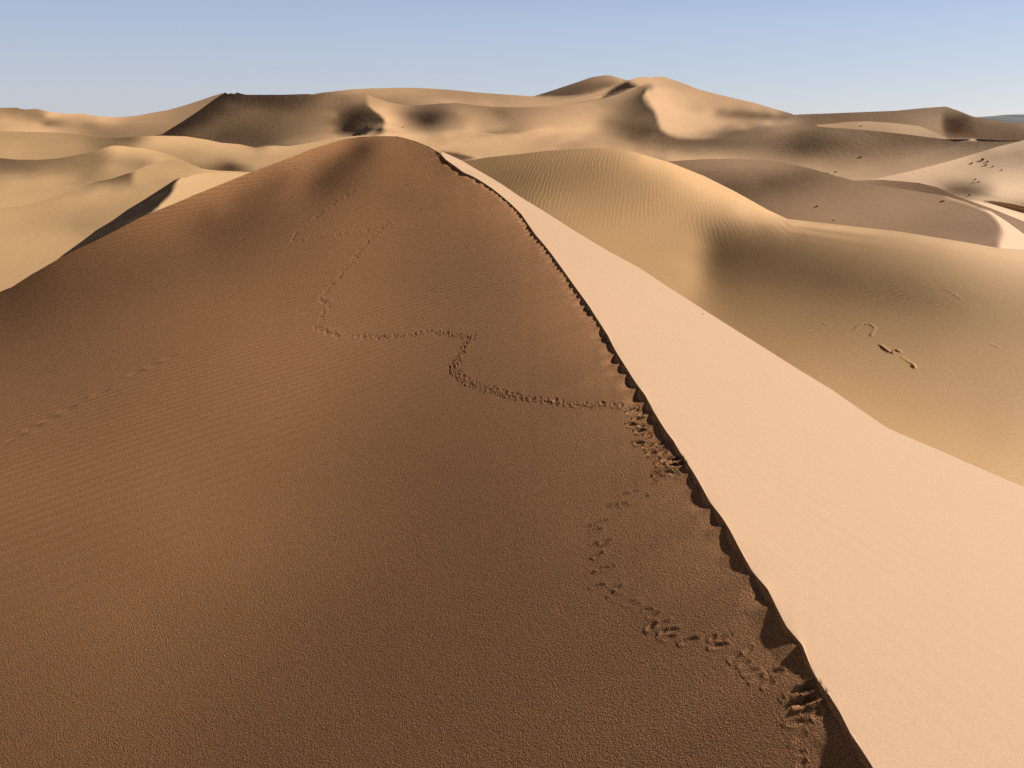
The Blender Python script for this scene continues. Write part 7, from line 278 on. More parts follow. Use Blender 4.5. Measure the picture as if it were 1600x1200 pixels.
[-790,0,-5,-5,-5,-6,-5,-5,-5,-5,-6,-5,-5,-5,-6,-5,-5,-6,-5,-5,-5,-6,-5,-5,-5,-6,-7,-8,-8,-7,-8,-9,-7,-6,-11,-12,-11,-10,-11,-11,-10,-8,-10,-11,-11,-11,-10,-9,-9,-8,-9,-10,-8,-9,-7,-9,-8,-7,-6,-7,-6,-6,-6,-3,-2,-2,0,3,5,6,7,9,15,14,17,23,25,23,16,18,20,22,22,27,32,26,28,28,28,26,28,29,33,28,28,24,31,26,23,24,23,26,20,20,25,23,17,17,24,20,14,25,19,15,19,20,16,15,18,18,17,17],
[-783,1,-5,-4,-6,-4,-6,-5,-5,-6,-4,-5,-5,-6,-5,-6,-5,-5,-6,-5,-5,-5,-6,-6,-6,-6,-7,-7,-8,-8,-8,-7,-8,-8,-11,-10,-11,-11,-10,-9,-10,-9,-10,-10,-11,-11,-11,-9,-7,-9,-8,-8,-8,-8,-8,-7,-7,-7,-6,-5,-5,-5,-5,-3,-1,-1,2,3,5,6,7,9,13,15,16,22,24,21,15,17,19,20,21,25,31,26,26,27,27,27,27,29,32,27,27,25,29,25,23,23,24,25,19,20,24,23,18,15,24,21,13,25,20,16,17,22,14,17,18,17,18,17],
[-774,1,-5,-6,-5,-5,-5,-5,-5,-5,-5,-6,-5,-5,-5,-5,-5,-6,-5,-6,-6,-5,-6,-5,-7,-7,-7,-8,-7,-8,-8,-8,-8,-7,-10,-12,-9,-10,-11,-10,-8,-9,-10,-10,-10,-11,-10,-8,-8,-7,-8,-8,-7,-7,-7,-6,-6,-6,-5,-5,-4,-5,-3,-2,-2,0,1,4,6,6,7,9,11,14,17,19,22,20,15,16,17,20,21,24,30,24,26,27,26,25,28,26,32,28,26,23,29,25,22,23,22,25,19,19,25,23,16,17,24,19,14,26,20,15,18,20,16,16,19,17,17,17],
[-768,1,-5,-5,-5,-5,-5,-5,-5,-5,-6,-4,-5,-5,-6,-5,-7,-5,-5,-6,-5,-7,-6,-7,-6,-7,-8,-7,-8,-8,-7,-8,-8,-6,-11,-10,-10,-10,-10,-9,-10,-8,-9,-10,-9,-10,-10,-7,-8,-7,-7,-7,-6,-6,-5,-6,-6,-5,-4,-4,-3,-3,-4,-1,-1,0,2,3,5,6,7,8,12,13,14,19,22,19,13,16,17,18,21,23,28,24,25,26,26,24,27,27,31,27,25,23,28,23,22,22,23,24,18,20,23,23,17,15,24,20,14,25,20,16,17,22,16,16,17,19,17,18],
[-760,0,-5,-5,-5,-6,-4,-6,-5,-5,-5,-6,-5,-6,-5,-6,-5,-5,-7,-6,-6,-6,-7,-6,-7,-8,-7,-8,-8,-7,-8,-7,-7,-6,-11,-10,-10,-10,-9,-9,-9,-7,-9,-10,-9,-9,-9,-7,-6,-6,-7,-6,-6,-4,-6,-4,-4,-4,-4,-2,-3,-3,-2,-3,1,-1,2,3,6,5,6,8,11,13,13,18,20,18,13,15,16,19,19,22,28,24,23,25,25,25,25,27,31,25,25,22,27,23,20,22,22,24,19,18,24,22,17,16,24,20,14,25,19,16,18,21,15,17,18,18,18,17],
[-755,0,-5,-5,-5,-5,-6,-4,-6,-5,-5,-6,-5,-5,-6,-6,-6,-6,-6,-6,-7,-7,-6,-8,-7,-7,-8,-6,-8,-7,-8,-8,-6,-7,-10,-10,-10,-9,-9,-9,-8,-8,-8,-7,-10,-8,-8,-6,-6,-6,-5,-6,-4,-6,-3,-4,-3,-4,-1,-3,-1,-3,-3,0,-1,0,2,4,4,6,5,8,11,11,13,17,20,17,13,14,15,18,18,22,27,22,24,24,25,23,26,26,28,26,24,21,26,22,20,21,21,24,18,19,24,22,17,16,24,19,14,25,20,16,17,21,16,16,19,17,18,18],
[-750,0,-5,-5,-5,-5,-5,-6,-5,-6,-6,-4,-7,-5,-6,-6,-5,-7,-7,-6,-7,-7,-7,-8,-7,-7,-6,-8,-6,-8,-7,-7,-9,-6,-9,-11,-8,-9,-9,-8,-7,-7,-8,-8,-7,-8,-8,-5,-5,-5,-5,-6,-4,-3,-4,-3,-3,-2,-2,-1,-2,-2,-1,-1,1,0,2,3,5,4,7,6,9,12,13,15,19,17,12,14,16,16,18,21,25,22,23,25,23,23,25,24,29,23,23,21,24,22,21,20,22,23,18,19,23,22,17,15,23,21,13,26,20,15,18,21,16,16,18,19,17,17],
[-745,0,-5,-6,-5,-6,-5,-5,-6,-5,-5,-6,-5,-6,-6,-6,-7,-7,-6,-7,-7,-7,-8,-7,-8,-7,-7,-6,-8,-7,-7,-8,-6,-6,-9,-9,-9,-9,-8,-8,-7,-6,-7,-7,-8,-7,-7,-4,-5,-5,-4,-4,-4,-3,-2,-3,-2,-1,-1,-1,-1,-1,-2,0,0,1,2,2,5,5,5,7,10,9,13,16,18,15,13,13,14,17,17,20,25,21,22,22,24,22,23,24,27,23,23,20,25,21,19,20,21,24,17,19,23,22,16,16,24,19,14,25,19,16,18,21,15,17,19,18,18,18],
[-740,-2,-5,-5,-6,-4,-6,-6,-4,-6,-6,-6,-6,-6,-6,-6,-7,-6,-7,-7,-7,-7,-7,-7,-7,-8,-6,-7,-7,-7,-7,-6,-7,-6,-9,-9,-8,-8,-8,-7,-6,-6,-6,-7,-6,-7,-6,-5,-4,-3,-4,-4,-3,-3,-2,-2,-1,-2,-1,-1,0,-2,-1,1,0,1,1,4,4,5,4,7,9,11,11,15,17,16,11,13,13,16,17,19,24,21,21,23,21,21,23,23,26,23,21,20,24,21,19,20,21,23,18,17,23,22,17,15,23,20,13,26,20,15,18,20,17,16,18,18,19,17],
[-738,0,-6,-5,-5,-6,-5,-5,-6,-5,-5,-6,-6,-6,-6,-7,-6,-7,-7,-7,-7,-7,-7,-8,-7,-6,-7,-7,-6,-7,-6,-7,-6,-6,-9,-8,-8,-7,-7,-6,-7,-5,-5,-7,-5,-6,-6,-3,-3,-3,-4,-2,-2,-2,-2,-2,-2,0,-1,-1,-1,-1,-1,-1,2,-1,3,2,5,4,5,6,8,10,11,15,17,14,11,12,14,15,16,19,23,19,20,22,21,21,22,22,26,21,21,19,24,20,19,21,20,22,17,19,22,21,17,15,24,19,14,24,20,16,17,22,15,16,19,19,17,19],
[-734,0,-6,-5,-5,-5,-6,-5,-6,-5,-7,-5,-6,-6,-7,-6,-7,-7,-6,-7,-7,-7,-7,-6,-7,-6,-7,-6,-7,-6,-7,-6,-6,-5,-8,-9,-6,-7,-8,-6,-5,-4,-6,-5,-5,-5,-5,-3,-3,-3,-1,-3,-2,-1,-2,-1,-1,-2,-1,0,-1,-1,-1,0,0,1,1,4,3,4,6,5,9,10,10,14,16,14,10,12,13,14,15,18,23,19,19,21,20,20,21,21,25,22,21,18,23,21,18,19,20,22,17,18,22,22,16,15,23,20,13,25,19,16,18,20,16,18,18,18,19,17],
[-730,-2,-4,-5,-6,-5,-5,-6,-5,-6,-5,-7,-6,-6,-7,-6,-7,-6,-7,-7,-6,-7,-7,-6,-6,-7,-5,-7,-6,-6,-6,-6,-6,-5,-7,-8,-7,-7,-6,-5,-5,-4,-5,-4,-6,-4,-4,-3,-2,-2,-2,-2,-2,-1,-2,-1,-1,-1,-1,0,-1,0,-2,1,0,1,2,2,4,4,4,7,7,9,11,12,15,15,10,11,12,14,15,17,21,18,20,19,20,19,21,20,24,21,20,18,23,20,18,19,20,22,17,17,23,21,15,16,22,19,14,25,19,16,17,22,16,15,19,19,18,19],
[-727,0,-5,-6,-4,-6,-5,-5,-6,-6,-6,-6,-6,-7,-5,-7,-6,-7,-7,-6,-7,-6,-6,-6,-7,-6,-6,-5,-7,-6,-5,-6,-6,-3,-8,-7,-7,-6,-5,-5,-5,-4,-4,-5,-3,-5,-4,-1,-2,-2,-2,-2,-1,-2,0,-1,-2,-1,1,-2,0,-1,0,-1,1,0,2,2,4,5,4,5,9,8,9,13,15,12,10,11,12,13,15,16,21,17,18,19,20,18,20,21,23,20,20,18,22,19,18,18,20,21,17,18,21,21,16,14,24,19,13,24,21,14,19,20,15,18,19,17,19,18],
[-723,0,-5,-4,-6,-5,-6,-6,-5,-6,-6,-6,-6,-6,-7,-6,-7,-6,-5,-7,-7,-6,-6,-6,-5,-6,-6,-6,-5,-5,-6,-5,-5,-5,-7,-6,-6,-5,-6,-5,-4,-3,-4,-4,-4,-4,-3,-2,-1,-1,-2,-2,-1,-1,-1,-1,-1,-1,-1,0,0,-1,-1,0,0,1,2,3,3,3,5,5,7,9,10,12,14,12,9,11,11,13,13,16,20,17,18,18,18,18,20,19,23,20,19,17,22,19,18,18,19,22,16,17,21,21,16,15,22,19,13,25,19,16,17,21,16,16,19,19,18,18]], 3e-05)
RANGE['F0R'] = ([
[104704,-885,-961,-1229,-915,-823,-937,-1134,-979,-788,-784,-909,-916,-924,-809,-797,-799,-645,-592,-590,-867,-1020,-955,-842,-830,-869,-862,-812,-781,-773,-765,-757,-759,-749,-739,-704,-655,-647,-638,-815,-826,-809,-779,-742,-447,-279,-203,-196,-201,-223,-262,-265,-267,-236,-230,-232,-232,-235,-242,-243,-244,-245,-245,-244,-243,-239,-233,-227,-221,-216,-212,-207,-204,-200,-199,-197],
[-86,-76,-3,44,15,-3,-14,-14,-39,-81,-57,-61,-74,-75,-75,-89,-90,-125,-97,-90,-58,-84,-61,-52,-58,-60,-74,-37,-42,-72,-61,-23,-14,-66,-38,0,-77,-41,-15,-12,-29,2,-5,-20,-45,-59,-65,-16,-15,-12,-10,-9,-8,-12,-13,-12,-13,-12,-11,-12,-11,-11,-10,-10,-8,-8,-9,-8,-8,-8,-7,-8,-8,-8,-7,-8],
[-82,-73,-6,43,14,-4,-15,-14,-38,-81,-57,-63,-73,-73,-75,-87,-89,-119,-92,-85,-56,-79,-55,-48,-55,-55,-67,-33,-35,-64,-54,-19,-10,-58,-34,1,-68,-35,-14,-9,-27,1,-4,-19,-40,-51,-59,-13,-14,-13,-8,-8,-9,-11,-11,-11,-12,-11,-11,-9,-10,-9,-8,-9,-8,-8,-6,-7,-7,-6,-7,-7,-6,-7,-6,-5],
[-80,-73,-7,44,13,-5,-14,-15,-39,-79,-58,-62,-73,-74,-72,-86,-85,-115,-88,-81,-51,-74,-52,-45,-50,-51,-60,-28,-32,-56,-47,-16,-8,-52,-29,1,-61,-32,-10,-10,-23,1,-6,-16,-37,-47,-52,-14,-12,-11,-8,-9,-8,-10,-10,-11,-9,-10,-9,-10,-8,-7,-9,-6,-7,-6,-6,-5,-6,-6,-5,-5,-5,-5,-5,-5],
[-79,-74,-6,44,13,-4,-16,-14,-38,-81,-57,-62,-73,-72,-73,-83,-81,-112,-84,-76,-47,-69,-49,-42,-46,-46,-55,-23,-28,-50,-42,-14,-7,-46,-25,0,-54,-28,-11,-7,-22,0,-5,-17,-33,-44,-47,-12,-13,-10,-8,-7,-7,-9,-10,-9,-10,-9,-7,-7,-7,-7,-6,-6,-5,-5,-4,-5,-4,-4,-4,-4,-4,-4,-4,-4],
[-79,-76,-3,45,12,-5,-15,-14,-39,-80,-57,-63,-72,-72,-70,-81,-80,-105,-80,-73,-45,-65,-45,-38,-42,-41,-49,-21,-24,-45,-38,-11,-6,-42,-24,2,-49,-27,-9,-8,-20,0,-5,-16,-32,-39,-44,-12,-10,-10,-8,-7,-7,-8,-9,-8,-7,-7,-7,-5,-6,-5,-4,-4,-4,-3,-4,-3,-2,-3,-3,-3,-4,-3,-3,-3],
[-81,-77,0,46,12,-6,-15,-15,-38,-80,-57,-61,-72,-72,-69,-78,-76,-103,-75,-68,-42,-61,-43,-35,-38,-37,-44,-17,-21,-42,-34,-11,-5,-38,-21,1,-45,-23,-9,-8,-19,-1,-6,-16,-29,-37,-40,-10,-11,-8,-7,-6,-6,-7,-7,-6,-7,-5,-5,-5,-4,-4,-2,-3,-2,-2,-2,-1,-2,-2,-2,-2,-2,-2,-3,-2],
[-83,-84,9,48,11,-6,-15,-14,-39,-80,-57,-63,-71,-70,-67,-75,-73,-98,-73,-65,-40,-57,-38,-33,-34,-33,-39,-16,-20,-37,-31,-10,-4,-35,-20,1,-41,-22,-8,-7,-19,-2,-7,-14,-27,-34,-37,-10,-8,-9,-5,-5,-5,-6,-6,-5,-5,-4,-4,-3,-2,-1,-2,-1,-1,0,0,-1,-2,-1,-1,-2,-1,-1,-2,-1],
[-95,-95,33,48,11,-7,-15,-15,-38,-80,-57,-61,-72,-68,-65,-74,-70,-94,-69,-62,-36,-54,-36,-28,-32,-29,-36,-15,-17,-34,-29,-9,-4,-33,-18,2,-39,-20,-8,-8,-17,-3,-6,-14,-26,-32,-32,-8,-9,-6,-5,-4,-4,-5,-3,-5,-2,-4,-2,-1,-1,-1,0,1,0,0,0,0,1,0,-2,0,-1,-2,0,-2],
[-390,219,20,46,8,-7,-16,-14,-38,-81,-56,-62,-70,-68,-63,-71,-67,-90,-65,-59,-35,-50,-33,-26,-28,-27,-33,-12,-16,-33,-27,-7,-5,-29,-16,0,-35,-20,-8,-7,-17,-4,-6,-14,-22,-28,-31,-7,-6,-6,-3,-4,-2,-3,-3,-3,-2,-1,-1,0,0,1,0,1,2,1,2,0,0,0,0,-1,0,-1,-1,-1],
[-82,-70,5,43,7,-8,-14,-14,-40,-79,-56,-62,-70,-66,-61,-68,-65,-86,-63,-56,-32,-47,-29,-24,-25,-25,-30,-13,-15,-29,-25,-8,-2,-28,-16,1,-34,-18,-8,-8,-17,-2,-7,-12,-21,-25,-26,-6,-6,-4,-2,-2,-1,-3,-2,-1,-2,0,0,0,2,1,2,2,3,2,0,2,0,0,1,0,-2,0,0,-1],
[-76,-81,11,43,7,-8,-16,-14,-38,-79,-57,-61,-69,-64,-60,-66,-62,-83,-60,-52,-31,-42,-27,-21,-24,-23,-29,-10,-15,-28,-22,-7,-4,-26,-14,1,-32,-17,-9,-7,-16,-4,-5,-10,-19,-22,-24,-5,-4,-2,-2,-1,-1,-1,-1,-1,0,0,2,1,2,2,3,2,2,2,3,0,1,0,0,0,1,-1,-1,0],
[-90,-106,51,45,5,-9,-15,-14,-38,-80,-57,-61,-67,-63,-58,-63,-59,-80,-57,-50,-28,-40,-25,-19,-21,-22,-26,-12,-12,-26,-22,-7,-2,-24,-14,-1,-29,-17,-8,-8,-15,-3,-4,-9,-15,-20,-20,-3,-4,-3,-1,0,1,-1,-1,1,0,1,2,2,2,3,3,3,2,3,1,2,1,0,0,0,-1,0,-1,0],
[-396,173,86,39,3,-9,-14,-15,-39,-79,-56,-61,-67,-61,-55,-61,-58,-76,-54,-48,-25,-36,-23,-19,-20,-20,-26,-9,-13,-25,-19,-6,-3,-22,-14,0,-29,-16,-8,-8,-13,-2,-3,-6,-14,-17,-17,-4,-2,-1,0,0,0,0,0,1,1,2,1,3,3,3,3,3,3,1,2,1,1,0,0,0,0,0,0,-1],
[-495,353,15,31,1,-8,-16,-13,-40,-78,-57,-60,-66,-59,-53,-59,-56,-73,-51,-45,-24,-34,-20,-17,-20,-19,-24,-10,-11,-22,-20,-4,-3,-22,-12,-1,-27,-17,-7,-6,-13,0,-2,-6,-11,-14,-16,-2,-2,-2,1,1,0,1,1,1,2,1,3,3,2,4,2,3,3,2,2,0,0,2,-1,0,0,-1,0,-1],
[-71,-54,8,23,0,-10,-14,-15,-38,-79,-56,-60,-64,-58,-52,-57,-53,-70,-49,-41,-23,-31,-20,-16,-18,-18,-23,-9,-11,-21,-17,-6,-3,-20,-12,-1,-26,-15,-7,-7,-10,0,0,-3,-10,-13,-13,-2,-1,0,-1,1,2,1,1,1,2,3,2,3,3,2,4,2,2,3,0,1,1,-1,1,-1,0,-1,-1,1],
[-241,134,-5,20,-2,-10,-14,-14,-39,-79,-56,-60,-62,-56,-50,-55,-51,-68,-46,-39,-20,-30,-18,-16,-18,-17,-21,-8,-10,-20,-17,-5,-2,-20,-12,-1,-25,-14,-6,-5,-8,1,1,-3,-8,-11,-12,-1,-1,-1,1,1,2,1,1,2,2,2,4,2,3,3,2,3,1,1,1,1,0,0,-1,0,-1,0,0,-2],
[-49,-41,-16,15,-3,-10,-14,-14,-39,-78,-56,-59,-62,-53,-49,-53,-50,-64,-43,-37,-19,-28,-18,-14,-17,-17,-20,-7,-9,-20,-15,-5,-3,-19,-12,-1,-24,-12,-6,-3,-6,2,1,-1,-7,-10,-11,-1,-1,0,1,1,1,2,2,2,2,3,2,3,3,2,2,2,2,1,0,0,0,0,0,-1,-1,0,-1,0],
[-42,-44,-17,12,-3,-10,-13,-15,-39,-77,-57,-58,-61,-52,-46,-51,-48,-61,-42,-35,-17,-26,-17,-15,-16,-15,-20,-7,-9,-17,-16,-4,-3,-18,-11,-1,-22,-12,-4,-1,-6,3,1,0,-6,-8,-10,-1,-1,0,1,2,2,1,2,2,3,2,3,2,2,2,1,1,1,1,1,0,-1,-1,0,0,0,-1,-1,-1],
[-41,-44,-16,12,-5,-10,-13,-15,-38,-78,-56,-58,-58,-50,-45,-51,-46,-59,-39,-32,-16,-26,-17,-13,-15,-15,-18,-6,-8,-18,-14,-5,-2,-18,-10,-2,-20,-10,-2,-3,-3,3,3,0,-6,-8,-8,-1,-1,0,2,1,2,2,2,3,2,2,2,3,1,1,2,1,0,0,-1,0,0,0,-1,-1,-1,-1,0,-1],
[-41,-43,-16,10,-5,-9,-13,-14,-40,-77,-56,-57,-57,-49,-43,-49,-44,-56,-36,-31,-16,-24,-16,-14,-14,-14,-16,-7,-8,-16,-14,-4,-3,-16,-10,-1,-18,-8,-4,1,-4,4,3,0,-4,-7,-9,-1,0,0,1,2,3,2,2,2,2,2,2,1,2,1,0,0,0,0,0,-1,-1,0,-1,0,-1,0,-1,-1],
[-40,-43,-16,10,-6,-10,-12,-15,-38,-77,-56,-57,-55,-46,-44,-46,-43,-53,-35,-28,-16,-23,-16,-13,-13,-13,-16,-5,-9,-15,-13,-5,-2,-16,-10,0,-16,-7,-1,-1,-1,3,3,1,-4,-7,-8,-1,0,1,1,3,1,3,2,2,2,2,1,1,0,0,1,-1,0,-1,0,0,0,-2,0,-1,0,-1,-1,0],
[-41,-42,-14,8,-6,-9,-13,-14,-40,-75,-57,-55,-53,-46,-41,-46,-41,-50,-32,-29,-14,-24,-14,-12,-14,-11,-15,-7,-6,-16,-12,-4,-3,-14,-8,-1,-14,-6,-2,2,-2,5,2,1,-4,-7,-8,0,0,0,3,1,4,2,2,1,2,1,1,0,1,0,-2,1,-1,0,-1,-1,-1,0,-1,0,-1,-1,-1,-1],
[-40,-43,-13,7,-7,-9,-11,-15,-39,-76,-56,-55,-52,-43,-40,-45,-39,-48,-31,-26,-14,-23,-15,-11,-11,-12,-15,-6,-7,-14,-11,-4,-3,-14,-7,0,-12,-6,0,1,0,3,4,0,-4,-6,-7,-1,0,1,2,3,2,2,2,2,1,1,0,0,-1,0,0,-2,0,-2,0,0,0,-1,0,-2,0,-1,0,-1],
[-41,-41,-13,5,-7,-8,-11,-15,-39,-75,-57,-53,-50,-42,-40,-43,-38,-45,-29,-25,-15,-22,-14,-10,-11,-11,-15,-5,-7,-13,-11,-3,-3,-12,-6,1,-12,-5,0,1,0,5,3,0,-4,-8,-6,0,1,2,2,2,3,2,1,1,1,0,0,-1,0,-2,0,-1,-1,1,-1,-1,-1,0,-1,0,-1,-1,-1,-1],
[-40,-42,-12,5,-9,-8,-10,-15,-39,-75,-56,-53,-48,-41,-38,-42,-37,-42,-27,-25,-15,-22,-13,-9,-10,-11,-14,-5,-6,-12,-11,-4,-1,-11,-6,0,-10,-4,0,3,1,4,1,0,-5,-5,-7,0,1,2,3,3,2,2,1,1,-1,0,0,0,-2,0,-1,0,-1,-1,0,-1,-1,0,-1,-1,-1,0,-1,-1],
[-40,-42,-10,2,-8,-7,-10,-16,-39,-74,-57,-51,-46,-40,-38,-40,-35,-40,-26,-24,-16,-21,-11,-8,-11,-11,-13,-4,-6,-12,-9,-4,-2,-9,-6,1,-10,-3,2,3,0,3,2,0,-5,-7,-5,1,1,2,3,2,3,1,1,0,0,-1,-1,0,0,-1,0,-1,0,-2,-1,0,-1,-1,-1,-1,-1,-1,-1,0],
[-41,-42,-9,1,-9,-6,-9,-16,-38,-74,-57,-51,-44,-38,-38,-38,-34,-38,-24,-25,-15,-20,-10,-8,-10,-11,-13,-4,-4,-11,-11,-2,0,-10,-5,1,-9,-1,2,2,1,2,1,-2,-5,-4,-5,1,2,2,2,4,2,1,0,-1,0,-1,0,-1,0,0,-2,0,-1,-1,-1,-1,-1,-1,-1,0,-1,-1,-1,-1],
[-43,-44,-5,-1,-8,-5,-8,-17,-38,-74,-57,-48,-43,-37,-37,-38,-32,-34,-24,-25,-16,-19,-9,-7,-11,-11,-11,-3,-5,-11,-8,-2,-1,-9,-4,0,-6,-2,2,4,-1,2,0,-3,-3,-4,-5,2,2,3,3,2,2,0,0,0,-1,0,-1,0,-1,-1,-1,-1,-1,0,-2,-1,0,-2,0,-2,-1,-1,-1,-1],
[-50,-50,7,-1,-8,-4,-9,-15,-40,-72,-57,-48,-40,-37,-36,-36,-32,-31,-24,-24,-17,-17,-7,-8,-10,-12,-10,-2,-4,-11,-8,-1,0,-9,-6,1,-4,1,2,1,0,0,-1,-1,-3,-5,-4,2,4,3,3,3,0,1,-1,0,-1,-1,0,-2,-1,0,-1,-1,-2,-1,0,-2,-1,-1,-1,-1,-1,-1,-1,-1],
[-518,426,2,-5,-8,-3,-8,-17,-38,-73,-58,-44,-39,-36,-36,-35,-29,-29,-24,-26,-16,-14,-6,-8,-13,-10,-7,-1,-6,-12,-6,0,-1,-10,-5,4,-3,0,1,3,-3,-1,-1,0,-3,-4,-3,4,3,4,4,1,0,-1,0,-1,0,-1,-2,0,-2,-1,-1,-2,0,-2,-1,-1,-1,-1,-1,-1,-1,-1,-1,-1],
[-106,30,-10,-11,-8,-1,-7,-18,-38,-72,-57,-45,-37,-35,-36,-32,-30,-25,-25,-25,-18,-10,-5,-10,-14,-8,-4,-2,-8,-11,-2,2,-4,-12,-2,5,-3,0,3,1,-6,-2,2,0,-4,-5,1,4,5,4,2,1,0,-1,-1,-2,-1,-1,-1,-2,0,-2,-1,-1,-2,-1,-1,-1,-1,-1,-2,0,-1,-1,-1,-2],
[-33,-33,-18,-15,-7,-1,-6,-17,-38,-72,-59,-41,-36,-34,-36,-31,-28,-23,-25,-26,-18,-6,-5,-13,-13,-7,0,-2,-13,-7,2,0,-9,-11,4,4,-4,1,4,-4,-10,4,3,-2,-6,0,1,5,7,4,2,-2,-1,-1,-2,-1,-2,-2,-1,-1,-2,-1,-1,-1,-1,-1,-2,-1,-1,-1,-1,-2,-1,-1,-1,0],
[-30,-32,-20,-23,-5,2,-5,-18,-38,-71,-59,-39,-34,-34,-36,-28,-28,-19,-28,-25,-19,-1,-6,-16,-12,-2,3,-9,-16,0,10,-7,-19,0,11,-5,-5,10,-1,-15,-1,8,-1,-9,2,1,-3,12,9,3,-4,-2,-2,-2,-2,-2,-1,-1,-2,-1,-1,-2,-1,-2,-1,-1,-1,0,-2,-1,-1,-1,-1,-1,-1,-1],
[-28,-34,-21,-35,2,9,-6,-18,-37,-71,-61,-36,-32,-34,-35,-27,-27,-15,-32,-24,-21,9,-11,-22,-6,2,6,-18,-18,17,7,-20,-23,22,15,-29,10,17,-26,-11,15,3,-17,5,4,-7,-5,28,13,-9,-5,-4,-2,-3,-1,-1,-2,-1,-1,-2,-1,-1,-2,0,-1,-2,-1,-1,-1,-1,-1,-1,-1,-1,-1,-1],
[-29,-33,-24,-94,63,10,-4,-21,-37,-72,-62,-30,-31,-36,-35,-22,-27,-11,-40,-18,-25,24,-29,-18,4,0,11,-44,2,31,-6,-38,-13,59,-20,-46,67,-34,-27,13,26,-34,3,13,-7,-13,-27,101,-37,-9,-3,-1,-2,-1,-1,-2,-1,-2,-1,-1,-1,-1,-1,-2,-1,0,-2,-2,0,-1,-1,-1,-1,-1,-1,-1]], 3e-05)
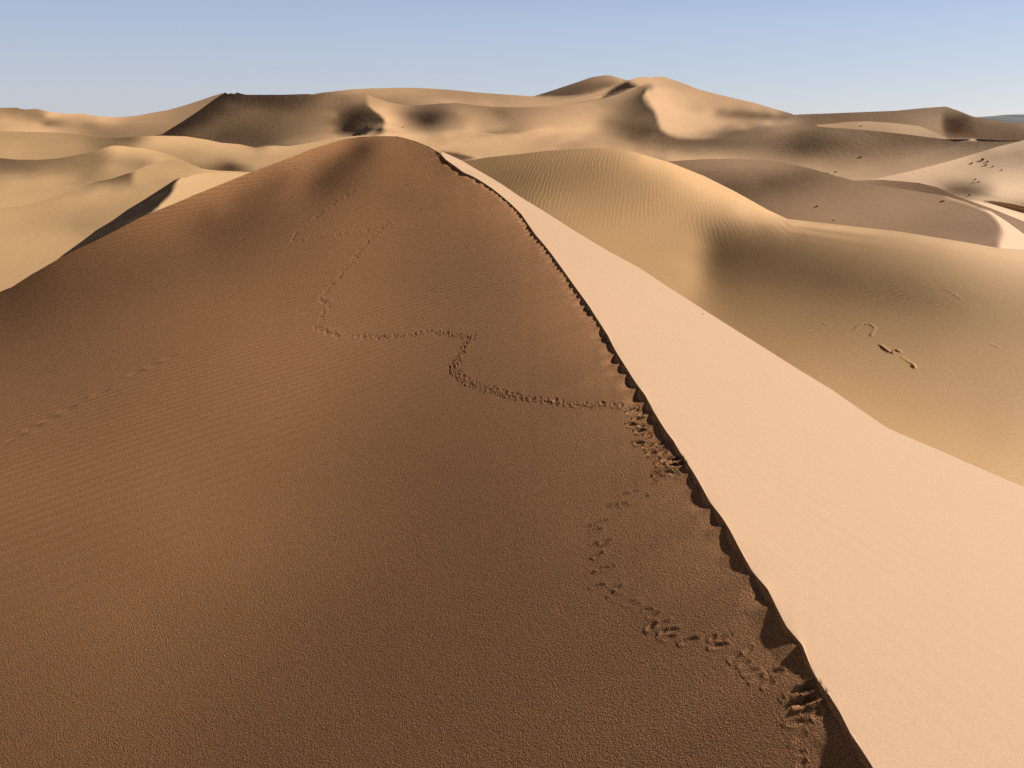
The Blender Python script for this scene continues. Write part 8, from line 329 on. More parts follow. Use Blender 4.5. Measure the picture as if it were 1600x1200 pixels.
RANGE['FR'] = ([
[59710,53,48,46,45,43,35,35,35,33,32,31,33,37,36,37,36,39,40,39,47,49,48,49,48,48,47,41,40,40,32,-42,-73,2,-49,-21,21,-67,-60,-45,-43,-24,-23,-23,-22,-23,-22,-21,-21,-21,-20,-20,-18,-18,-17,-17,-15,-13,-12,-12,-11,-10,-11,-9,-10,-9,-8,-8,-14,-13,-13,-12,-11,-10,-9,-6,-3,-3,-2,-2,-1,-1,0,-1,-1,1,2,3,3,3,4,9,10,12,15,-16,-17,-18,-19,-17,-12,-13,-12,-11,-11,-2,-2,-2,-4,-5,-9,-3,2,-2,-4,-8,-12,-18,-24,-31,-21,-24,-27,-29,-29,-30,-30,-28,-42,-40,-38,-34,-30,-28,-24,-44,-45,-41,-36,-32,-29,-27,-24,-21,-20,-19,-19,-18,-18,-19,-18,-10,-12,-13,-13,-13,-13,-12,-12,-10,-10,-8,-8,-7,-7,-5,-3,1,3,3,5,6,7,8,9,11,12,17,19,20,20,21,21,21,22,22,23,23,31,31,30,30,28,28,27,25,23,23,28,38,37,37,33,33,33,32,32,31,30,30,29,30,37,38,36,39,37,86,130,140,137,68,60,32,30,29,28,-2,-5,-6,-7,-11,-14,-15,-18,-21,-24,-30,-29,-27,-25,-21,-8,-3,-3,0,0,1,2,2,3,4,4,5,4,5,5,5,4,5,3,3,2,0,-2,-5,-6,-9,-20,-23,-26,-32,-38,-45,-49,-50,-48,-48,-58,-82,-121,-167,-214,-283,-371,-394,-368,-361,-336,-277,-181,-112,-92,-93,-96,-89,-58,-31,-30,-29,-28,-27,-25,-24,-23,-22,-20,-20,-18,-17,-17,-15,-15,-13,-12,-11,-10,-9,-8,-7,-6,-5,-5,-3,-4,-3,-3,-3,-2,-3,-3,-4,-4,-4,-3,-3,-3,-3,-2,-2,-2,-3,-2,-3,-2,-3,-3,-4,-3,-4,-4,-5,-3,-3,-3,-4,-6,-7,-8,-9,-11,-18,-26,-7,35,3,-92,-109,-53,-20,-17,-18,-17,-18,-18,-18,-18,-19,-19,-21,-23,-25,-28,-32,-36,-40,-47,-55,-63,-73,-83,-92,-101,-111,-116,-106,-67],
[-13,-3,-3,-3,-2,-3,-2,-3,-2,-1,-2,-2,-1,-2,-2,-2,-2,-3,-3,-1,-2,-3,-2,-3,-3,-4,-1,-4,-2,-2,-1,8,3,-2,-1,0,-1,2,3,2,2,1,0,1,0,2,1,0,1,2,1,3,0,2,1,2,1,1,1,1,0,0,1,0,1,0,0,-1,1,0,1,1,1,1,1,1,0,1,0,1,-1,0,-1,-1,-1,-2,-1,-1,-1,-1,-1,-1,-1,-2,0,1,-1,-2,-3,-2,0,2,1,2,3,0,2,-1,0,-3,-2,-4,-4,-3,-6,-7,-11,-11,-13,-13,-11,-9,-8,-6,-5,-4,-1,-1,2,3,5,5,5,6,5,8,9,9,8,6,6,5,5,3,3,2,3,2,1,1,1,-2,0,0,-1,-1,0,0,1,0,1,0,0,0,1,-1,0,0,-1,0,-1,0,-1,0,-1,-2,-1,-2,-1,-1,-1,-2,0,0,-1,0,0,0,0,0,1,0,2,2,1,1,2,1,1,0,0,-1,-1,-1,-1,-1,-1,-2,-2,-2,-2,-3,-2,-2,0,0,2,-4,-5,-11,-7,-3,0,0,2,0,1,3,1,0,-1,-3,-2,-3,-3,0,1,5,7,8,10,9,7,5,5,4,3,3,2,2,0,0,1,-1,0,0,-1,-2,-2,-3,-4,-5,-6,-8,-8,-8,-10,-8,-8,-7,-9,-8,-8,-4,0,2,0,-9,-26,-42,-47,-48,-52,-47,-15,36,48,43,55,90,67,21,1,-1,7,9,7,1,2,2,1,1,1,2,1,2,1,3,1,1,3,1,3,3,2,3,2,1,2,2,1,2,1,1,1,0,1,1,-1,0,1,0,1,1,0,0,1,1,0,0,0,1,0,0,0,0,0,1,0,0,0,0,1,1,0,0,2,0,0,0,-3,-4,-6,-10,-18,-8,17,23,10,0,0,1,0,1,0,-1,0,1,-1,1,0,-1,0,0,0,0,-1,1,-1,0,0,0,-1,0,1,-1,-1],
[-13,-3,-3,-2,-3,-2,-3,-2,-3,-2,-1,-1,-2,-2,-1,-3,-2,-3,-1,-2,-2,-2,-3,-3,-1,0,-4,-1,-2,-3,0,2,0,0,1,1,-2,3,2,2,2,0,2,0,1,0,1,2,2,1,2,0,3,0,2,1,1,0,1,0,1,1,0,0,0,1,-1,1,1,0,1,0,1,1,1,1,1,0,0,0,0,0,-1,-1,-2,0,-1,-1,-1,0,-1,-1,-2,-2,-2,-2,-3,-3,-3,1,1,2,3,1,1,1,-1,0,-2,-3,-5,-5,-4,-7,-7,-10,-11,-12,-11,-8,-6,-5,-2,-2,-2,1,-1,1,4,4,4,5,4,4,5,7,7,8,6,6,4,4,2,3,2,2,2,1,1,1,-1,1,-1,-1,0,0,0,0,0,0,-1,-1,0,-1,-2,-1,-1,-1,-1,-1,0,-2,1,-1,1,0,0,2,0,-1,0,1,0,-1,1,-1,0,0,-1,0,0,1,0,0,0,2,1,0,1,0,-1,-2,-1,-2,-2,-1,-2,-1,-2,-4,-3,-5,-4,-3,-5,-1,0,-1,-4,-4,-2,1,3,2,1,1,0,-1,-2,-2,-3,-2,-2,-1,3,4,7,9,10,9,9,8,4,4,3,2,2,1,0,0,0,-1,-1,-1,-1,-3,-2,-3,-3,-5,-5,-8,-10,-10,-10,-10,-7,-4,-3,-4,-4,-5,-1,0,-1,-6,-13,-28,-39,-41,-45,-53,-49,-16,33,44,38,52,92,72,24,3,-2,6,9,9,4,2,1,0,2,2,1,1,2,2,2,1,2,2,1,3,2,2,2,2,2,3,1,1,2,0,2,0,1,1,0,0,1,0,0,1,0,0,1,1,0,0,0,1,0,0,0,1,-1,1,0,0,0,0,1,0,0,0,0,1,-1,0,-1,-3,-4,-7,-7,-13,-24,-9,25,31,12,1,1,0,0,0,0,1,0,0,0,0,0,0,0,0,0,-1,0,-1,0,-1,0,-1,0,1,-1,-1,-1],
[-12,-3,-3,-3,-2,-4,-3,-1,-2,-2,-2,-1,-1,-2,-2,0,-2,-1,-2,-2,-3,-2,-2,-2,-3,-2,-3,-2,-2,-1,-2,0,2,-1,3,0,-2,3,3,2,1,2,0,1,0,2,2,1,1,2,1,2,0,2,0,1,1,1,0,1,1,-1,1,0,0,0,1,0,0,1,1,1,1,0,1,1,0,0,0,0,0,-2,-1,-1,0,-1,-1,-1,-1,-1,0,-3,-2,-4,-2,-4,-3,-3,1,1,2,1,2,2,0,0,0,-2,-3,-4,-6,-6,-7,-7,-10,-10,-8,-8,-5,-3,-1,-1,0,0,2,0,1,0,3,4,3,3,3,4,3,7,6,5,5,4,3,2,3,1,2,2,0,2,1,1,1,0,0,0,-1,-1,-1,-1,-1,-1,-1,-2,-2,-2,-2,-2,-1,-1,-1,0,0,1,0,2,0,2,0,1,1,1,1,0,0,1,0,1,0,0,0,0,-1,0,0,-1,1,0,0,0,0,-1,-1,0,-3,-2,-3,-4,-3,-3,-4,-2,-5,-5,-6,-7,-6,-8,-5,-1,0,-6,-6,-1,8,7,6,4,3,-4,-2,-1,0,2,4,7,7,9,10,10,8,9,5,4,3,1,2,1,0,0,-1,-2,-1,-1,-2,-2,-3,-2,-3,-4,-4,-7,-9,-9,-11,-9,-7,-3,0,1,2,-1,0,2,0,-3,-10,-20,-32,-38,-37,-44,-58,-59,-19,27,44,40,52,90,76,27,4,-2,6,9,10,7,2,1,0,2,1,1,1,2,2,1,2,1,2,2,2,2,3,1,3,2,2,1,2,1,1,1,0,1,0,1,0,0,0,1,0,0,1,1,0,0,1,0,1,-1,1,0,0,0,1,0,0,0,0,1,-1,0,0,0,0,-1,-1,0,-2,-4,-8,-7,-4,-7,-15,-5,19,24,9,2,0,1,0,0,1,0,0,0,0,-1,0,1,-1,0,0,0,0,-1,-1,0,-1,0,0,0,-1,-2,-5],
[-13,-2,-3,-2,-3,-2,-3,-4,-1,-1,-1,-2,-2,-2,-2,-2,1,-1,-2,-3,-2,-3,-2,-2,-2,-3,-2,-2,-2,-2,-2,1,2,1,1,1,-1,3,2,2,2,0,1,1,1,1,2,2,1,1,1,1,1,1,2,0,1,0,1,0,-1,1,0,0,1,0,0,0,1,1,0,1,1,1,0,0,0,1,0,-2,-1,0,-1,-1,0,-1,-1,-2,-1,-2,-2,-2,-4,-4,-4,-4,-2,0,0,1,1,2,1,2,0,1,-2,-2,-4,-5,-6,-6,-7,-8,-8,-8,-6,-3,0,3,0,2,0,2,0,0,1,1,2,2,3,1,3,2,3,3,6,4,3,3,2,2,1,2,1,2,2,0,1,1,1,0,0,-1,0,-1,-1,-2,-3,-3,-3,-3,-3,-2,-1,-1,-1,0,2,1,0,2,1,1,2,1,2,0,1,2,0,2,0,1,1,0,1,1,0,-1,1,-1,0,1,-1,0,0,1,0,-1,-1,-3,-1,-3,-4,-3,-5,-5,-4,-5,-5,-5,-7,-6,-9,-9,-13,-15,-5,-2,-12,-30,-7,11,16,17,12,8,9,9,10,9,11,10,11,10,8,8,6,4,3,2,0,0,0,-2,0,-2,-1,-2,-2,-2,-3,-2,-2,-3,-3,-3,-7,-7,-8,-7,-2,0,3,4,4,-1,0,0,1,-1,-5,-13,-24,-32,-41,-42,-50,-69,-73,-23,31,48,48,64,86,74,29,5,-2,5,10,11,6,4,1,1,1,1,1,2,2,1,2,2,1,3,1,1,3,2,1,3,1,1,2,1,1,2,0,1,1,0,1,-1,1,0,1,0,0,1,0,0,1,1,0,0,0,1,0,0,1,0,-1,0,1,0,0,-1,0,0,0,0,-1,0,0,-3,-3,-7,-6,-5,0,0,-4,0,11,11,6,1,0,1,0,1,-1,1,0,0,1,0,-1,0,0,0,-1,-1,0,0,0,-1,-1,0,-1,0,0,-5,-4],
[-12,-3,-2,-3,-2,-2,-1,-2,-2,-3,-2,-1,-1,-2,-1,-2,-1,-2,-3,-2,-2,-3,-2,-2,-2,-3,-2,-2,-3,-2,-1,1,3,-1,3,1,-1,2,3,1,2,0,1,1,2,2,0,2,1,2,1,1,1,1,0,1,0,1,-1,1,0,0,0,1,-1,0,1,1,1,0,1,1,-1,1,1,-1,1,-1,-1,0,-1,-1,0,0,-2,0,-1,-2,-1,-2,-3,-4,-5,-5,-4,-5,-1,0,-1,-1,2,2,3,1,0,-1,-1,-3,-4,-4,-4,-6,-6,-8,-6,-3,-1,1,3,2,1,1,1,1,0,2,0,0,2,1,1,1,0,1,1,4,2,3,2,1,1,2,2,2,2,1,2,1,1,1,-1,0,0,-1,-1,-2,-3,-3,-3,-4,-3,-2,-3,-1,-1,-1,1,1,1,1,3,2,2,1,2,2,1,2,2,1,2,0,1,2,0,2,1,0,1,1,0,0,0,0,0,0,1,0,0,-1,-1,-1,-1,-2,-2,-3,-3,-4,-3,-4,-3,-3,-5,-6,-4,-7,-8,-14,-17,6,-3,2,-18,-6,-4,0,4,14,14,14,13,14,11,11,8,7,5,3,2,1,0,-1,-1,-1,-2,0,-2,-2,-1,-1,-2,-1,-1,-2,-3,-2,-3,-4,-5,-4,0,3,5,7,5,3,-2,-2,-4,-1,-5,-8,-15,-28,-40,-48,-50,-63,-91,-90,-23,50,70,67,81,89,63,26,5,-1,6,10,10,6,4,2,3,1,1,1,2,1,3,2,1,1,2,1,2,2,1,2,2,1,2,2,0,2,1,0,1,0,1,0,0,1,0,1,-1,1,1,0,1,0,0,0,0,2,0,0,-1,1,0,0,1,-1,0,0,0,1,-1,0,0,-1,0,-1,-2,-2,-6,-7,-6,-1,4,5,2,2,5,5,2,1,0,0,1,0,1,-1,1,-1,0,0,1,-1,0,0,0,0,-1,0,-1,-1,0,-1,0,0,-1,-3,-5],
[-13,-2,-2,-2,-2,-2,-1,-1,-3,-2,-2,-2,-1,-1,-2,-1,-3,-2,-2,-2,-3,-2,-3,-2,-2,-2,-2,-3,-1,-2,-2,1,3,0,1,1,0,3,2,1,1,2,1,1,1,1,3,0,2,0,2,1,1,0,1,0,0,0,1,-1,1,0,0,0,1,0,0,1,0,2,0,0,1,0,-1,1,-1,-1,0,0,0,-1,0,-1,0,-1,-1,-1,-2,-3,-4,-5,-5,-6,-7,-7,-1,-3,-2,1,3,4,3,1,-1,-1,-2,-1,-3,-3,-5,-4,-4,-3,-3,0,1,3,2,3,1,1,1,-1,2,0,1,0,1,0,0,1,-1,0,0,0,2,0,0,1,2,2,2,2,2,1,0,1,0,-1,0,0,-2,0,-2,-2,-4,-4,-3,-3,-3,-2,-1,-2,0,1,0,2,1,3,1,2,2,2,2,2,3,2,1,2,2,2,2,0,2,2,1,2,1,1,0,1,1,-1,1,1,0,1,-1,1,-1,0,0,-1,0,-2,-1,-1,-2,-1,-2,-1,0,-2,-1,-1,-1,-12,-13,-8,-2,16,9,-2,-6,-7,-4,5,7,6,6,5,5,4,3,1,2,0,0,-2,-1,-2,-1,-2,-1,-1,0,0,0,1,2,1,-1,-1,-2,-3,-2,-2,1,2,4,5,4,3,1,-1,-4,-6,-5,-8,-11,-21,-36,-56,-62,-65,-85,-115,-95,4,93,107,91,85,84,50,18,4,0,5,10,10,6,4,3,3,1,1,2,2,2,2,1,1,2,2,1,1,2,2,1,2,1,2,1,0,2,0,1,1,0,1,0,0,0,1,0,0,1,0,0,1,0,1,0,1,0,-1,1,0,1,0,-1,1,0,0,0,0,0,-1,1,0,-1,-1,0,-2,-2,-5,-7,-6,-2,3,4,6,5,2,2,2,0,1,1,0,1,0,0,1,-1,1,-1,0,0,0,0,-1,0,0,0,-1,-1,0,-1,0,0,0,-1,-3,-2],
[-12,-3,-2,-3,-2,-1,-2,-1,-2,-2,-1,-2,-2,-1,-1,-3,-2,-2,-2,-1,-3,-2,-2,-3,-2,-2,-3,-1,-3,-1,-2,1,2,1,2,1,0,1,2,2,2,1,1,2,1,1,1,2,1,1,0,1,1,0,0,1,0,0,0,0,0,0,1,0,0,1,1,0,1,0,1,0,0,1,0,0,-1,-1,0,0,0,0,-1,0,0,-1,-2,-1,-4,-3,-5,-6,-6,-7,-10,-9,-8,0,1,5,4,3,2,-1,0,-1,0,-2,0,-3,-2,-2,-2,-1,2,1,3,2,2,2,1,0,0,1,-1,0,0,1,0,2,0,-1,1,-2,-1,0,-3,-1,0,0,1,1,2,2,1,1,0,0,-1,-2,-2,-1,0,-2,-2,-3,-3,-3,-4,-2,-2,-1,-1,0,-1,0,1,1,1,2,2,2,3,2,2,2,2,3,3,2,2,3,2,3,2,2,2,2,2,1,2,1,0,2,0,-1,1,0,1,-1,1,0,-1,0,-1,0,-1,-1,-1,-1,-1,-1,-2,0,-1,-1,-1,-6,-6,-10,4,8,1,-1,-1,-1,-1,3,2,3,3,2,2,1,1,1,-1,0,-1,0,-2,0,-2,0,-1,1,1,5,4,5,2,-1,-1,-2,-1,0,-1,1,1,3,2,1,2,-1,-2,-6,-7,-8,-13,-19,-34,-59,-93,-93,-79,-101,-118,-43,87,152,135,95,66,53,34,11,2,1,4,10,9,6,4,2,2,3,3,2,2,1,2,2,1,2,1,1,2,2,1,1,1,2,1,1,1,1,0,1,1,0,1,0,0,0,1,-1,1,1,0,1,0,0,1,0,0,0,0,1,-1,1,0,0,1,-1,0,1,-1,1,-1,1,-1,-1,0,0,-2,-1,-4,-7,-7,-3,1,4,7,4,3,2,2,1,1,0,1,0,0,0,1,0,0,0,1,-1,0,0,-1,0,0,-1,0,0,-1,-1,0,-1,1,-1,0,-1,-2],
[-12,-3,-2,-2,-2,-2,-2,-2,-1,-2,-2,-1,-2,-1,-2,-1,-2,-2,-1,-3,-2,-2,-3,-2,-3,-1,-2,-3,-1,-3,-1,1,2,0,2,1,-1,3,2,2,1,2,1,1,1,2,1,1,1,1,1,0,0,1,0,0,0,1,-1,1,0,0,0,1,1,0,0,1,0,1,0,1,1,-1,0,-1,0,1,-1,0,0,0,0,0,-2,-2,-1,-3,-4,-5,-4,-7,-7,-5,-7,-14,-14,0,6,3,4,1,-1,0,-1,2,1,1,-2,0,-1,0,2,2,3,3,2,2,2,1,1,0,0,0,1,0,-1,-1,2,-1,0,0,-1,-1,-2,-3,-2,-3,-1,-1,0,0,2,0,1,-1,0,-2,-2,-1,-2,-2,-1,-2,-2,-3,-2,-2,-1,-2,0,-2,0,0,0,0,1,0,2,1,2,2,1,3,2,3,2,2,3,3,3,2,4,3,3,2,3,2,2,3,2,2,1,1,1,1,0,0,-1,0,-1,0,0,0,0,-1,-1,-1,-1,-1,-1,-1,-2,-2,-1,-1,0,-2,-9,-14,2,6,5,1,0,1,0,1,2,2,1,2,2,0,1,1,0,1,1,0,2,0,1,0,2,2,6,5,5,1,0,-1,-2,0,0,0,-1,-1,0,-1,1,0,-3,-4,-8,-11,-14,-20,-35,-63,-116,-175,-151,-72,-55,-37,85,181,176,122,71,41,25,16,6,1,1,5,9,8,5,3,2,3,3,3,3,1,2,3,1,1,2,1,2,2,0,1,2,1,2,0,2,0,1,1,1,0,-1,1,0,0,0,1,0,1,0,0,1,0,1,0,0,1,0,0,0,0,1,-1,0,1,-1,1,0,0,0,0,0,-1,0,0,-1,-1,-1,-4,-6,-7,-5,0,4,5,6,4,3,2,0,1,1,1,0,0,0,1,-1,0,1,0,-1,1,-1,0,1,-1,0,0,-1,-1,0,-1,0,0,-1,0,0,-1,1],
[-13,-1,-3,-2,-3,-2,-1,-2,-2,-1,-2,-1,-2,-2,-1,-2,-1,-2,-2,-2,-1,-3,-2,-2,-2,-2,-2,-2,-2,-2,-2,1,3,0,1,1,-1,3,2,2,2,1,1,0,2,1,1,1,0,1,1,0,0,1,0,0,1,-1,1,0,0,1,0,0,1,1,0,1,0,0,1,0,0,0,0,0,0,0,1,-1,0,0,-1,-1,-1,-2,-3,-4,-4,-5,-6,-4,-4,-2,-4,-9,-12,-16,-10,-1,3,2,0,2,2,4,4,1,3,1,3,3,3,4,3,3,3,2,1,1,0,0,1,0,-1,-1,0,-1,-1,-1,-1,-2,-2,-2,-2,-3,-4,-3,-4,-2,-1,1,-1,1,-1,-1,-2,-2,-2,-4,-2,-1,-1,-1,-1,0,-1,0,0,0,0,1,0,1,1,1,1,1,1,0,2,1,1,2,2,2,2,3,2,3,3,4,2,3,3,3,3,3,3,3,2,2,3,1,2,0,0,0,-1,-1,0,-1,-1,-1,-1,0,-1,-1,-1,-3,-1,-2,-1,-2,-1,-1,-2,0,-13,-10,-1,6,5,5,2,2,1,1,1,1,2,2,1,2,2,1,3,1,2,2,1,2,1,1,4,4,4,3,1,1,-1,-1,0,-2,0,-3,-1,-2,-2,-1,-3,-5,-8,-13,-19,-27,-41,-61,-120,-206,-250,-132,20,61,99,196,196,128,71,37,20,13,8,2,1,3,4,7,7,5,3,3,2,2,3,4,3,2,2,1,1,2,2,1,1,1,2,1,1,1,1,1,0,1,1,0,0,1,0,0,0,1,0,0,1,0,0,1,0,0,0,1,0,0,1,-1,1,0,0,0,1,-1,1,-1,0,0,1,-1,0,0,-1,-1,-1,-1,-3,-5,-8,-6,0,3,5,6,4,4,1,1,2,0,0,1,0,1,1,-1,1,0,0,-1,1,0,0,-1,0,0,-1,0,0,-1,0,-1,-1,0,0,0,-1,1,0],
[-12,-3,-2,-2,-2,-2,-2,-2,-2,-1,-2,-2,-1,-2,-2,-1,-2,-1,-2,-1,-2,-2,-2,-2,-2,-3,-1,-1,-2,-2,-1,1,3,-2,3,-1,0,2,2,2,1,1,1,1,0,1,1,1,1,0,0,1,0,0,0,1,-1,1,0,1,1,0,1,0,0,1,1,-1,2,0,-1,0,0,0,0,1,0,0,0,1,0,-1,-1,-2,-2,-3,-4,-5,-4,-4,-3,-3,-1,-2,-2,2,-4,-19,-31,-28,-18,5,9,8,9,10,8,7,5,5,5,6,4,4,3,3,1,2,2,1,0,0,-2,0,-1,-1,-2,-3,-3,-2,-3,-3,-3,-3,-3,-5,-5,-4,-3,-3,-2,-2,-1,-1,-2,-1,-2,-3,-3,-3,-3,1,0,2,1,2,4,3,2,3,1,2,1,1,1,2,0,1,0,1,1,0,3,1,2,1,3,2,2,2,2,2,3,3,3,3,3,3,3,2,3,3,2,3,1,1,0,0,0,-2,-2,-2,-1,-1,-1,-2,-1,-2,-1,-1,-3,-2,-2,-1,-2,-2,-1,-1,-6,-12,-16,8,10,6,6,3,3,2,2,3,2,2,3,2,2,3,1,2,0,1,0,1,3,5,4,4,2,1,1,-2,-2,-2,-1,-1,-4,-2,-5,-4,-4,-6,-10,-15,-23,-35,-54,-82,-122,-170,-242,-164,67,191,167,140,138,95,48,26,14,9,7,4,2,2,3,5,5,6,4,3,3,1,3,3,4,3,3,1,2,1,2,1,1,2,1,1,2,1,0,1,1,0,2,0,-1,1,0,0,1,0,1,-1,1,0,0,1,0,0,1,0,1,0,0,0,-1,1,0,0,0,1,-1,0,0,1,0,0,-1,0,0,-1,0,-1,-1,-3,-5,-8,-7,-2,4,5,5,5,3,3,2,1,0,1,1,-1,1,1,-1,1,0,0,0,1,-1,0,0,0,-1,0,0,-1,0,0,-1,0,0,-1,0,0,0,0,0],
[-12,-3,-2,-2,-2,-2,-2,-2,-2,-2,-1,-2,-2,-1,-1,-2,-1,-2,-1,-2,-2,-2,-1,-2,-2,-2,-2,-1,-1,-1,-2,1,2,0,1,1,-1,2,2,1,1,0,1,1,1,1,0,0,1,1,0,-1,1,-1,1,-1,1,1,1,0,0,1,1,1,0,0,0,1,-1,0,1,0,-1,1,0,0,0,1,0,0,-1,0,-1,-2,-4,-4,-5,-3,-4,-2,-1,-1,-2,-1,-1,5,-2,-11,-12,-38,-33,-13,8,10,12,11,9,8,6,7,7,5,4,3,3,2,3,2,1,1,-1,-1,-1,-3,-2,-4,-4,-5,-5,-6,-5,-4,-4,-4,-4,-6,-6,-7,-5,-3,-2,-2,-1,-1,0,-2,-3,-2,-2,0,1,3,4,5,6,6,5,5,4,3,2,1,2,0,1,0,1,1,1,1,1,2,1,2,2,2,1,1,1,1,2,2,2,2,2,2,2,3,3,3,3,3,3,1,2,2,1,-1,-1,-1,-3,-1,-2,-3,-2,-2,-2,-1,-3,-2,-1,-2,-2,-2,-2,-1,-2,-1,-4,-21,-16,-3,13,10,8,8,6,2,5,3,4,3,2,2,2,1,1,0,1,0,2,3,4,6,3,3,0,-2,-5,-5,-4,-2,-4,-4,-5,-8,-8,-10,-14,-17,-25,-38,-58,-87,-125,-169,-182,-130,46,239,236,150,84,48,26,13,8,6,7,5,4,2,1,3,4,4,5,3,3,2,2,3,2,3,4,4,2,2,1,2,1,2,1,1,1,1,0,2,1,0,0,1,0,1,0,0,1,0,0,0,0,0,0,1,0,0,1,0,0,1,-1,1,0,0,1,0,0,0,-1,0,1,0,0,-1,0,0,1,-1,0,0,-1,-1,-3,-5,-8,-8,-3,3,5,6,5,4,3,1,2,1,0,1,0,1,0,0,1,0,0,0,0,0,0,-1,0,0,0,0,0,0,-1,0,-1,0,-1,0,0,0,-1,1,0],
[-12,-2,-3,-2,-2,-3,-1,-2,-1,-3,-2,-1,-1,-2,-2,-1,-2,-1,-2,-1,-2,-1,-2,-2,-2,-1,-2,-1,-2,-1,-1,1,2,0,1,1,-1,2,2,1,2,0,1,0,0,0,1,0,0,-1,0,1,0,0,0,1,0,0,1,1,1,1,0,0,1,0,0,0,0,0,-1,0,1,-1,0,0,1,-1,1,0,1,-1,-3,-4,-4,-4,-3,-3,-1,0,0,-1,0,-1,1,-3,-5,2,-13,-9,-13,-23,-10,6,8,5,4,4,6,6,5,5,3,4,2,3,2,1,1,0,-1,-2,-3,-4,-6,-6,-9,-8,-9,-7,-7,-7,-6,-5,-5,-9,-10,-7,-5,-2,0,2,3,3,1,1,0,1,3,4,6,6,7,7,7,7,5,4,3,1,1,1,0,1,1,2,1,2,1,2,2,2,2,2,2,2,1,0,1,0,0,0,1,1,1,2,2,2,2,3,3,2,2,3,2,1,1,1,-1,-2,-2,-3,-4,-2,-4,-2,-2,-2,-2,-2,-2,-2,-1,-1,-2,-1,-2,-3,-3,-12,-20,-34,1,11,14,13,12,7,6,5,4,3,3,3,1,1,0,0,1,1,2,1,3,1,0,-4,-5,-7,-7,-6,-7,-7,-7,-10,-11,-13,-15,-21,-26,-42,-64,-94,-115,-136,-138,-66,63,181,238,155,76,34,18,10,6,5,7,6,4,3,2,2,2,3,4,3,3,2,3,1,2,2,4,3,3,4,2,2,0,2,1,1,1,2,1,1,1,0,1,1,0,0,0,0,1,0,0,0,0,0,0,1,1,0,0,0,0,1,0,0,1,-1,0,0,0,0,0,0,1,0,-1,0,0,1,0,0,-1,1,-1,-1,-1,-3,-5,-7,-9,-4,2,6,5,5,5,3,3,1,1,0,1,1,0,1,0,0,0,0,1,0,0,-1,1,0,0,-1,0,0,-1,0,0,-1,0,-1,0,0,0,-1,1,-1,1],
[-12,-2,-2,-3,-2,-1,-3,-1,-3,-1,-1,-3,-1,-2,-2,-2,-1,-2,-1,-1,-1,-2,-2,-2,-1,-2,-1,-1,-1,-1,-2,1,3,-1,2,0,-1,2,2,1,2,1,0,0,0,0,-1,0,0,0,0,0,-1,1,0,0,1,0,1,0,1,0,1,0,0,0,1,-1,0,0,1,0,-1,-1,1,-1,-1,1,0,0,0,-1,-3,-5,-4,-2,-1,-1,0,0,0,0,0,-1,-3,-4,0,-11,-3,11,-6,-17,-28,3,3,0,2,5,7,6,6,3,4,2,4,1,1,1,0,-2,-2,-5,-5,-7,-10,-11,-12,-14,-11,-11,-10,-9,-9,-6,-6,-10,-8,-5,0,6,8,9,9,6,6,5,6,6,6,8,7,4,6,7,6,4,3,0,0,0,0,0,2,2,3,2,4,1,3,2,1,2,2,2,2,3,2,1,-1,0,-1,0,-1,0,0,1,0,1,1,2,2,2,3,2,2,2,1,-1,0,-2,-2,-4,-3,-4,-3,-3,-2,-2,-2,-1,-2,0,-1,-1,0,0,-1,-4,-5,-8,-31,-35,-38,-3,7,9,12,2,5,6,6,5,4,4,5,3,2,-1,-3,-3,-5,-7,-3,-2,-4,-4,-6,-6,-6,-5,-4,-2,-3,-5,-8,-15,-28,-51,-85,-120,-142,-114,-69,-6,101,183,189,139,83,35,15,8,5,6,5,7,5,5,3,3,1,1,3,2,2,3,1,2,1,3,2,3,3,4,3,3,2,0,3,0,2,1,1,1,1,1,1,0,0,0,0,1,0,0,0,0,0,0,1,0,0,1,-1,1,0,1,0,0,0,0,0,1,0,0,0,0,0,0,0,0,0,0,0,-1,1,-1,0,-1,0,-1,-2,-6,-8,-10,-4,2,7,5,6,5,3,3,1,1,0,2,0,0,1,0,1,0,0,1,-1,0,0,1,-1,0,-1,1,-1,0,0,-1,0,0,0,-1,0,0,-1,1,-1,1,1],
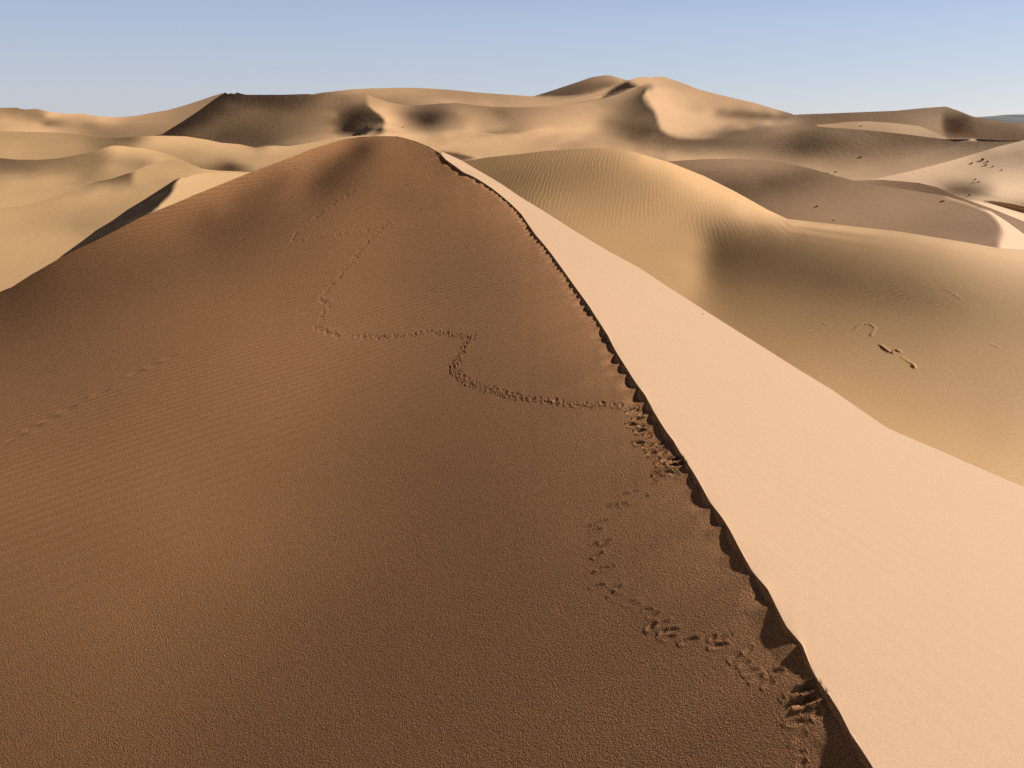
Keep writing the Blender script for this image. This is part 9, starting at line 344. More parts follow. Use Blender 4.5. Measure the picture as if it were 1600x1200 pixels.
[-12,-2,-2,-2,-3,-2,-1,-2,-1,-2,-3,-1,-2,-2,-1,-1,-2,-1,-2,-2,-2,-1,-1,-1,-2,-2,-1,-2,0,-2,0,1,2,0,1,1,-1,2,2,1,1,1,-1,1,-1,-1,0,0,-1,0,0,-1,1,0,0,1,0,1,0,1,0,1,-1,1,0,0,-1,1,0,-1,0,-1,0,0,-1,0,0,-1,-1,1,-1,-2,-4,-2,-1,-1,0,1,0,0,0,-1,-2,-3,-4,-1,-10,-4,11,6,6,-18,-10,-5,-2,-2,0,2,1,3,2,2,2,3,0,2,1,-1,-3,-5,-5,-6,-10,-13,-15,-17,-18,-19,-16,-15,-12,-9,-6,-4,-1,-1,4,10,13,14,14,14,10,8,8,7,8,7,7,5,5,3,3,2,1,0,-2,-1,0,0,2,3,4,4,4,5,2,3,1,1,2,1,2,3,4,2,2,0,0,-1,0,-2,-1,-2,0,-1,-1,0,0,-1,1,2,2,2,2,1,0,0,-1,-1,-1,-2,-4,-3,-3,-2,-2,-1,0,-1,0,0,0,0,1,-1,1,-2,-5,-4,-12,-22,-40,-37,-14,-9,-7,-5,-3,-2,0,0,1,4,2,2,2,0,0,-1,-2,-2,-1,-2,-1,-2,-1,0,3,3,5,4,-1,-9,-25,-52,-96,-140,-154,-113,-21,58,116,165,159,113,67,34,18,8,5,5,6,7,7,5,5,2,2,1,1,2,2,2,2,1,1,2,1,2,3,3,4,3,3,2,1,3,0,2,1,1,1,0,1,1,0,1,0,0,1,0,0,0,0,0,0,1,-1,1,0,0,1,0,0,0,1,-1,0,1,0,-1,1,0,0,0,0,0,0,-1,1,0,-1,1,-1,0,0,-1,-1,-2,-5,-11,-10,-4,2,7,6,6,4,4,3,1,2,1,1,0,1,0,0,1,0,0,1,-1,1,0,0,-1,1,-1,1,-1,0,-1,0,1,-1,0,-1,0,-1,0,0,0,0,0,1],
[-12,-2,-3,-1,-2,-2,-2,-2,-2,-1,-1,-2,-2,-2,-2,-1,-2,-1,-1,-1,-1,-2,-2,-2,-1,-1,-2,-1,-1,-1,-1,1,2,0,2,0,0,2,2,2,0,-1,0,-2,0,0,-1,0,0,0,-1,1,0,0,1,0,1,0,0,0,0,0,0,0,0,0,0,-1,0,0,-1,1,-1,1,0,-1,0,0,-1,-2,-3,-3,-1,0,1,0,0,0,0,-1,0,-3,-3,-3,-3,-8,-4,8,8,6,-5,-10,-5,-12,0,-1,0,0,0,-1,1,2,1,1,1,0,-2,-4,-5,-8,-10,-13,-17,-21,-23,-25,-25,-22,-15,-8,-3,3,8,10,12,21,25,22,19,14,12,8,4,5,4,5,5,6,4,4,2,-1,-2,-4,-3,-3,-1,1,2,4,5,6,5,5,5,3,5,3,4,5,4,4,1,0,-1,-1,0,0,-1,-2,-2,-2,-2,-2,-2,-2,-1,-2,-3,-1,-1,0,0,2,1,0,0,1,0,-1,-1,-1,0,-2,-1,-1,-2,-1,-1,0,0,-1,-1,0,-1,1,-1,-2,-2,-1,-1,-8,-22,-34,-17,-13,-13,-5,-4,-4,-4,-2,-1,-2,-2,0,-1,1,0,1,1,0,-1,-2,-2,-1,0,1,1,1,-1,-8,-23,-48,-90,-134,-137,-72,31,112,134,115,91,59,36,22,12,8,6,6,6,7,7,6,5,4,2,2,1,1,2,1,1,1,1,1,2,1,2,3,3,3,3,3,2,2,2,1,2,0,1,1,1,1,1,0,1,0,0,0,-1,0,1,0,0,1,0,-1,1,0,1,0,0,-1,1,0,0,1,0,0,0,0,0,0,0,0,0,-1,0,1,-1,0,0,-1,0,1,-1,-1,-3,-5,-10,-12,-4,3,7,7,5,5,4,2,2,2,0,2,0,1,0,1,1,-1,1,0,0,1,-1,1,-1,1,-1,1,-1,0,0,0,-1,-1,1,0,-1,0,0,-1,0,0,0,1,0],
[-11,-3,-2,-2,-2,-2,-2,-1,-2,-2,-1,-1,-2,-1,-2,-2,-1,-2,-1,-1,-2,-1,-1,-1,-2,-2,-1,-1,-2,-1,-1,1,3,0,2,1,-1,2,1,0,0,0,-1,0,-2,0,0,-1,0,0,1,0,0,1,0,0,0,0,0,0,0,-1,1,-1,0,0,0,0,0,0,0,0,1,0,0,1,-1,-1,-1,-4,-3,-1,0,1,-1,1,0,-1,0,-1,-3,-3,-4,-4,-6,-5,7,9,5,-3,-10,-3,-23,-7,-1,2,1,1,0,1,-1,0,1,0,0,-3,-5,-7,-11,-15,-17,-23,-28,-30,-30,-25,-17,-5,10,17,23,25,23,23,20,25,22,16,11,6,2,0,1,1,2,3,3,2,3,1,1,-2,-4,-4,-4,-2,2,4,4,7,6,4,5,5,6,7,6,7,5,2,0,-1,-1,-2,-3,-2,-1,-2,-1,0,-2,-1,-3,-2,-3,-3,-2,-3,-2,-3,-3,-1,-1,-1,0,1,0,-1,0,1,-1,0,1,1,-1,-1,-1,-2,-2,-2,-1,-1,-2,-2,-2,-2,-2,-1,-1,-2,-1,-1,-16,-13,-20,-6,-6,-5,-4,-3,-4,-3,-4,-4,-3,-4,-3,-1,-1,-1,0,0,-1,-1,-1,-3,-3,-4,-7,-11,-21,-41,-76,-115,-119,-53,49,122,129,98,61,37,16,10,6,5,7,6,7,7,7,6,6,4,4,2,2,1,1,1,1,1,0,1,1,1,0,2,3,3,3,3,2,2,3,2,2,1,1,1,1,1,1,0,0,1,0,-1,0,1,0,0,0,0,1,-1,0,1,0,0,0,0,1,1,0,0,-1,0,1,-1,0,1,-1,0,0,0,0,1,-1,-1,0,0,1,0,-1,-1,-2,-2,-5,-10,-13,-4,4,7,7,5,5,4,3,2,2,1,1,0,1,0,1,0,0,1,0,1,0,0,0,0,0,0,0,-1,0,0,0,-1,1,0,-1,0,0,-1,0,0,0,-1,1,0,1],
[-12,-2,-1,-3,-1,-3,-1,-2,-1,-1,-2,-2,-1,-2,-1,-1,-2,0,-2,-1,-2,-1,-2,-1,-1,-1,-2,-2,-1,-1,0,1,2,1,1,1,-1,2,0,0,0,-2,0,-1,0,-1,0,0,0,0,0,1,0,0,0,0,0,0,0,-1,0,0,-1,0,0,0,0,0,0,1,1,0,0,0,0,-1,0,-2,-2,-1,-2,-1,0,0,1,-1,-1,0,-3,-2,-2,-5,-6,-5,-3,6,9,6,-3,-13,-9,-34,-31,9,0,5,4,2,1,-2,-3,-1,1,-1,-3,-7,-9,-15,-20,-28,-28,-33,-34,-26,-12,5,21,33,38,37,32,26,22,16,13,14,9,8,3,2,-1,-1,0,0,1,2,1,2,1,1,-1,-2,-2,-3,-1,2,2,3,6,4,4,5,4,6,6,7,4,0,0,-1,-1,-1,-2,-1,-1,-1,-2,-1,-1,-1,-1,-2,0,-1,-2,-2,-3,-2,-3,-3,-3,-4,-2,-2,-2,-1,0,0,0,0,1,0,1,0,1,-2,-1,-2,-2,-3,-3,-3,-3,-4,-3,-3,-4,-3,-1,0,-2,-7,-10,-21,-26,-2,-1,-2,0,-2,-1,-2,-1,-2,-2,0,0,0,1,1,2,3,1,-2,-3,-5,-9,-15,-25,-41,-65,-93,-96,-48,41,106,114,86,52,29,15,6,4,5,7,6,6,7,7,7,6,6,4,3,1,2,0,1,1,1,0,1,1,0,1,1,2,2,3,2,3,2,2,3,2,2,1,1,1,2,0,1,0,1,0,0,0,0,0,-1,0,1,0,0,0,1,0,0,0,1,0,0,-1,1,0,0,1,-1,0,0,1,-1,0,0,0,0,-1,0,0,1,0,-1,-1,0,-1,-2,-2,-7,-10,-11,-6,6,8,7,6,4,4,2,2,2,1,2,1,1,0,1,0,0,1,0,0,0,0,0,1,0,0,0,-1,1,-1,0,-1,1,-1,0,0,-1,0,0,0,0,0,0,-1,1,1],
[-11,-3,-2,-1,-3,-1,-1,-2,-1,-2,-1,-1,-2,-1,-1,-2,0,-2,-1,-2,0,-2,-1,-1,-2,-1,-2,0,-2,-1,-2,2,4,-1,2,0,-2,1,0,-1,-1,0,-1,0,-1,0,0,0,0,0,1,-1,1,0,0,0,-1,0,-1,0,0,0,0,0,-1,0,0,1,0,1,0,0,0,0,0,-1,-1,-1,-1,-2,0,-1,1,-1,0,-1,-2,-3,-3,-3,-4,-5,-4,-1,2,8,6,-2,-14,-21,-49,-81,-50,12,11,16,16,9,5,-1,-5,-2,2,-3,-8,-12,-20,-27,-35,-39,-25,-17,0,18,34,41,43,39,33,27,22,19,14,12,9,7,5,2,4,1,2,2,1,2,2,1,1,0,-2,-2,-3,-4,-8,-6,-4,-3,0,7,8,10,12,13,11,8,4,1,-1,0,-1,0,-1,-1,0,-2,-2,-2,-2,-2,-2,-2,-1,-1,0,-2,0,-1,-1,-2,-3,-3,-3,-3,-4,-4,-2,-2,-1,0,0,1,0,2,-1,1,0,-1,-1,-3,-3,-2,-4,-5,-4,-4,-4,-4,-4,-5,-3,-4,-3,-6,-3,-20,-15,-8,-2,0,-1,0,0,0,0,0,2,0,3,3,3,4,3,2,-3,-4,-10,-14,-22,-35,-50,-69,-77,-48,16,77,95,74,48,25,14,7,5,5,8,8,6,8,6,6,7,6,5,3,3,1,1,1,1,0,1,0,1,0,0,1,1,1,2,2,3,3,1,3,3,1,2,2,2,0,1,1,1,0,1,0,0,0,-1,1,-1,0,0,0,0,1,0,0,1,0,0,0,0,1,0,-1,1,0,0,0,0,0,-1,1,0,0,-1,0,0,0,0,-1,0,0,-1,-1,-2,-5,-7,-9,-11,-5,7,9,7,6,4,4,2,3,1,2,1,0,1,0,2,-1,1,1,0,0,0,1,0,0,0,0,0,0,0,-1,1,-1,0,0,-1,0,1,0,0,-1,-1,0,0,0,1,1,0],
[-11,-2,-2,-2,-2,-1,-2,-1,-2,-1,-1,-1,-1,-1,-2,-1,-1,-1,-1,0,-2,-1,-1,-2,0,-2,-1,-1,-1,-2,-1,2,1,0,1,-1,-1,0,0,-1,0,-1,0,-2,0,0,0,0,1,0,-1,1,-1,0,0,-1,1,-1,0,0,-1,0,0,0,0,0,1,0,0,0,-1,0,0,-1,-1,0,-1,0,-1,0,0,0,-1,0,-2,-2,-3,-4,-4,-4,-3,-3,1,3,5,6,-3,-16,-32,-71,-108,-269,-19,2,9,27,28,21,12,1,-12,4,16,7,-3,-12,-19,-21,-16,2,27,42,50,51,44,36,28,19,13,13,13,12,11,9,7,1,-1,-2,-3,-4,-4,-5,-5,-8,-11,-13,-17,-15,-10,0,12,20,27,30,29,28,26,18,15,11,9,4,4,2,1,0,1,-1,0,-1,-1,-1,-3,-1,-3,-3,-3,-3,-3,-3,-2,-1,-1,0,-1,0,-1,0,0,-3,-3,-5,-6,-3,-4,-1,-1,0,0,0,2,0,1,0,-1,0,-2,-2,-3,-4,-4,-4,-3,-4,-3,-4,-5,-4,-6,-5,-4,-3,-1,-2,-7,-20,-3,0,0,0,0,1,1,2,2,3,2,3,4,2,0,-4,-8,-15,-20,-31,-42,-51,-53,-37,1,45,70,64,42,27,14,7,7,7,8,8,7,6,8,6,7,6,4,5,3,2,1,1,1,0,1,0,0,1,0,0,0,1,2,2,2,2,2,2,3,2,1,3,1,2,1,2,0,1,0,1,0,0,0,-1,0,-1,1,-1,-1,1,0,0,1,0,0,1,1,-1,1,0,0,0,0,0,0,0,0,0,0,-1,0,0,0,-1,1,-1,0,0,-1,-1,-1,-4,-5,-7,-11,-8,-2,6,8,9,6,4,3,3,2,1,2,1,1,1,1,1,0,1,0,0,0,1,0,0,1,0,0,-1,1,-1,0,0,0,0,0,-1,1,-1,0,0,-1,1,0,0,0,-1,1,0,1],
[-11,-2,-2,-2,-1,-2,-2,-1,0,-1,-1,-1,-1,-1,-1,-1,-2,0,-1,-1,-1,-1,-1,-1,-2,-1,-1,-2,-1,0,-2,0,2,0,-1,-1,-1,-1,0,0,0,0,-2,1,-1,0,0,0,-1,0,0,0,0,-1,0,1,-1,0,0,-1,0,0,-1,0,1,0,-1,0,0,-1,0,-1,0,-1,-1,-1,0,1,0,1,0,-1,-1,-2,-3,-5,-4,-4,-3,-2,-1,2,4,4,1,-2,-16,-38,-89,-136,-345,-186,23,-78,-68,-75,-57,-31,-8,10,27,30,32,46,57,64,74,87,100,106,85,77,67,55,45,35,26,19,9,2,0,-3,-4,-5,-5,1,0,-1,-3,-3,-5,-5,-4,-2,4,9,20,22,23,17,12,5,5,3,4,4,3,2,1,2,-1,1,0,0,-1,0,-1,0,-1,-1,-1,-2,-1,-3,-2,-3,-3,-4,-3,-3,-3,-2,-2,-1,0,-1,0,0,-1,0,-3,-4,-3,-6,-5,-5,-2,-1,0,2,0,1,1,-1,1,-1,-1,-2,-1,-3,-2,-2,-3,-2,-3,-2,-1,-6,-6,-5,-4,2,5,12,-3,-16,-8,0,-2,-1,-1,0,0,0,-1,0,0,0,-2,-4,-9,-16,-23,-30,-38,-43,-40,-24,0,30,54,55,41,26,15,8,7,9,7,8,7,7,7,7,6,6,5,4,5,2,2,1,0,1,0,0,0,1,0,0,0,1,1,1,2,1,2,3,2,2,2,2,2,2,2,0,2,0,1,0,2,-1,0,0,-1,0,0,0,-1,-1,0,0,1,1,-1,1,1,0,0,1,0,-1,1,0,0,0,0,0,0,0,0,-1,0,0,0,0,-1,0,-1,-1,-2,-2,-5,-6,-8,-9,-5,-1,6,9,10,6,4,3,2,2,2,2,1,0,1,1,0,1,0,1,1,0,0,0,1,0,-1,1,0,0,0,0,0,0,-1,0,0,0,-1,1,0,0,0,-1,0,0,0,0,0,1,1],
[-11,-2,-2,-1,-2,-2,0,-1,-1,-1,-1,0,-1,-1,-1,-1,-1,-1,-1,-1,0,-2,-1,-2,-1,-1,-1,-1,-1,-2,-1,0,0,-1,0,-1,-1,0,-1,1,-1,-1,0,-1,0,0,0,-1,0,0,0,-1,0,0,0,-1,0,0,-1,1,0,-1,0,0,-2,0,-1,-1,0,-1,-1,-1,-2,-1,0,1,0,0,2,1,0,0,-3,-4,-4,-4,-2,-6,0,1,4,3,3,0,-4,-16,-41,-98,-154,-292,-55,392,9,1,3,-9,-15,-12,-7,5,18,-3,-19,-9,1,16,29,39,42,43,27,27,26,23,17,13,9,6,0,-2,-4,-6,-4,-4,-2,-1,2,2,0,1,1,1,2,6,5,8,5,5,4,3,1,1,1,1,1,0,1,0,1,0,0,0,-1,0,0,-1,-1,-1,-1,-2,-1,-2,-2,-2,-3,-2,-3,-2,-3,-3,-2,-1,-2,-1,-2,-2,-1,-2,-1,-2,-2,-2,-3,-4,-4,-5,-4,-4,0,-1,1,1,0,1,-1,0,-1,0,-2,0,0,0,0,1,1,0,0,-2,-6,-4,-2,8,9,14,0,-5,-14,-3,-3,-4,-4,-3,-4,-4,-4,-5,-7,-10,-11,-18,-26,-36,-36,-33,-31,-11,12,30,44,44,35,23,14,8,7,7,8,7,8,7,7,6,7,6,5,5,3,3,2,1,1,1,0,0,1,0,0,0,0,1,0,1,1,2,1,2,2,1,3,2,2,2,2,0,2,2,0,1,1,1,-1,0,0,-1,1,-1,0,-1,-1,0,0,0,0,0,2,0,0,0,1,0,0,1,0,0,-1,0,0,0,0,0,-1,1,-1,0,-1,0,-1,-1,-1,-3,-4,-6,-6,-9,-6,-4,3,7,10,8,5,5,2,3,3,1,1,1,1,1,1,0,1,0,1,0,0,1,1,0,0,0,1,-1,0,1,-1,0,0,0,0,0,-1,0,0,0,0,0,0,0,0,0,-1,1,0,2,1],
[-11,-2,-1,-2,-1,-1,-1,-1,-1,0,-1,-1,0,-1,-1,-1,-1,-2,0,-1,-2,-1,-1,-1,-1,-2,-1,-2,-1,-2,-1,0,0,-2,0,0,-2,0,1,-1,0,0,0,-1,0,-2,0,1,-1,0,-1,0,0,0,-1,0,-1,0,0,-1,-1,-1,0,-2,0,-2,0,-2,-2,-1,-2,-1,-1,-1,0,-1,1,2,1,2,1,-2,-3,-3,-4,-1,-5,2,1,3,3,2,-1,-5,-16,-40,-98,-160,-251,35,316,58,47,34,24,18,14,11,8,6,5,3,0,-1,1,2,2,2,4,2,1,2,4,2,2,2,1,-1,-1,-2,-5,-3,-3,-2,-2,1,1,1,1,1,1,2,2,2,4,1,2,1,1,1,0,1,-1,1,0,0,0,1,-1,0,0,-1,1,-2,0,-1,0,-1,-2,-1,-2,-2,-2,-2,-2,-2,-2,-2,-1,-1,-1,-2,-1,-2,-4,-3,-5,-5,-6,-4,-3,-2,-3,-2,-3,-2,-4,-2,-3,0,1,0,1,1,1,0,0,2,2,1,3,3,3,2,3,3,2,0,-3,-1,0,8,8,9,5,-5,-16,-14,-8,-4,-4,-5,-6,-9,-10,-13,-16,-20,-26,-30,-33,-19,-4,4,24,32,27,24,18,13,8,6,5,6,7,8,7,7,7,6,6,6,5,5,4,3,3,1,0,1,0,0,0,0,0,1,0,0,1,0,1,1,2,1,1,3,1,3,1,2,2,2,1,2,1,1,1,1,0,0,0,0,0,0,-1,0,-1,-1,-1,0,-1,0,1,1,-1,1,1,1,0,0,1,0,-1,1,0,0,-1,1,-1,0,0,-1,0,-2,0,-2,-2,-3,-4,-5,-6,-6,-7,-3,-1,5,7,9,7,6,5,3,3,1,1,2,1,1,0,1,1,1,0,1,0,1,0,0,0,1,0,0,0,1,0,0,0,0,0,-1,0,0,0,0,0,0,0,0,0,0,0,-1,1,0,0,1,1],
[-11,-1,-2,-2,-1,-1,-1,0,0,-1,0,-1,-2,-1,0,-2,0,-2,-1,-1,-1,-1,-2,-1,-2,-1,-2,0,-2,-1,-1,-1,0,-1,0,-1,-1,0,0,0,0,-1,-1,0,-2,1,-1,-1,0,0,0,-1,-1,0,-1,0,0,-1,-1,-1,-1,-1,-2,-1,-2,-2,-2,-1,-3,-2,-1,-2,-1,0,-1,2,0,1,2,1,-1,-1,-2,-1,-1,-1,1,3,2,3,0,-2,-7,-15,-37,-92,-155,-246,78,224,85,86,52,24,13,8,6,4,3,2,2,1,-1,0,-1,0,1,1,0,1,-1,2,0,1,2,-1,0,-1,-2,-2,-1,-2,-2,-1,-1,0,1,0,1,1,1,1,2,1,0,1,1,0,0,1,0,0,0,0,0,1,-1,0,0,0,0,0,-1,1,-1,-1,-1,-1,0,-1,-2,-1,-1,-3,-1,-2,-1,-1,-1,-1,-1,-1,-2,-4,-4,-6,-7,-7,-7,-6,-6,-5,-3,-3,-2,-2,-1,-2,-1,-1,0,2,3,2,2,3,4,2,4,5,4,5,4,5,3,3,4,2,-1,0,0,6,7,6,7,-1,-11,-13,-15,-14,-14,-14,-14,-12,-13,-17,-15,-12,-10,-2,11,18,11,13,12,5,3,0,-2,2,3,4,6,7,8,7,7,7,6,6,5,5,4,3,2,2,0,1,1,-1,0,0,1,0,0,0,1,1,0,1,2,0,2,1,2,1,3,2,2,2,1,1,2,1,1,1,1,1,0,-1,1,0,-2,0,0,-1,-1,-1,0,-2,0,1,0,0,2,0,0,1,0,1,-1,1,0,0,0,0,0,-1,0,-1,-1,0,-2,-2,-3,-4,-4,-4,-6,-6,-5,-4,0,3,7,8,8,6,6,4,3,2,2,1,2,0,2,0,1,1,0,1,1,0,1,0,1,0,0,0,0,1,0,0,0,0,0,0,0,0,0,-1,0,0,0,1,0,0,0,0,-1,1,-1,0,2,0,1],
[-11,-1,-2,0,-2,0,-1,0,-2,0,-1,-1,0,-1,-2,0,-2,0,-2,-1,-2,-1,-1,-1,-2,-1,-2,-2,-1,-1,-2,-1,1,-1,-1,0,-2,1,-1,0,0,-1,0,-1,0,-1,-1,0,0,-1,-1,0,-1,-1,0,-2,-1,-2,-1,-2,-2,-2,-2,-1,-2,-2,-3,-2,-1,-2,-1,0,0,1,2,0,2,0,0,-1,-1,-1,1,0,1,3,4,1,0,-1,-2,-8,-15,-35,-78,-140,-283,60,211,97,113,72,31,9,4,2,2,1,1,1,0,0,0,-1,0,0,0,0,-1,-1,1,-1,0,1,-1,1,-1,-1,-1,0,-2,0,-1,-1,0,0,0,1,1,-1,1,1,0,1,0,1,-1,1,0,0,0,0,0,0,0,-1,1,0,0,-1,1,0,-1,0,-1,1,-1,0,-1,-1,0,-1,-2,0,-1,-1,0,-1,-1,-1,-2,-3,-5,-4,-4,-5,-5,-7,-7,-7,-5,-5,-4,-2,-2,-1,-1,0,0,-2,-1,0,1,4,5,5,5,5,5,5,5,5,4,2,4,3,3,1,0,1,3,5,4,5,3,0,-2,-1,-8,-12,-11,-10,-9,-8,-10,-7,-5,-5,-2,1,4,1,-4,-3,-8,-9,-4,-3,2,3,6,6,8,7,8,7,6,6,5,4,5,4,2,2,2,-1,2,-1,0,0,0,0,0,1,0,1,0,1,2,0,1,2,1,2,2,2,2,1,2,2,2,1,1,1,1,1,0,0,1,0,-1,0,0,-1,-1,-1,-1,0,-2,0,-2,1,1,1,0,1,0,0,1,0,1,-1,1,-1,0,0,-1,0,-2,-1,-1,-4,-3,-3,-5,-6,-5,-6,-3,-2,0,3,6,7,7,7,6,5,3,3,3,2,1,2,0,2,0,1,1,1,0,0,1,1,0,0,0,1,1,0,0,0,0,0,0,0,0,0,0,0,0,0,0,-1,1,0,0,1,0,-1,0,0,0,1,0,1,1],
[-10,-2,-1,-2,1,-2,0,-1,0,-2,0,-1,-1,-1,-1,-1,-1,-1,-1,-2,-1,-1,-2,-2,0,-2,-1,-2,-1,-2,-2,0,0,-1,0,-1,-1,-1,1,-1,0,-1,-1,-1,-1,0,0,-1,-1,-1,0,-2,0,-2,-2,-1,-3,-1,-3,-2,-2,-2,-2,-3,-2,-2,-1,-1,-1,-1,0,1,2,1,1,2,1,0,-1,-2,0,-1,1,1,3,2,3,0,0,-4,-6,-16,-33,-71,-113,-357,7,285,98,119,84,37,11,3,1,0,0,0,0,1,0,0,0,-1,0,-1,0,-1,-1,0,-2,0,0,-1,0,0,0,0,1,0,1,-1,1,0,-1,1,0,-1,0,1,0,0,0,0,0,0,0,0,0,-1,1,-1,1,-1,0,0,0,-1,1,0,-1,0,0,0,0,-1,0,-1,0,0,-1,0,-1,0,0,0,0,0,0,-1,-2,-4,-3,-4,-5,-3,-4,-3,-5,-4,-3,-3,-2,-3,-1,-2,0,0,-2,-2,-1,-1,0,1,2,4,6,5,5,5,4,4,3,3,2,2,3,2,0,1,1,4,3,2,1,1,1,0,-3,-3,-5,-5,-6,-8,-8,-5,-7,-7,-6,-8,-10,-12,-8,-10,-7,-3,-2,3,4,7,7,8,7,8,6,6,6,4,5,4,3,2,3,0,0,1,-1,1,-1,0,1,0,0,1,1,1,1,1,1,2,1,2,1,2,2,2,1,3,1,1,1,1,1,1,1,1,1,0,-1,0,0,-1,0,-1,-1,-1,-1,-1,-1,-2,0,1,0,1,0,1,1,0,0,0,0,0,-1,0,-1,-2,0,-3,-2,-3,-4,-4,-5,-7,-5,-4,-3,0,2,3,6,7,6,8,6,5,4,3,3,3,1,2,1,1,2,0,1,0,1,0,1,1,0,0,1,1,0,0,0,0,1,0,0,0,1,-1,1,-1,0,0,0,0,0,0,0,0,1,0,0,0,0,0,0,0,1,1,1],
[-10,-2,0,-1,-2,0,-1,-1,0,-1,-1,-1,-1,-1,-1,-1,-1,-1,-1,-1,-2,-2,-1,-1,-2,-1,-1,-1,-2,-2,-1,-1,0,-1,0,-1,-2,1,-1,0,-1,0,-1,-1,-1,-2,0,-1,-1,-1,-2,-1,-2,-2,-3,-3,-1,-4,-2,-3,-2,-3,-2,-2,-1,0,-1,-1,-1,1,0,1,0,1,1,0,1,0,1,1,0,1,0,3,2,2,-2,0,-3,-7,-13,-33,-64,-97,-454,-49,422,96,114,85,39,13,2,1,-1,1,0,0,0,0,0,0,-1,0,-1,0,-2,-1,-1,-3,0,-1,-1,0,0,0,0,1,2,1,2,1,0,0,0,-1,0,1,0,-1,0,0,0,-1,1,-1,0,-1,1,0,-1,0,-1,0,-1,1,-1,0,0,0,0,0,0,-1,0,0,-1,0,-1,-1,0,0,0,0,0,1,1,0,-1,-1,-2,-3,-4,-3,-2,-3,-2,-3,-1,-1,-3,-1,-2,-1,-2,0,-1,0,-1,0,-2,-1,0,0,0,1,1,5,5,6,4,3,3,3,3,1,2,1,1,1,1,2,1,1,0,0,0,-3,-1,-3,-3,-6,-6,-9,-7,-11,-10,-10,-11,-11,-12,-10,-9,-5,-3,1,4,6,7,7,8,8,8,6,5,5,5,5,3,4,2,2,0,1,0,0,0,-1,1,1,0,1,2,0,1,1,1,1,2,1,2,2,2,2,1,2,1,1,2,1,1,2,1,2,1,0,0,0,0,-1,-1,-1,-1,-1,-1,-1,-1,-2,-1,-1,-2,0,2,0,1,0,0,0,-1,0,-1,0,-1,-2,-2,-2,-4,-3,-4,-5,-4,-5,-5,-2,-2,1,3,5,5,7,7,6,6,5,4,4,3,3,2,1,3,1,1,1,0,1,1,1,0,1,0,1,0,1,0,0,1,0,1,0,0,0,1,0,-1,1,-1,1,0,0,-1,0,0,1,0,0,1,0,0,0,0,-1,1,0,1,1,1],
[-10,-1,-1,-1,0,-2,0,-1,-1,0,-2,0,-1,-1,-1,-1,-1,-2,-1,-1,-1,-1,-2,-1,-2,-2,-2,-1,-2,-1,-1,-1,0,-1,-1,-1,-1,0,0,-1,-1,0,-2,0,-2,-1,-2,-1,-1,-2,-2,-3,-3,-3,-2,-3,-5,-2,-4,-2,-3,-2,-2,0,-2,-1,0,-1,0,-1,0,-2,-1,-1,-2,1,0,2,2,3,3,4,2,1,0,-1,-1,-3,-9,-13,-24,-60,-83,-758,118,571,92,100,77,39,14,2,1,-1,1,0,0,0,0,-1,0,-2,-1,0,-1,-2,-1,-2,-1,-2,-1,-1,0,0,1,0,2,1,2,2,0,1,0,-1,0,0,0,-1,0,1,-1,0,0,0,-1,0,0,0,-2,0,0,-1,0,0,0,-1,0,0,-1,0,-1,-1,0,-1,0,-1,0,-1,-1,0,-1,-1,1,0,0,0,0,0,-1,-1,-3,-2,-3,-3,-3,-2,-1,0,0,-1,0,-1,-1,-1,0,-1,0,0,2,-1,0,1,0,0,1,1,1,1,2,2,5,6,4,3,2,3,2,0,1,0,1,1,0,0,0,-1,-3,-3,-4,-5,-7,-8,-10,-9,-11,-10,-11,-12,-12,-13,-11,-9,-4,-1,3,5,7,8,9,9,8,7,6,6,5,5,4,4,3,2,1,1,0,1,0,1,0,2,1,1,1,1,0,2,1,1,2,1,1,2,2,1,2,2,2,1,2,1,1,1,2,2,2,1,0,0,0,-1,-1,0,-1,-1,-2,-1,-2,-1,-2,-2,-2,-4,-2,1,0,0,0,0,-1,0,-1,-1,-2,-2,-2,-3,-3,-4,-3,-4,-4,-3,-3,-1,1,2,5,5,6,6,6,7,5,5,5,3,3,3,2,2,2,2,0,2,1,0,2,0,1,0,1,0,1,0,1,1,0,1,0,0,0,1,0,0,0,0,1,0,0,0,-1,0,1,0,0,-1,1,0,1,0,1,0,0,0,0,0,1,2,0],
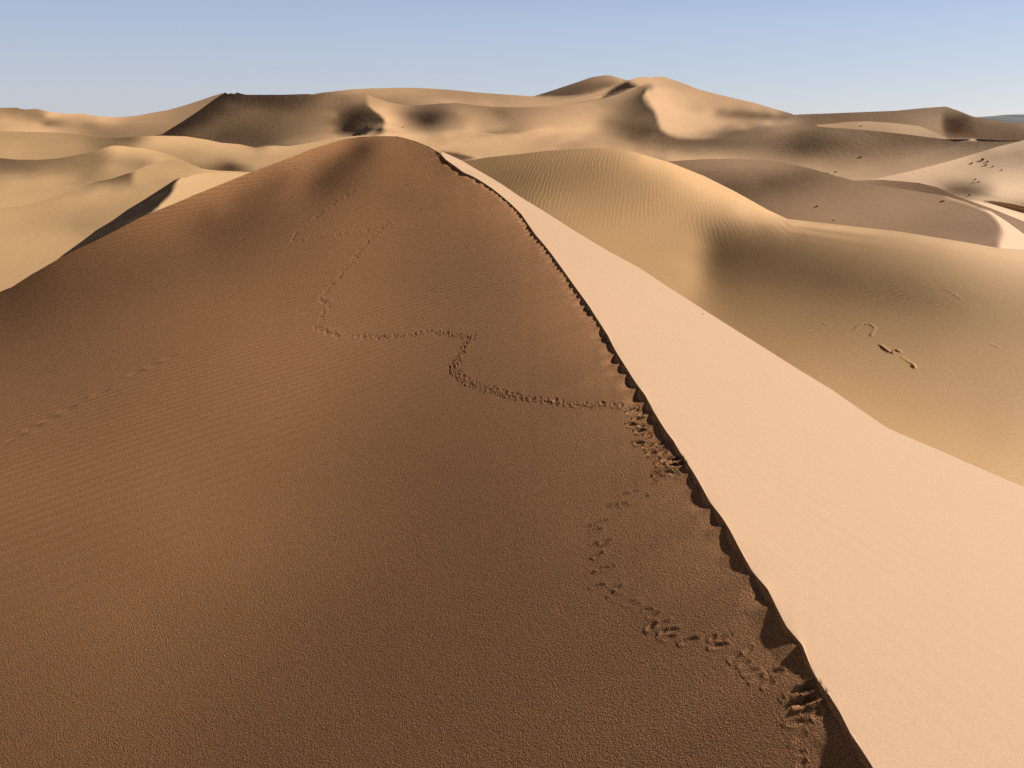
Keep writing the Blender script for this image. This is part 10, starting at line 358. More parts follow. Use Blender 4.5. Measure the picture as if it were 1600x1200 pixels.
[-9,-2,-1,0,-2,0,-1,-1,-1,-1,0,-1,-1,-1,-1,-1,-1,-1,-2,-1,-1,-2,-1,-2,-2,-1,-1,-2,-2,-1,-2,0,-1,-1,-1,0,-1,-1,0,-1,0,-2,-1,-2,-2,-1,-2,-2,-2,-3,-3,-3,-4,-3,-5,-4,-4,-4,-3,-4,-3,-2,-2,-3,-1,-3,-2,-1,-4,-4,-5,-5,-6,-6,-4,-3,0,2,5,7,10,8,6,1,-1,-2,-3,-9,-14,-25,-42,-69,-1092,540,505,94,88,69,33,12,3,2,0,1,0,-1,0,-1,-1,0,-2,0,-1,-2,-1,-1,-1,-1,-2,1,-1,0,0,1,0,1,0,2,0,0,0,-1,0,1,-1,0,-1,1,-1,0,0,0,-1,0,0,-1,-1,-1,0,-1,-1,1,-1,-1,-1,0,-1,0,-1,-1,0,-1,-1,0,-2,-1,-1,-1,0,-1,-1,0,-1,-1,0,-1,-1,-2,-1,-3,-1,-3,-1,-2,-2,-1,-1,2,1,1,0,1,0,0,0,1,1,1,1,1,2,1,1,1,1,2,1,2,2,2,2,3,3,4,4,2,1,2,0,0,1,0,0,-2,-2,-4,-4,-7,-8,-9,-10,-11,-11,-11,-11,-12,-12,-13,-14,-11,-7,-3,1,4,7,8,10,9,8,8,7,7,6,5,6,4,4,2,3,1,2,0,2,0,2,1,2,0,2,1,1,2,1,1,2,1,1,2,2,2,1,2,2,1,1,2,1,2,2,3,2,1,1,0,0,-1,-1,-1,-1,-1,-2,-1,-1,-2,-2,-3,-3,-4,-5,-6,-6,0,0,1,0,-1,0,-2,-2,-2,-1,-3,-3,-2,-2,-2,-2,-1,1,1,2,4,6,5,6,6,6,5,6,3,5,3,3,3,3,2,1,2,1,2,1,1,1,1,0,1,0,2,0,1,0,1,0,0,1,0,1,1,-1,0,1,1,-1,1,-1,0,1,-1,1,0,-1,1,0,1,-1,2,-1,2,-1,0,0,0,0,1,0,2,1],
[-10,0,-1,-1,0,-2,-1,0,-1,-1,-1,-1,-1,-1,0,-2,-1,-1,-1,-2,-2,-1,-2,-2,-1,-2,-2,-2,-1,-2,-1,-1,0,-1,0,-1,-1,-1,-1,0,-1,-2,-1,-3,-3,-2,-2,-3,-4,-3,-4,-4,-4,-6,-5,-6,-5,-6,-6,-6,-6,-6,-7,-7,-7,-7,-7,-8,-11,-12,-13,-13,-13,-14,-12,-6,-1,5,9,16,20,18,10,4,0,-4,-8,-15,-29,-46,-38,-1867,1359,494,122,90,55,27,12,4,2,1,0,1,0,1,-1,0,0,-1,0,-2,-1,-1,-1,-1,-1,0,0,1,0,1,1,-1,0,0,-1,-1,-1,0,-1,0,-1,-1,0,-1,0,-1,0,-1,0,-1,0,-1,-1,0,-1,-1,-1,-1,-1,-1,-1,0,-1,-1,0,-2,0,-1,-1,-1,-1,-2,-1,-1,-1,-1,-2,-1,0,-2,0,-1,-1,-2,-3,-2,-2,-1,-2,0,0,-1,1,1,2,0,2,2,1,1,1,1,2,1,1,3,1,3,2,1,2,2,2,1,2,2,2,2,2,2,3,3,1,2,2,-1,0,1,-1,-2,-2,-3,-6,-5,-9,-14,-11,-13,-12,-12,-12,-12,-13,-12,-15,-13,-11,-6,-1,3,7,9,10,10,8,9,8,8,7,7,6,7,4,4,3,3,1,3,1,2,2,2,1,2,1,3,1,2,1,1,3,1,1,2,2,2,1,2,2,1,1,2,2,2,2,2,2,2,1,1,1,0,-1,-2,-2,-1,-2,-2,-1,-3,-3,-3,-4,-4,-6,-7,-9,-10,-8,1,1,-1,0,0,-1,0,0,-1,-1,0,0,1,1,2,2,4,4,5,6,6,5,7,5,5,4,4,2,4,2,3,2,2,2,1,3,1,2,0,2,0,1,1,1,1,1,-1,1,1,1,0,1,0,1,0,0,0,2,0,0,0,1,-1,1,0,-1,1,0,0,0,-1,1,0,1,0,2,-1,1,0,0,0,0,1,1,1,1],
[-9,-1,0,-2,-1,0,-1,-1,-1,-1,-1,0,-1,-1,-2,-1,-1,-2,-1,-1,-2,-2,-1,-2,-2,-2,-2,-1,-1,-2,-2,0,0,-2,0,-1,-2,0,0,-1,-3,-1,-4,-3,-3,-4,-3,-4,-4,-5,-5,-6,-8,-7,-9,-10,-11,-12,-13,-14,-15,-17,-17,-18,-19,-17,-18,-15,-19,-20,-18,-18,-15,-13,-10,-3,1,5,11,14,15,12,10,3,-6,-13,-25,-43,-68,-103,-1581,2113,-2,4,13,19,13,5,3,1,1,-1,1,-1,0,-1,0,-1,-1,-1,-1,-1,-1,-1,-1,0,0,0,1,0,2,-1,-1,-1,-1,-1,0,-3,-7,-7,-4,-4,-3,-1,1,0,-1,-1,-1,0,0,-1,0,0,-1,-1,-1,-1,-2,-1,-2,0,0,-1,0,-1,-1,0,-1,-1,-1,-1,-1,-1,-1,-2,-1,0,-1,0,-1,-1,-1,0,-2,-1,-1,-1,-1,0,1,0,1,2,1,1,1,2,1,1,3,1,1,2,1,2,2,1,2,2,2,2,2,2,3,2,2,2,2,2,3,2,3,2,3,1,0,-1,-1,-1,-2,-4,-5,-7,-9,-12,-16,-23,-16,-15,-15,-14,-14,-14,-15,-15,-12,-8,-1,5,8,12,11,12,10,9,9,8,9,7,8,7,8,5,5,4,3,3,3,2,3,2,2,3,2,2,3,1,2,1,3,2,1,2,2,2,2,1,2,2,1,3,1,2,2,2,2,3,2,1,1,0,-2,-1,-2,-1,-2,-3,-2,-3,-4,-4,-4,-6,-7,-8,-9,-10,-10,-9,-6,1,1,2,2,1,2,2,2,2,3,3,4,3,4,5,6,5,5,6,5,5,5,4,3,4,2,3,3,1,3,2,1,2,2,2,1,1,1,2,1,1,1,1,0,1,0,2,0,0,1,0,1,1,0,1,0,1,-1,1,0,0,1,0,0,0,1,0,0,0,0,0,0,1,0,1,1,1,0,0,-1,1,0,1,1,1,1],
[-8,-1,-2,0,-1,-2,0,-2,0,-1,0,-2,-1,-1,-1,-1,-1,-1,-2,-2,-1,-2,-2,-2,-1,-2,-2,-2,-2,-1,-1,-1,-1,0,-1,-1,-1,-1,-2,-2,-2,-3,-3,-5,-6,-5,-4,-5,-6,-7,-9,-10,-12,-15,-18,-21,-24,-27,-28,-31,-33,-33,-34,-33,-29,-27,-22,-18,-19,-17,-14,-12,-10,-6,-5,-3,-2,-1,-1,-3,-5,-2,-4,-9,-21,-32,-50,-66,-73,-922,1750,-1,2,5,6,5,2,2,1,0,-1,0,-1,0,0,-1,-1,0,-1,0,-1,0,0,-1,0,0,0,1,1,1,-1,0,0,1,0,2,-1,-9,-14,-17,-18,-18,-17,-14,-11,-13,-5,1,5,4,4,4,2,2,2,1,1,0,1,0,1,1,1,2,2,1,1,1,0,1,0,1,0,0,0,1,0,0,1,0,0,1,0,0,0,0,-1,0,1,0,0,2,0,1,1,1,0,0,1,1,0,2,2,2,1,2,2,1,3,2,3,4,3,3,2,3,2,2,3,2,3,3,3,4,3,3,-1,-2,-1,-3,-3,-7,-9,-14,-17,-26,-30,-40,-24,-22,-18,-16,-15,-15,-10,-6,1,10,16,17,18,15,15,12,11,11,10,10,9,9,8,7,5,5,5,4,5,3,4,3,3,3,3,2,3,2,2,3,1,3,2,2,2,2,2,2,2,2,2,2,2,1,3,2,3,2,2,1,1,0,0,-1,-1,-3,-2,-4,-4,-4,-4,-5,-6,-6,-8,-8,-8,-10,-9,-8,-6,-4,0,4,3,4,3,4,4,3,5,5,4,5,5,5,5,5,5,5,4,4,4,4,3,3,3,2,2,1,2,2,1,2,2,1,2,1,2,1,2,1,1,1,1,1,1,0,1,0,1,0,1,1,1,0,0,1,0,1,1,0,0,1,-1,1,0,1,-1,0,0,0,1,1,0,0,1,1,0,1,0,0,1,-1,1,0,2,1,1],
[-8,-2,0,-1,-2,0,-1,0,-2,0,-2,0,-1,-1,-2,-1,-2,-1,-2,-1,-2,-2,-2,-1,-3,-1,-2,-1,-2,-2,-2,-1,1,-2,0,-2,-2,-1,-2,-3,-3,-5,-5,-6,-8,-7,-7,-8,-11,-12,-15,-19,-23,-30,-35,-40,-44,-46,-48,-46,-45,-44,-38,-32,-27,-20,-12,-6,-4,0,-2,1,0,-1,-2,-5,-8,-12,-18,-23,-28,-30,-30,-33,-33,-29,-16,13,-231,1155,-2,1,2,2,2,-1,1,-1,0,0,0,0,0,0,-1,0,0,-1,0,-1,1,0,-1,1,0,0,1,1,1,-1,-1,-1,0,-1,1,-2,0,0,1,-4,-5,-8,-14,-22,-36,-34,-31,-23,-16,-3,4,5,5,4,3,2,2,2,1,1,2,2,4,2,1,3,2,1,2,1,1,1,0,1,0,0,0,1,1,0,0,0,0,-1,-1,-1,-1,0,-1,0,-1,-1,-1,0,-1,-2,0,-1,1,1,2,1,3,2,3,3,3,3,4,7,5,6,5,5,5,4,6,4,3,4,3,4,4,3,3,3,-1,-4,-4,-5,-8,-14,-21,-32,-43,-52,-58,-66,-29,-17,-8,-3,0,5,11,19,26,28,27,24,20,19,16,15,14,12,13,10,10,9,7,6,5,4,5,5,3,5,3,3,4,3,3,3,3,2,3,2,3,2,2,3,2,2,3,2,2,3,2,1,3,2,2,2,2,2,1,0,0,-1,-2,-2,-3,-4,-5,-5,-6,-5,-7,-8,-7,-9,-8,-9,-8,-6,-4,-1,1,3,4,5,6,4,5,5,5,5,5,4,5,5,4,5,5,4,3,3,4,3,2,2,2,2,2,1,2,2,1,2,1,1,2,2,1,2,1,2,1,1,1,2,0,1,0,1,1,1,0,1,1,1,0,1,1,0,1,0,0,1,1,-1,1,1,0,0,1,0,0,0,0,0,0,1,2,0,1,1,0,0,0,1,0,1,1,1,1],
[-9,0,-1,-1,-1,-1,-1,-1,-1,-1,0,-2,0,-2,-1,-1,-2,-2,-1,-2,-2,-1,-2,-2,-2,-2,-1,-3,-1,-2,-1,-1,-1,-1,-1,-2,-3,-2,-3,-3,-5,-6,-8,-10,-13,-12,-13,-16,-18,-24,-29,-35,-43,-48,-54,-57,-58,-54,-50,-43,-37,-27,-21,-15,-8,-4,0,2,8,5,6,3,3,2,-2,-8,-13,-18,-22,-25,-21,-14,1,23,50,69,96,120,464,-2,0,0,2,3,0,1,0,1,-1,0,1,0,0,0,1,0,0,0,0,0,0,0,0,0,0,1,0,0,0,-3,-2,-1,-3,-2,-3,-3,-2,5,6,2,-5,-8,-9,-16,-17,-25,-50,-85,-94,-72,-52,-37,-13,8,12,11,10,9,8,7,7,11,10,10,10,8,8,7,7,7,5,5,5,3,4,2,3,3,3,2,2,1,0,0,1,-2,-1,0,0,-1,1,-1,0,-2,0,0,-1,0,2,3,3,4,3,4,5,5,5,7,7,11,11,10,9,9,9,9,7,7,7,7,6,4,5,5,5,5,-5,-16,-11,-16,-20,-44,-49,-66,-69,-63,-47,-32,3,13,17,18,25,32,34,36,32,29,24,23,22,19,17,15,14,13,10,11,8,7,7,5,5,6,4,4,4,4,4,4,3,4,3,3,3,3,3,3,3,2,3,2,3,3,2,3,2,3,2,3,2,2,2,1,1,0,0,-1,-2,-2,-4,-4,-5,-6,-7,-9,-8,-8,-8,-8,-8,-7,-7,-3,-3,0,2,3,5,5,5,7,5,6,5,6,4,5,4,5,4,3,5,3,3,3,3,3,2,2,2,1,2,1,1,2,2,1,1,2,2,1,2,1,2,2,1,2,1,1,2,1,1,0,2,1,0,1,1,1,0,1,1,1,0,1,1,0,1,0,1,1,0,-1,1,0,1,0,0,1,0,0,1,1,0,2,1,1,0,0,0,0,0,1,1,2,1],
[-7,-2,-1,-1,-1,-1,-1,-1,0,-1,-1,-1,-2,-1,-1,-2,-1,-2,-2,-2,-1,-3,-1,-2,-1,-3,-2,-1,-2,-1,-3,0,-1,-2,-3,-1,-4,-3,-4,-6,-7,-9,-12,-17,-25,-21,-24,-28,-36,-42,-49,-56,-59,-61,-58,-52,-42,-31,-21,-12,-1,6,13,18,19,20,16,14,18,22,24,25,25,25,26,20,18,17,17,20,22,27,33,39,44,45,45,45,2,2,2,2,4,3,4,2,1,1,2,1,1,1,1,0,0,1,0,1,0,0,0,0,0,0,0,0,0,-1,-3,-3,-3,-3,-3,-2,-4,-2,-3,0,8,5,-6,-13,-18,-17,-18,-29,-35,-28,-24,-62,-87,-61,-22,-11,-5,-1,0,1,2,3,2,-2,-3,-3,-1,-1,-1,1,1,0,3,2,3,4,4,4,4,4,3,4,4,4,4,4,3,5,4,3,4,4,3,5,4,6,4,4,4,4,1,1,1,0,0,0,-1,-1,0,-2,0,-1,1,2,4,4,4,4,6,6,5,5,4,4,6,5,4,6,-13,-27,-24,-30,-34,-49,-49,-42,-29,-13,-2,15,19,21,21,31,35,32,32,27,26,21,22,19,17,17,14,13,12,10,10,8,8,7,5,6,6,4,5,5,4,4,4,5,3,4,4,3,3,4,3,3,3,4,3,3,3,2,3,2,4,1,3,1,2,1,1,0,-1,-2,-2,-3,-4,-5,-5,-7,-8,-8,-10,-10,-8,-8,-6,-6,-4,-3,-1,0,3,3,4,3,2,1,2,7,7,7,6,5,6,5,5,4,5,4,3,4,3,3,3,2,2,2,1,2,2,1,2,1,1,2,2,1,2,2,1,3,1,1,2,2,2,2,1,1,1,2,0,1,1,0,2,1,1,1,0,1,1,0,1,1,0,1,0,1,1,1,0,0,0,1,0,0,0,2,0,1,1,1,2,0,1,0,0,0,1,1,1,1,1],
[-8,0,-2,-1,-1,-1,-1,0,-1,-1,-2,0,-2,-1,-1,-2,-2,-1,-2,-2,-2,-1,-3,-2,-2,-1,-2,-1,-3,-2,-2,-2,-1,-3,-1,-5,-3,-6,-6,-8,-11,-16,-22,-31,-44,-40,-41,-48,-55,-61,-62,-61,-55,-42,-28,-13,2,14,24,33,37,41,41,39,36,33,28,24,28,27,25,26,24,22,19,17,15,13,12,10,10,10,9,10,7,7,4,0,1,-1,1,-1,1,2,1,2,2,1,1,2,0,2,0,1,1,0,0,0,0,1,-1,0,1,-1,0,-1,0,-2,-5,-3,-3,-4,-3,-5,-3,-6,-6,-7,8,4,-1,-19,-17,-26,-33,-30,-15,2,-10,7,33,39,11,-3,-5,-6,-5,-5,-4,-4,-4,-7,-6,-5,-7,-5,-5,-5,-6,-4,-4,-4,-4,-3,-2,-2,-2,-3,-3,-1,-2,-1,-1,0,-1,1,0,0,-2,0,0,0,0,0,-1,0,0,-2,-3,-4,-4,-5,-5,-5,-6,-7,-8,-6,-10,-11,-11,-10,-9,-8,-7,-6,-6,-5,-5,-4,-4,-4,-5,-3,-3,-2,-11,-25,-26,-27,-29,-25,-18,-4,10,20,26,30,9,-1,6,15,17,24,26,24,21,21,18,18,16,15,14,12,11,11,9,9,7,7,8,6,5,6,5,5,6,5,4,4,5,4,3,5,4,4,2,4,4,3,3,3,3,3,2,3,1,1,1,1,-1,0,-2,-2,-2,-4,-4,-6,-6,-7,-9,-9,-9,-10,-8,-7,-7,-4,-3,-1,-1,2,2,3,2,2,0,0,-3,-3,-2,7,8,6,7,7,6,6,6,6,5,5,4,5,4,3,4,3,3,2,3,2,1,2,1,2,2,2,3,2,2,2,2,1,2,3,2,2,2,2,1,2,2,0,2,1,1,1,1,1,1,1,2,0,2,1,0,0,2,0,1,0,1,0,1,1,0,0,1,0,1,0,2,1,1,1,1,1,0,0,0,0,1,1,2,1,1],
[-8,-1,-1,-1,-1,0,-1,-2,-1,0,-1,-2,-1,-2,-2,-1,-2,-2,-1,-1,-2,-2,-2,-1,-2,-3,-2,-3,-1,-3,-2,-2,-2,-4,-4,-4,-7,-6,-11,-14,-20,-27,-39,-56,-75,-64,-60,-63,-63,-56,-46,-30,-11,6,24,38,47,51,54,53,50,45,40,35,30,24,21,16,17,14,14,10,10,8,7,5,4,3,3,2,2,1,1,1,1,-1,-1,0,-2,-1,1,-1,3,1,3,0,2,2,1,1,2,0,2,1,0,0,1,0,1,-1,0,0,-1,1,-1,0,-1,-4,-7,-4,-6,-6,-9,-9,-13,-13,-16,-19,2,12,-2,0,-20,-33,-20,-7,-7,-28,1,43,65,44,16,4,-2,-2,-3,-2,-3,-2,-3,-3,-2,-3,-3,-3,-3,-3,-2,-3,-2,-3,-2,-2,-3,-2,-2,-3,-2,-3,-2,-3,-2,-3,-2,-4,-2,-3,-3,-3,-3,-4,-2,-5,-2,-3,-5,-3,-4,-4,-5,-4,-4,-6,-5,-6,-6,-7,-7,-9,-9,-9,-9,-9,-10,-9,-10,-11,-9,-11,-11,-10,-12,-12,-11,-12,-17,-26,-27,-26,-22,-6,4,19,27,34,33,41,25,23,9,-1,2,10,11,11,10,11,11,10,11,10,8,9,7,8,8,7,7,7,6,6,6,6,5,5,5,5,5,4,5,4,4,4,3,3,5,2,3,3,3,2,1,3,1,0,0,0,-1,-2,-2,-3,-4,-4,-6,-6,-8,-7,-9,-10,-8,-9,-9,-6,-5,-2,-1,0,0,1,2,1,2,-1,0,-2,-2,-3,-3,-3,0,7,6,8,6,6,6,7,5,6,5,6,5,5,4,5,4,4,4,3,4,3,2,3,3,2,2,4,2,3,2,3,3,2,3,2,3,2,2,2,3,2,1,3,1,1,2,1,1,1,2,1,1,2,0,1,1,2,0,1,1,1,0,1,0,1,0,0,1,1,1,1,1,1,1,2,1,0,1,0,0,1,0,1,1,2,1],
[-7,-2,-1,-1,0,-2,-1,0,-1,-2,-1,-1,-1,-1,-2,-2,-2,-1,-2,-2,-2,-2,-1,-3,-2,-2,-2,-2,-3,-3,-3,-4,-2,-5,-5,-7,-9,-13,-16,-25,-35,-49,-68,-90,-107,-76,-59,-49,-32,-15,6,25,40,53,61,63,61,56,50,42,35,29,23,18,14,11,8,7,4,5,2,3,0,1,1,0,0,0,0,1,-1,0,0,-1,-1,0,0,-2,-1,-1,1,0,1,3,2,3,2,2,2,1,2,1,1,0,1,1,1,0,0,0,0,0,0,-2,0,-1,-3,-12,-10,-15,-18,-24,-29,-40,-50,-66,-84,-110,-11,5,-7,6,-3,30,43,26,-10,43,97,75,42,16,9,4,4,2,2,2,2,1,1,1,-1,0,0,-1,-1,-2,-2,-2,-3,-2,-3,-4,-4,-4,-4,-5,-4,-6,-5,-5,-6,-7,-6,-6,-7,-7,-6,-7,-7,-7,-7,-6,-7,-7,-6,-6,-5,-5,-5,-5,-5,-4,-4,-3,-4,-4,-3,-4,-3,-5,-5,-6,-5,-6,-7,-6,-7,-7,-7,-9,-7,-8,-8,-8,-14,-24,-24,-16,-6,12,21,32,33,25,32,32,34,33,35,33,23,9,1,1,2,3,2,2,3,3,3,2,3,2,3,3,3,3,2,3,3,3,3,3,3,3,3,4,2,3,3,2,3,3,1,2,2,2,0,1,1,-1,-1,-1,-3,-2,-4,-4,-6,-6,-7,-8,-8,-8,-9,-9,-9,-7,-7,-5,-2,-1,0,2,2,0,1,2,0,0,-1,-1,-1,-1,-2,0,1,1,4,6,5,5,5,5,6,4,6,4,5,5,5,4,5,5,4,4,4,5,3,4,4,3,3,2,4,3,3,3,3,3,3,3,2,3,3,3,3,3,3,2,4,1,3,2,1,2,1,2,1,2,1,1,2,0,2,0,1,2,0,1,1,1,1,-1,1,2,0,1,1,1,1,1,2,1,1,2,0,0,0,0,2,1,1,1,1],
[-8,0,-1,-1,-2,-1,0,-1,-1,-1,-1,-2,-2,-2,-1,-2,-1,-2,-2,-1,-2,-2,-3,-2,-2,-2,-3,-3,-3,-4,-5,-3,-5,-6,-8,-11,-16,-20,-30,-42,-61,-82,-103,-113,-101,-46,-17,3,23,41,53,62,67,65,60,53,46,36,29,22,18,12,10,6,4,2,1,0,1,-1,0,-1,0,-1,-1,-1,-1,0,-1,-2,0,-1,-1,0,0,-2,0,-1,0,-1,1,-3,2,0,1,3,1,2,2,1,1,1,1,1,1,0,0,0,-1,0,-1,-2,-1,-2,-3,-4,-17,-28,-36,-49,-64,-82,-107,-133,-166,-200,-234,-256,-46,-30,28,52,103,113,115,114,144,153,78,43,24,21,22,19,17,16,15,13,11,9,8,9,8,6,5,4,2,2,0,0,-2,-3,-3,-4,-4,-5,-7,-5,-6,-6,-8,-7,-8,-7,-8,-7,-8,-7,-7,-6,-6,-5,-5,-5,-4,-3,-3,-2,0,-1,1,2,2,2,2,2,3,3,3,4,3,4,3,3,1,2,2,1,1,0,-1,0,-1,-3,-3,-3,-19,-31,-16,1,12,20,27,39,39,45,45,40,30,24,21,13,8,3,5,3,4,3,4,5,3,4,3,3,3,3,3,2,3,3,3,3,2,2,3,3,2,2,3,2,2,3,2,2,1,1,1,1,0,-1,0,-3,-2,-4,-3,-6,-5,-7,-7,-8,-7,-9,-8,-9,-9,-9,-6,-7,-4,-3,-1,0,2,3,4,3,2,2,1,-1,1,0,0,2,1,3,4,4,5,7,5,4,5,4,5,3,4,5,3,5,4,4,4,4,4,4,3,5,4,3,4,4,4,3,3,4,3,2,3,3,3,2,2,3,3,2,2,3,3,3,4,4,2,3,3,2,3,2,2,1,2,2,1,2,0,2,1,1,1,1,1,1,0,1,0,2,1,0,1,1,1,2,1,1,2,1,1,1,0,1,0,1,0,1,2,2,0],
[-7,-2,-1,-1,0,-1,-1,-1,-2,-1,-1,-1,-2,-1,-2,-2,-2,-2,-1,-2,-2,-2,-2,-2,-3,-3,-3,-4,-4,-5,-5,-6,-7,-10,-13,-19,-25,-37,-52,-72,-96,-112,-111,-80,-26,20,41,53,62,67,66,62,56,47,39,32,23,19,12,10,6,5,2,1,1,0,0,-1,-1,-1,-1,-1,-1,-1,-1,-1,-2,-1,-2,-1,-2,-1,-1,-2,-1,0,-2,-1,-1,-1,0,-3,-1,0,0,0,2,2,1,1,1,1,0,0,0,0,-2,-1,-2,-4,-5,-8,-11,-12,-16,-27,-63,-89,-114,-139,-157,-177,-183,-178,-150,-95,-10,91,76,68,60,51,36,23,12,26,34,-11,-16,-18,-20,-21,-24,-25,-28,-25,-29,-32,-33,-36,-37,-35,-37,-39,-40,-42,-41,-42,-42,-42,-41,-40,-38,-36,-34,-30,-27,-24,-21,-16,-13,-10,-5,-3,1,3,14,14,17,19,22,23,24,26,26,27,27,27,23,23,23,22,22,22,23,22,23,24,21,19,20,24,28,32,37,40,45,49,52,58,61,64,65,66,56,54,46,43,47,60,67,75,62,45,37,33,18,20,11,10,6,5,5,5,4,5,5,4,4,4,5,4,4,4,3,4,3,4,4,3,4,3,3,3,3,2,3,3,2,2,2,0,1,0,0,-2,-2,-3,-4,-5,-5,-5,-8,-7,-9,-8,-9,-9,-10,-9,-9,-8,-8,-6,-5,-2,-3,1,1,3,4,5,5,5,5,6,4,1,2,3,3,4,5,4,6,6,6,7,8,6,6,4,3,4,3,5,4,3,5,3,4,3,5,3,4,3,5,2,4,4,4,3,4,4,3,3,2,3,3,2,1,3,2,1,2,2,2,2,2,3,2,4,4,4,2,4,2,3,2,3,1,1,2,0,2,1,0,2,1,0,1,1,1,1,1,1,1,1,1,1,2,0,2,1,1,2,1,1,1,0,0,0,1,1,2,1,1],
[-8,0,-1,-1,-2,0,-2,-1,0,-2,-2,-1,-1,-2,-2,-1,-2,-1,-2,-3,-2,-2,-2,-3,-3,-4,-4,-4,-6,-6,-8,-8,-11,-17,-22,-31,-47,-61,-85,-108,-115,-99,-49,15,71,74,65,66,63,56,50,42,33,27,20,14,11,6,6,2,2,1,0,0,-1,-1,-2,-1,-1,-1,-2,-2,-2,-1,-2,-2,-1,-3,-2,-1,-2,-2,-3,-2,-2,-3,-3,-2,-4,-3,0,-3,-2,0,0,3,2,2,2,2,0,-1,-2,-4,-7,-9,-12,-17,-20,-25,-30,-34,-39,-45,-50,-101,-187,-191,-189,-174,-148,-109,-62,-9,60,115,134,151,-5,-17,-22,-23,-25,-25,-25,-17,-15,-14,-12,-9,-6,-3,0,4,9,9,15,20,24,28,31,26,30,34,37,39,42,44,45,47,48,49,48,48,47,45,44,40,38,36,34,32,29,28,26,25,18,16,13,12,10,10,7,7,6,4,5,2,1,1,0,-2,-2,-3,-5,-5,-6,-9,-10,-14,-14,-18,-19,-20,-23,-25,-27,-29,-29,-30,-28,-27,-25,-24,-12,-7,55,87,43,19,7,11,13,17,16,12,13,12,9,6,6,5,5,4,3,3,2,2,3,2,1,2,2,0,2,2,2,2,2,2,2,2,2,2,0,1,-1,-2,-2,-4,-4,-5,-7,-7,-8,-9,-9,-10,-10,-10,-12,-11,-10,-10,-10,-9,-8,-7,-6,-5,-3,-2,0,1,3,4,5,7,8,7,8,9,8,8,9,9,7,6,5,6,6,7,7,8,6,7,8,6,6,6,6,2,4,3,4,3,3,5,3,4,4,4,3,4,4,3,4,4,3,4,3,4,3,4,3,3,3,3,1,3,3,1,2,2,1,2,2,1,2,1,3,4,4,3,4,3,4,3,4,1,2,0,1,2,0,1,1,0,1,1,1,0,1,1,1,1,0,1,2,1,0,2,1,1,1,1,1,1,0,0,1,0,1,1,0,1,1],
[-7,-2,-1,-1,0,-2,0,-1,-2,-1,-1,-2,-2,-2,-1,-2,-1,-3,-1,-2,-2,-3,-3,-3,-4,-4,-5,-6,-7,-9,-12,-14,-18,-28,-37,-56,-79,-97,-116,-111,-70,-10,53,97,116,71,56,51,44,36,28,22,16,12,8,6,3,3,0,1,-1,-2,-2,-1,-3,-3,-2,-3,-3,-3,-3,-2,-3,-3,-3,-3,-4,-4,-3,-4,-4,-4,-3,-5,-4,-5,-4,-5,-4,-4,9,4,-4,-6,-9,-7,-9,-12,-16,-20,-25,-29,-35,-40,-47,-54,-59,-65,-70,-72,-74,-75,-74,-69,-77,-183,-151,-95,-45,3,44,89,125,175,207,200,189,152,54,43,37,30,26,22,19,17,15,13,11,9,9,8,6,6,5,5,3,3,2,3,3,2,2,1,2,2,1,1,3,1,1,1,2,1,2,2,1,1,2,0,2,2,1,2,1,1,0,0,1,0,0,0,1,0,0,1,0,1,0,0,-1,1,-1,0,0,0,-1,0,-1,-1,-2,-1,-2,-3,-3,-3,-5,-5,-7,-10,-11,-14,-21,-25,-28,-36,-49,-55,-26,-7,2,13,16,18,18,18,16,18,10,11,8,8,7,7,5,4,4,3,2,1,1,-1,-2,-2,-4,-5,-6,-7,-8,-9,-10,-12,-13,-14,-14,-16,-16,-17,-17,-18,-18,-17,-16,-16,-16,-13,-14,-11,-10,-7,-6,-4,-3,0,1,3,4,6,7,9,8,10,11,11,13,12,13,12,14,13,13,12,13,12,13,11,10,8,8,8,7,8,7,7,7,6,6,6,5,5,4,3,2,3,3,3,4,2,4,4,4,3,4,4,3,5,2,5,3,3,4,4,3,3,3,3,4,2,3,2,2,3,2,2,2,2,1,2,2,2,2,6,5,5,4,5,4,5,5,2,0,1,1,0,1,0,0,1,0,1,0,1,0,0,1,0,1,1,0,1,1,0,0,2,0,0,1,0,1,0,0,1,0,0,1,1,0]], 0.00011)
